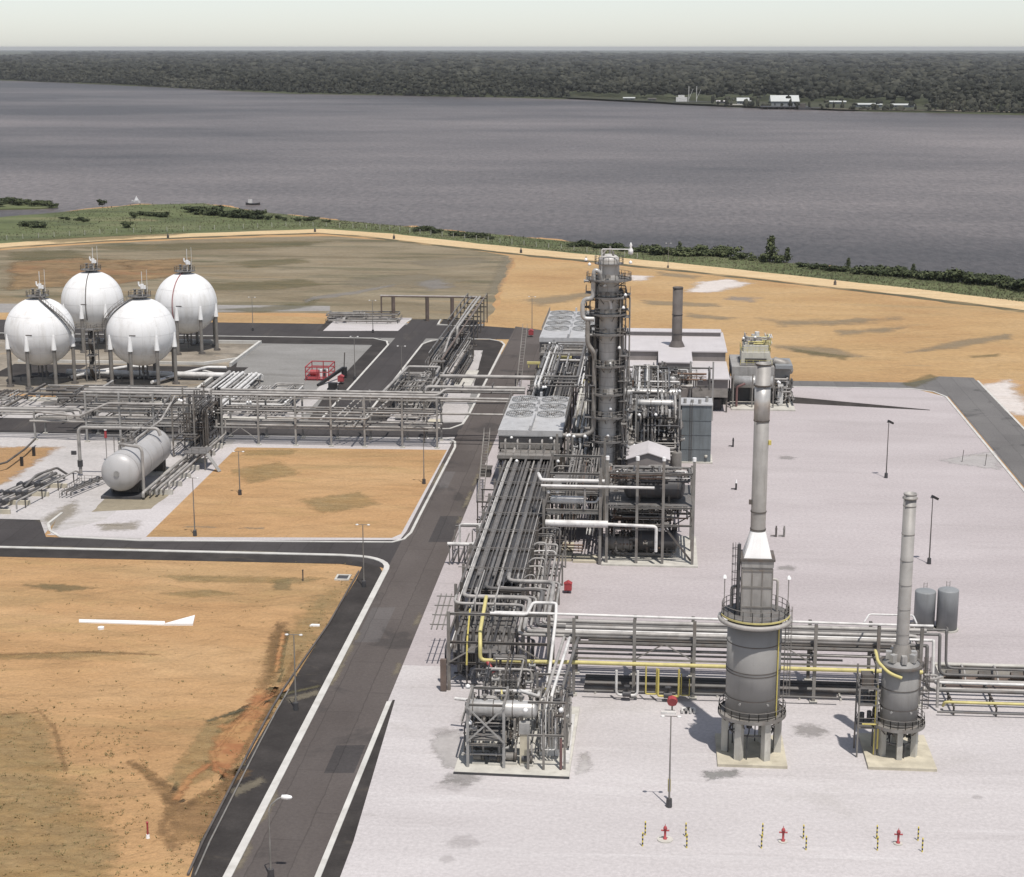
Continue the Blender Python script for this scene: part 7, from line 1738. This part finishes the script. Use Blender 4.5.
# sphere product lines and white header
t = thing('white_header', 'long fat white pipe header running east under the spheres', 'pipe', (-118, 394, 1))
pipe(t, [(-141, 395.3, 1.2), (-92.8, 393.6, 1.2), (-92.4, 392, 1.2)], .7, m_pipe_w, .8, None, 'pipe', 12)
pipe(t, [(-138, 390, 1.0), (-134, 398, 1.0), (-128.5, 404.5, 1.0), (-124, 404.5, 1.0)], .4, m_pipe_w, .8)
pipe(t, [(-117, 385, 1.0), (-112.5, 397, 1.0), (-108.8, 405, 1.0), (-104, 405, 1.0)], .4, m_pipe_w, .8)
for x in range(-138, -92, 5): MB().bx(x - .2, x + .2, 394, 395.6, .03, .5).build('support', m_conc, t)
t = thing('white_pipe_bundle', 'bundle of parallel white pipes running from the white header towards the west rack', 'pipe bundle', (-97, 375, 1))
for i in range(8):
    x = -100.6 + i * 1.15; pipe(t, [(x, 394.5 - i * .3, 2.0), (x - .2 + i * .08, 352, 2.0), (x - .2 + i * .08, 351, .8)], .24 if i % 3 else .42, m_pipe_w if i % 4 else m_pipe, .6)
for y in (356, 364, 372, 380, 388):
    MB().hbeam((-102, y, 1.3), (-91.4, y, 1.3), .24, .3).build('support_beam', m_steel, t)
    for x in (-101.6, -91.8): MB().hbeam((x, y, .03), (x, y, 1.14), .24, .24).build('stub_post', m_steel, t)
clutter('valve_station', 'silver valve station with many small white valves right of the white pipe bundle', (-91, -77.5, 353, 376, .4, 3.4), 60, 82, (m_pipe, m_pipe_w, m_pipe, m_pipe_d), (.09, .24), 40, 'valve station', 3)
clutter('pump_piping', 'dark pipes and pumps on the paving under the front spheres', (-138, -108, 354, 372, .3, 3.0), 56, 83, (m_pipe, m_pipe_d, m_steel_d, m_pipe_d), (.1, .26), 24, 'pipework', 0)
clutter('pump_piping', 'grey pipework behind the west rack left of its tower', (-124, -92, 334, 350, .5, 8.5), 44, 84, (m_pipe, m_pipe_d, m_steel_d), (.1, .24), 14, 'pipework', 0)
clutter('pump_piping', 'pipes and valves beside the front spheres near the left edge', (-160, -138, 340, 372, .3, 3.5), 30, 85, (m_pipe, m_pipe_d, m_steel_d), (.1, .26), 12, 'pipework', 0)
for k, (xa, xb, y) in enumerate(((-140, -104.6, 366), (-100, -76, 349))):
    mbp = MB().bx(xa, xb, y, y + 3, 0, .35); solo(mbp, 'concrete_slab', m_conc, ['pale concrete slab strip in front of the sphere bund', 'pale concrete slab behind the west rack by the valve station'][k], 'slab')

# island piping between the two loop roads
clutter('metering_station', 'grey metering station of looped pipes on the island between the loop roads', (-57, -45.5, 352, 384, .5, 6.0), 76, 86, (m_pipe, m_pipe, m_pipe_d, m_steel), (.09, .24), 34, 'metering station', 1)
t = thing('station_frame', 'light pipe goalpost frame above the metering station on the road island', 'steel frame', (-52, 370, 0))
pipe(t, [(-57.6, 356, 5.2), (-54.8, 377, 7.2), (-47.6, 377, 7.2), (-47.6, 371, 7.0)], .3, m_pipe, .5); pipe(t, [(-55.5, 352, 5), (-52.2, 371, 5.6), (-46.5, 371, 5.6)], .18, m_pipe_d, .5)
for (x, y) in ((-57.4, 357), (-54.6, 376.6), (-47.6, 376.6), (-50, 366), (-56, 366)): MB().hbeam((x, y, .02), (x, y, 6.6 if y > 370 else 5.0), .3, .3).build('post', m_steel, t)
clutter('island_pipework', 'dark low pipes under the northern rack at the far end of the road island', (-54, -45, 388, 440, .4, 5.5), 50, 87, (m_pipe, m_pipe_d, m_steel_d), (.1, .25), 12, 'pipework', 0)
mbp = MB().bx(-46.4, -43.6, 343.2 + 3, 349.5, 0, 1.2); solo(mbp, 'concrete_block', m_concy, 'cream concrete block at the rounded kerb of the road island', 'block')
solo(MB().bx(-46, -42, 388, 410, .02, .3), 'concrete_slab', m_conc, 'narrow pale slab beside the dark verge of the road island', 'slab')
# northern paved pad
clutter('pig_receiver_piping', 'thin low pipe loops on the paved pad at the far west road', (-95, -72, 481, 491, .3, 2.2), 30, 88, (m_pipe, m_steel), (.08, .2), 10, 'pipework', 0)
r_ = MB(); railing(r_, [(-94, 482, .04), (-73, 482, .04), (-73, 491, .04)], 1.1, False, 3.0, .06); solo(r_, 'handrail', m_steel, 'steel handrail around the far paved pad', 'handrail')
# red fire skid
X, Y = P(318, 380)
t = thing('fire_skid', 'red steel framed fire equipment skid on the grey gravel yard', 'fire skid', (X, Y, 0))
for x in (-2.8, 0, 2.8):
    for y in (-1, 7): MB().hbeam((X + x, Y + y, .02), (X + x, Y + y, 3.4), .2, .2).build('post', m_red, t)
for z in (.9, 2.1, 3.3):
    for y in (-1, 7): MB().bar((X - 2.8, Y + y, z), (X + 2.8, Y + y, z), .22).build('rail', m_red, t)
    for x in (-2.8, 2.8): MB().bar((X + x, Y - 1, z), (X + x, Y + 7, z), .22).build('rail', m_red, t)
MB().cyl((X - 2.4, Y + 3, 1.2), (X - .4, Y + 3, 1.2), .75, seg=14).build('tank', m_red, t); MB().bx(X - 2.7, X + 2.7, Y - .8, Y + 6.8, .1, .3).build('base', m_red, t)
for i in range(3): MB().cyl((X + .6 + i * .8, Y + 1, .3), (X + .6 + i * .8, Y + 1, 2.4), .32, seg=10).build('cylinder', m_dkvess if i % 2 else m_whitep, t)
t = thing('hose_ramp', 'dark loading arm leaning beside the red fire skid', 'loading arm', (X + 4, Y, 0))
MB().bar((X + 1.5, Y - 8, .2), (X + 5.6, Y + 3, 2.4), .5, .7).build('arm', m_black, t); MB().box((X + 5.8, Y + 3.4, 1.3), (1.2, 1.2, 2.6)).build('pedestal', m_black, t); MB().tube([(X + 5.8, Y + 3.4, 2.6), (X + 6, Y + 3.4, 6.2)], .14, 6).build('riser', m_steel_d, t)
def hose_box(px, py, s, label, cat='hose cabinet'):
    x, y = P(px, py); t = thing('hose_cabinet', label, cat, (x, y, 0))
    MB().cyl((x, y, 0), (x, y, .9 * s), .1 * s, seg=8).build('stand', m_steel_d, t)
    MB().bx(x - .55 * s, x + .55 * s, y - .5 * s, y + .5 * s, .5 * s, 1.5 * s).build('cabinet', m_red, t)
    MB().add([(x - .62 * s, y - .56 * s, 1.5 * s), (x + .62 * s, y - .56 * s, 1.5 * s), (x + .62 * s, y + .56 * s, 1.5 * s), (x - .62 * s, y + .56 * s, 1.5 * s), (x, y - .56 * s, 1.85 * s), (x, y + .56 * s, 1.85 * s)], [(0, 1, 4), (2, 3, 5), (1, 2, 5, 4), (3, 0, 4, 5), (3, 2, 1, 0)]).build('roof', m_red, t)
    MB().bx(x - .45 * s, x + .45 * s, y - .53 * s, y - .505 * s, .6 * s, 1.4 * s).build('door', m_red, t)
    return t
hose_box(568, 593, 1.0, 'red gable topped hose cabinet alone on the open pad right of the main rack')
hose_box(341, 384, 1.25, 'red domed hose cabinet on the grey gravel yard right of the fire skid')
hose_box(531, 337, 1.2, 'small red cabinet on the road edge left of the far air cooler')
# red reel and drum on the main pad
x, y = P(672, 712)
t = thing('hose_reel', 'red round hose reel with white base on the pad left of the large heater', 'hose reel', (x, y, 0))
MB().bx(x - 1.3, x + .5, y - .9, y - .3, .02, .3).build('base', m_pipe_w, t); MB().lathe((x, y - .2, 1.5), [(.02, -.3), (.62, -.3), (.62, .3), (.02, .3)], 8, (0, 1, .35), smooth=False).build('reel', m_red, t); MB().bx(x - .1, x + .1, y - .3, y - .05, .02, 1.4).build('stand', m_steel_d, t)
t = thing('cable_bundle', 'black and white coiled equipment lying right of the red hose reel', 'coil', (x + 1.8, y, 0))
for k in range(3): MB().tube([(x + 1.2 + k * .5, y - .6, .25), (x + 1.2 + k * .5, y + .6, .3), (x + 1.7 + k * .5, y + .6, .3), (x + 1.7 + k * .5, y - .5, .25)], .16, 6, .3).build('coil', m_black if k % 2 else m_pipe_w, t)
# dark box by the road
solo(MB().bx(-31.0, -29.2, 305, 307.5, .02, 1.5).bx(-31.2, -29.0, 304.8, 307.7, 1.52, 1.66), 'junction_box', m_steel_d, 'small dark junction box on the pad edge beside the road near the near air cooler', 'junction box')
x, y = P(333, 391); mbx = MB().bx(x - 1, x + 1, y - .6, y + .6, .1, 2.0); mbx.cyl((x - .8, y - .62, .5), (x - .8, y + .62, .5), .5, seg=10); mbx.cyl((x + .8, y - .62, .5), (x + .8, y + .62, .5), .5, seg=10); solo(mbx, 'wheeled_unit', m_black, 'small black wheeled unit at the kerb below the red hose cabinet', 'fire trolley')

# ------------------------------------------------------------------ lamps
def lamp(kind, px, py, h, label, head=None):
    x, y = P(px, py)
    grp = 'lamp posts around the plant'
    t = thing('lamp_post', label, 'lamp post', (x, y, 0), 0, grp)
    MB().cyl((x, y, 0), (x, y, .95), .34, .30, 10, smooth=False).build('base', m_dkvess, t)
    MB().cyl((x, y, .95), (x, y, h), .11, .06, 8).build('pole', m_steel_d if kind == 'flood' else m_steel, t)
    if kind == 'twin':
        MB().bar((x - .9, y, h), (x + .9, y, h), .07).build('arm', m_steel, t)
        for k in (-1, 1): MB().lathe((x + .85 * k, y, h - .05), [(.02, .16), (.2, .1), (.26, 0), (.02, -.08)], 12).build('lamp_head', m_pipe_w, t)
    elif kind == 'flood':
        MB().bar((x - .35, y, h), (x + .55, y, h), .12).build('arm', m_steel_d, t)
        b = MB(); b.bar((x - .1, y - .25, h + .32), (x + .75, y + .2, h - .22), .62, .36); b.build('lamp_head', m_black, t)
    else:
        MB().tube([(x, y, h - .1), (x + .2, y, h + .6), (x + 1.0, y + .1, h + 1.3), (x + 1.5, y + .1, h + 1.4)], .07, 6, .8).build('arm', m_steel_l, t)
        MB().lathe((x + 1.3, y + .1, h + 1.42), [(.02, -.1), (.22, 0), (.25, .5), (.16, .9), (.02, 1.0)], 10, (1, 0, 0)).build('lamp_head', m_whitep, t)
    return t
for a in [('flood', 886, 478, 10.6, 'lamp post with dark floodlight on the right half of the pad, the one farther back'),
          ('flood', 929, 564, 10.6, 'lamp post with dark floodlight on the right pad behind the two domed tanks'),
          ('twin', 669, 807, 10.2, 'lamp post alone on the front pad below the red hose reel'),
          ('twin', 296, 710, 9.6, 'lamp post on the dark verge beside the near sand field'),
          ('twin', 364, 587, 9.6, 'lamp post at the rounded road corner of the near sand field'),
          ('twin', 195, 536, 9.8, 'lamp post at the near left corner of the rectangular sand bed'),
          ('twin', 240, 495, 8.0, 'lamp post in the middle of the rectangular sand bed, left half'),
          ('twin', 424, 484, 8.6, 'lamp post near the right edge of the rectangular sand bed'),
          ('twin', 253, 331, 9.6, 'lamp post on the far sand strip right of the spheres'),
          ('twin', 373, 333, 9.2, 'lamp post at the edge of the far paved pad'),
          ('twin', 355, 380, 10.6, 'lamp post at the right corner of the grey gravel yard'),
          ('twin', 402, 391, 10.6, 'lamp post on the road island left of the metering station'),
          ('twin', 532, 332, 10.0, 'lamp post on the sand left of the far air cooler'),
          ('arm', 271, 878, 7.0, 'lamp post with curved white arm leaning over the road at the bottom edge'),
          ('twin', 668, 268, 9.0, 'distant lamp post by the white sand patch near the river')]: lamp(*a)
x, y = P(669, 800); sl = MB().cyl((x, y - .02, 1.0), (x, y - .02, 2.4), .16, seg=8); solo(sl, 'warning_sleeve', m_yellow, 'yellow warning sleeve wrapped round the foot of the front pad lamp post', 'sleeve')

# small pad furniture
for (px, py, lab) in ((733, 447, 'short dark bracketed post on the far pad left of the tall stack'), (736, 490, 'short dark white topped post on the pad left of the stack'), (776, 537, 'little rusty stand pipe right of the stack on the pad'), (784, 537, 'little pale stand pipe right of the rusty one')):
    x, y = P(px, py); t = thing('standpipe', lab, 'standpipe', (x, y, 0)); c = m_black if px < 740 else (m_rust if px < 780 else m_steel)
    MB().cyl((x, y, 0), (x, y, 1.3), .16, seg=8).build('post', c, t); MB().bx(x - .9, x + .1, y - .1, y + .1, .2, .32).build('bracket', c, t); MB().cyl((x, y, 1.3), (x, y, 1.9), .2, .1, 8).build('cap', m_whitep if px == 736 else c, t)
x, y = P(964, 466); 
for k, (px, py, lab) in enumerate(((962, 462, 'thin leaning stake near the right kerb, left one'), (985, 466, 'thin stake near the right kerb, right one'))):
    x, y = P(px, py); solo(MB().bar((x, y, 0), (x + .2, y, 2.4), .1), 'marker_stake', m_steel_d, lab, 'stake')

# hydrants and striped bollards along the front
def stripes():
    m = bpy.data.materials.new('yellow_black_stripes'); m.use_nodes = True; nt = m.node_tree; N = nt.nodes; L = nt.links; b = N['Principled BSDF']; b.inputs['Roughness'].default_value = .5
    tc = N.new('ShaderNodeTexCoord'); sp_ = N.new('ShaderNodeSeparateXYZ'); L.new(tc.outputs['Object'], sp_.inputs[0])
    mu = N.new('ShaderNodeMath'); mu.operation = 'MULTIPLY'; mu.inputs[1].default_value = 2.2; L.new(sp_.outputs['Z'], mu.inputs[0])
    fr_ = N.new('ShaderNodeMath'); fr_.operation = 'FRACT'; L.new(mu.outputs[0], fr_.inputs[0])
    gt_ = N.new('ShaderNodeMath'); gt_.operation = 'GREATER_THAN'; gt_.inputs[1].default_value = .5; L.new(fr_.outputs[0], gt_.inputs[0])
    mc = N.new('ShaderNodeMix'); mc.data_type = 'RGBA'; mc.inputs['A'].default_value = (.62, .50, .08, 1); mc.inputs['B'].default_value = (.03, .03, .03, 1)
    L.new(gt_.outputs[0], mc.inputs['Factor']); L.new(mc.outputs['Result'], b.inputs['Base Color']); return m
m_str = stripes(); bol = None
for hx, hp, nm in ((665, 840, 'leftmost'), (783, 842, 'middle'), (898, 844, 'rightmost')):
    x, y = P(hx, hp)
    t = thing('fire_hydrant', 'red fire hydrant between striped bollards, %s of the three at the bottom edge' % nm, 'fire hydrant', (x, y, 0), 0, 'red hydrants along the front')
    MB().cyl((x, y, 0), (x, y, .12), .8 if nm == 'leftmost' else .45, seg=20, smooth=False).build('plinth', m_conc, t)
    MB().lathe((x, y, 0), [(.2, .12), (.2, .25), (.12, .28), (.12, 1.2), (.2, 1.22), (.2, 1.32), (.12, 1.5), (.02, 1.58)], 12).build('barrel', m_red, t)
    for k in (-1, 1): MB().cyl((x + .1 * k, y, 1.05), (x + .42 * k, y, 1.05), .09, seg=8).build('outlet', m_red, t)
    MB().tube([(x, y, 1.5), (x, y, 1.75)], .03, 6).build('spindle', m_red, t)
    for (dx, dy, w1) in ((-2.0, .9, 'far left'), (2.1, .9, 'far right'), (-2.25, -1.6, 'near left'), (2.15, -1.6, 'near right')):
        lab = 'yellow and black striped bollard, %s of the four around the %s hydrant' % (w1, nm)
        if bol is None:
            mb = MB().cyl((0, 0, 0), (0, 0, 1.5), .075, seg=10); mb.lathe((0, 0, 1.5), [(.075, 0), (.04, .06), (.01, .08)], 10)
            bol = mb.build('bollard', m_str); o = bol
        else: o = bol.copy(); COL.objects.link(o)
        o.location = (x + dx, y + dy, 0); tag(o, lab, 'bollard', 'striped bollards around the hydrants')

# ------------------------------------------------------------------ sand field objects
t = thing('concrete_slab_marker', 'long white concrete strip with a triangular right end lying on the near sand field', 'concrete strip', (-70, 219, 0))
MB().prism([P(79, 620.3), P(165, 622.3), P(165, 625.6), P(79, 622.8)], 0, .18).build('strip', m_whitep, t)
MB().prism([P(164, 625.6), P(193, 625.6), P(195, 617), P(184, 620)], 0, .3).build('triangle', m_whitep, t)
x, y = P(101, 629); solo(MB().cyl((x, y, 0), (x, y, .3), .45, seg=10, smooth=False), 'white_stone', m_whitep, 'small white stone below the long white strip on the sand', 'stone')
x, y = P(315, 626); solo(MB().prism([(x - .7, y - .3), (x + .7, y - .2), (x + .6, y + .3), (x - .5, y + .3)], 0, .2), 'white_stone', m_whitep, 'flat white stone near the verge of the near sand field', 'stone')
t = thing('drain_grate', 'rectangular drain frame set in the sand near the road corner', 'drain', (*P(343, 578), 0))
x, y = P(343, 578); MB().bx(x - 1.1, x + 1.1, y - 1.3, y - .95, 0, .2).bx(x - 1.1, x + 1.1, y + .95, y + 1.3, 0, .2).bx(x - 1.1, x - .8, y - .94, y + .94, 0, .2).bx(x + .8, x + 1.1, y - .94, y + .94, 0, .2).build('frame', m_conc, t); MB().bx(x - .79, x + .79, y - .93, y + .93, .02, .1).build('grate', m_dkvess, t)
for (px, py, lab, foot) in ((303, 581, 'thin rusty red marker post near the drain frame', 0), (148, 838, 'red marker post with a white foot in the eroded gully', 1)):
    x, y = P(px, py); t = thing('marker_post', lab, 'marker post', (x, y, 0)); MB().cyl((x, y, 0), (x, y, 1.6), .1, seg=8).build('post', m_red if foot else m_rust, t)
    MB().lathe((x, y, 1.6), [(.1, 0), (.14, .04), (.14, .16), (.02, .2)], 8).build('cap', m_red if foot else m_rust, t)
    if foot: MB().cyl((x, y, 0), (x, y, .4), .22, .16, 8).build('foot', m_whitep, t)
dp = thing('drain_pipe', 'rusty pipe running along the edge of the near sand field and the dark verge', 'pipe', (-50, 170, 0))
pts = [P(*q) for q in ((360, 572), (330, 625), (300, 668), (285, 690), (272, 712), (256, 742), (205, 842), (190, 876))]
MB().tube([(x - .2, y, .14) for x, y in pts], .14, 6, .3).build('pipe', m_rust, dp); MB().tube([(x + .5, y, .1) for x, y in pts[3:]], .1, 6, .3).build('pipe', m_steel, dp)

# ------------------------------------------------------------------ river bank fence and track posts
fp = [P(-60, 246), P(7, 240), P(100, 234), P(200, 230.5), P(300, 226), P(380, 229.5), P(420, 234), P(500, 243), P(600, 254), P(650, 260)]
t = thing('bank_fence', 'long low post and wire fence between the sandy track and the grass bank', 'fence', (*fp[0], 0))
L_ = []; 
for a, b in zip(fp, fp[1:]):
    A = Vector((*a, 0)); B = Vector((*b, 0)); n = max(1, int((B - A).length / 6.2))
    for k in range(n): L_.append(A.lerp(B, k / n))
for q in L_[:98]: MB().cyl((q.x, q.y, 0), (q.x, q.y, 2.1), .11, seg=6).build('post', m_conc, t)
w_ = MB()
for a, b in zip(L_[:97], L_[1:98]):
    for z in (.6, 1.2, 1.8): w_.bar(a + Vector((0, 0, z)), b + Vector((0, 0, z)), .03)
w_.build('wire', m_steel, t)
for i, (px, py) in enumerate(((168, 238), (315, 232), (394, 239), (521, 253), (835, 285), (586, 262))):
    x, y = P(px, py); solo(MB().cyl((x, y, 0), (x, y, 1.2), .5, .45, 8).cyl((x, y, 1.2), (x, y, 2.1), .3, .1, 8), 'track_marker', m_dkvess if i != 4 else m_rust, ['small dark marker on the sandy track behind the rear left sphere', 'small dark marker at the crest of the sandy track', 'small dark marker on the track left of the field ditch', 'small dark marker on the track above the field corner', 'small rusty marker on the right part of the sandy track', 'small dark marker on the track left of the tower top'][i], 'marker')

# ------------------------------------------------------------------ boats and the far settlement
def boat(px, py, L, label, sail=False):
    x, y = P(px, py, -1.1); t = thing('boat', label, 'boat', (x, y, -1.1))
    n = 9; vs = []; 
    for i in range(n):
        f = i / (n - 1); w = L * .13 * math.sin(PI * min(.98, .12 + f * .86)) ** .7; s_ = .9 + .5 * (2 * f - 1) ** 2
        vs += [(x - L / 2 + L * f, y - w, -1.1 + s_), (x - L / 2 + L * f, y - w * .6, -1.25), (x - L / 2 + L * f, y + w * .6, -1.25), (x - L / 2 + L * f, y + w, -1.1 + s_)]
    fs = []
    for i in range(n - 1):
        for k in range(3): fs.append((i * 4 + k, (i + 1) * 4 + k, (i + 1) * 4 + k + 1, i * 4 + k + 1))
        fs.append((i * 4 + 3, (i + 1) * 4 + 3, (i + 1) * 4, i * 4))
    fs += [(0, 1, 2, 3), ((n - 1) * 4 + 3, (n - 1) * 4 + 2, (n - 1) * 4 + 1, (n - 1) * 4)]
    MB().add(vs, fs).build('hull', m_dkvess if not sail else m_pipe_w, t)
    if sail: MB().add([(x - .8, y - .08, .2), (x + 1.6, y - .08, .2), (x + .3, y - .08, 2.6), (x - .8, y + .08, .2), (x + 1.6, y + .08, .2), (x + .3, y + .08, 2.6)], [(0, 1, 2), (5, 4, 3), (0, 3, 4, 1), (1, 4, 5, 2), (2, 5, 3, 0)]).build('sail', m_whitep, t)
    else: MB().bx(x - L * .32, x - L * .05, y - L * .07, y + L * .07, -.15, 1.7).build('cabin', m_pipe_w, t); MB().bar((x - L * .2, y, 1.7), (x - L * .2, y, 3.4), .16).build('mast', m_steel, t)
boat(253, 205, 7.5, 'small dark motor boat off the grassy left bank')
boat(136, 203, 4.5, 'tiny boat with a white sail near the grass spit', True)
# ship at the far quay
x, y = P(690, 104.2, -1.1)
t = thing('workboat', 'dark work boat with two pale masts at the far quay', 'ship', (x, y, -1.1))
hl = MB(); hl.prism([(x - 24, y - 5), (x + 22, y - 5), (x + 30, y), (x + 22, y + 5), (x - 24, y + 5)], -1.6, 2.6); hl.build('hull', m_dkvess, t)
MB().bx(x - 20, x - 4, y - 4, y + 4, 2.62, 8.5).bx(x - 17, x - 8, y - 3, y + 3, 8.52, 11.5).build('superstructure', m_pipe_w, t)
for dx in (-2, 9): 
    k_ = MB().bar((x + dx, y, 2.6), (x + dx, y, 24), .7); k_.bar((x + dx, y, 6), (x + dx + 6, y, 20), .4); k_.build('mast', m_pipe_w, t)
def shed(px, py, w, d, h, label, m_r, rise=.25, gable_front=False):
    w *= .82; d *= .8; h *= .8
    x, y = P(px, py, 1); t = thing('waterside_building', label, 'building', (x, y, 1))
    MB().bx(x - w / 2, x + w / 2, y, y + d, .9, h).build('wall', m_tankg if m_r is m_roofw else m_wallb, t)
    zr = h + d * rise * .5
    if gable_front:
        zr = h + w * rise * .5
        MB().add([(x - w / 2 - 1, y - 1, h + .05), (x + w / 2 + 1, y - 1, h + .05), (x, y - 1, zr), (x - w / 2 - 1, y + d + 1, h + .05), (x + w / 2 + 1, y + d + 1, h + .05), (x, y + d + 1, zr)], [(0, 1, 2), (5, 4, 3), (1, 4, 5, 2), (3, 0, 2, 5), (0, 3, 4, 1)]).build('roof', m_r, t)
    else:
        MB().add([(x - w / 2 - 1, y - 1, h + .05), (x + w / 2 + 1, y - 1, h + .05), (x - w / 2 - 1, y + d + 1, h + .05), (x + w / 2 + 1, y + d + 1, h + .05), (x - w / 2 - 1, y + d / 2, zr), (x + w / 2 + 1, y + d / 2, zr)], [(0, 1, 5, 4), (3, 2, 4, 5), (1, 3, 5), (2, 0, 4), (0, 2, 3, 1)]).build('roof', m_r, t)
    k_ = MB()
    for i in range(max(2, int(w / 9))): xx = x - w / 2 + (i + .5) * w / max(2, int(w / 9)); k_.bx(xx - 1.2, xx + 1.2, y - .12, y - .02, 2, h * .7)
    k_.build('opening', m_dkvess, t)
m_roofw = mat('white_roof_sheet', (.46, .475, .46), .5, 0, .06, .05)
shed(785, 106.2, 44, 46, 9, 'large white roofed warehouse on the far bank', m_roofw, .42)
shed(744, 104.5, 22, 22, 7, 'small grey white building left of the far warehouse', m_roofw, .5)
shed(838, 104.2, 26, 16, 5, 'low pale building right of the far warehouse', m_roofw)
shed(869, 107.6, 40, 18, 6, 'long white low building at the right end of the far settlement, left half', m_roofw)
shed(903, 107.8, 34, 18, 5.5, 'long white low building at the right end of the far settlement, right half', m_roofw)
shed(722, 103.6, 18, 14, 5, 'small brown hut near the far workboat', m_roof)
shed(629, 100.2, 20, 14, 5, 'pale hut on the far bank left of the workboat', m_roofw)
shed(652, 101.0, 14, 12, 5, 'dark little hut just left of the workboat on the far bank', m_steel_d)
x0_, y0_ = P(760, 108.2); 
t = thing('jetty', 'dark piled jetty in front of the far warehouse', 'jetty', (x0_, y0_, 0))
MB().bx(x0_, x0_ + 62, y0_ - 12, y0_ + 14, 1.6, 2.6).build('deck', m_dkvess, t)
for i in range(9): MB().cyl((x0_ + 2 + i * 7.2, y0_ - 10, -4), (x0_ + 2 + i * 7.2, y0_ - 10, 1.58), .6, seg=8).build('pile', m_brown, t)
x0_, y0_ = P(735, 106.0)
t = thing('jetty', 'pale jetty left of the far warehouse', 'jetty', (x0_, y0_, 0)); MB().bx(x0_ - 10, x0_ + 16, y0_ - 8, y0_ + 8, 1.6, 2.4).build('deck', m_conc, t)
for i in range(4): MB().cyl((x0_ - 8 + i * 7.2, y0_ - 7, -4), (x0_ - 8 + i * 7.2, y0_ - 7, 1.58), .5, seg=8).build('pile', m_brown, t)
x0_, y0_ = P(806, 109); t = thing('barge', 'dark barge moored right of the jetty', 'barge', (x0_, y0_, -1)); MB().prism([(x0_ - 10, y0_ - 5), (x0_ + 16, y0_ - 5), (x0_ + 20, y0_), (x0_ + 16, y0_ + 5), (x0_ - 10, y0_ + 5)], -1.5, 2.0).build('hull', m_dkvess, t); MB().bx(x0_ - 8, x0_ - 1, y0_ - 3, y0_ + 3, 2.02, 7).build('wheelhouse', m_steel_d, t)
# ------------------------------------------------------------------ camera, light, air
cam = bpy.data.cameras.new('camera'); co = bpy.data.objects.new('camera', cam); COL.objects.link(co)
M3 = Matrix((CR, CU, -CFW)).transposed()
co.matrix_world = Matrix.Translation((0, 0, CH)) @ M3.to_4x4()
cam.sensor_width = 36; cam.sensor_fit = 'HORIZONTAL'; cam.lens = 36 * CF / 1024; cam.clip_start = 1; cam.clip_end = 120000
S.camera = co
el = math.radians(68.5); hx, hy = .43, -.90; hl_ = math.hypot(hx, hy)
sdir = Vector((hx / hl_ * math.cos(el), hy / hl_ * math.cos(el), math.sin(el)))
sun = bpy.data.lights.new('sun', 'SUN'); sun.energy = SUN_E; sun.angle = math.radians(.53); sun.color = (1, .945, .885)
so = bpy.data.objects.new('sun', sun); COL.objects.link(so); so.rotation_euler = sdir.to_track_quat('Z', 'Y').to_euler()
so.location = (0, 100, 200)
w = bpy.data.worlds.new('World'); S.world = w; w.use_nodes = True
N = w.node_tree.nodes; L = w.node_tree.links
sk = N.new('ShaderNodeTexSky'); sk.sky_type = 'NISHITA'; sk.sun_disc = False; sk.sun_elevation = el; sk.sun_rotation = math.atan2(sdir.x, sdir.y)
sk.air_density = AIR; sk.dust_density = DUST; sk.ozone_density = 1.0
hs = N.new('ShaderNodeHueSaturation'); hs.inputs['Saturation'].default_value = .5; L.new(sk.outputs[0], hs.inputs['Color']); L.new(hs.outputs[0], N['Background'].inputs['Color']); N['Background'].inputs['Strength'].default_value = SKY_E
S.view_settings.view_transform = 'Standard'; S.view_settings.look = 'None'; S.view_settings.exposure = EXPO; S.view_settings.gamma = 1; S.view_settings.use_curve_mapping = False
# far air
hz = MB().bx(-30000, 30000, -350, 45000, -8, 82).build('haze', None or bpy.data.materials.new('air')); hz['kind'] = 'stuff'; hz['label'] = 'thin pale haze over the river and forest'; hz['category'] = 'haze'
hm = hz.data.materials[0]; hm.use_nodes = True; hn = hm.node_tree.nodes; hn.remove(hn['Principled BSDF'])
pv = hn.new('ShaderNodeVolumePrincipled'); pv.inputs['Color'].default_value = (.90, .91, .93, 1); pv.inputs['Density'].default_value = HAZE; pv.inputs['Anisotropy'].default_value = .3
hm.node_tree.links.new(pv.outputs[0], hn['Material Output'].inputs['Volume'])
S.render.engine = 'CYCLES'
S.cycles.max_bounces = 6; S.cycles.diffuse_bounces = 3; S.cycles.glossy_bounces = 3
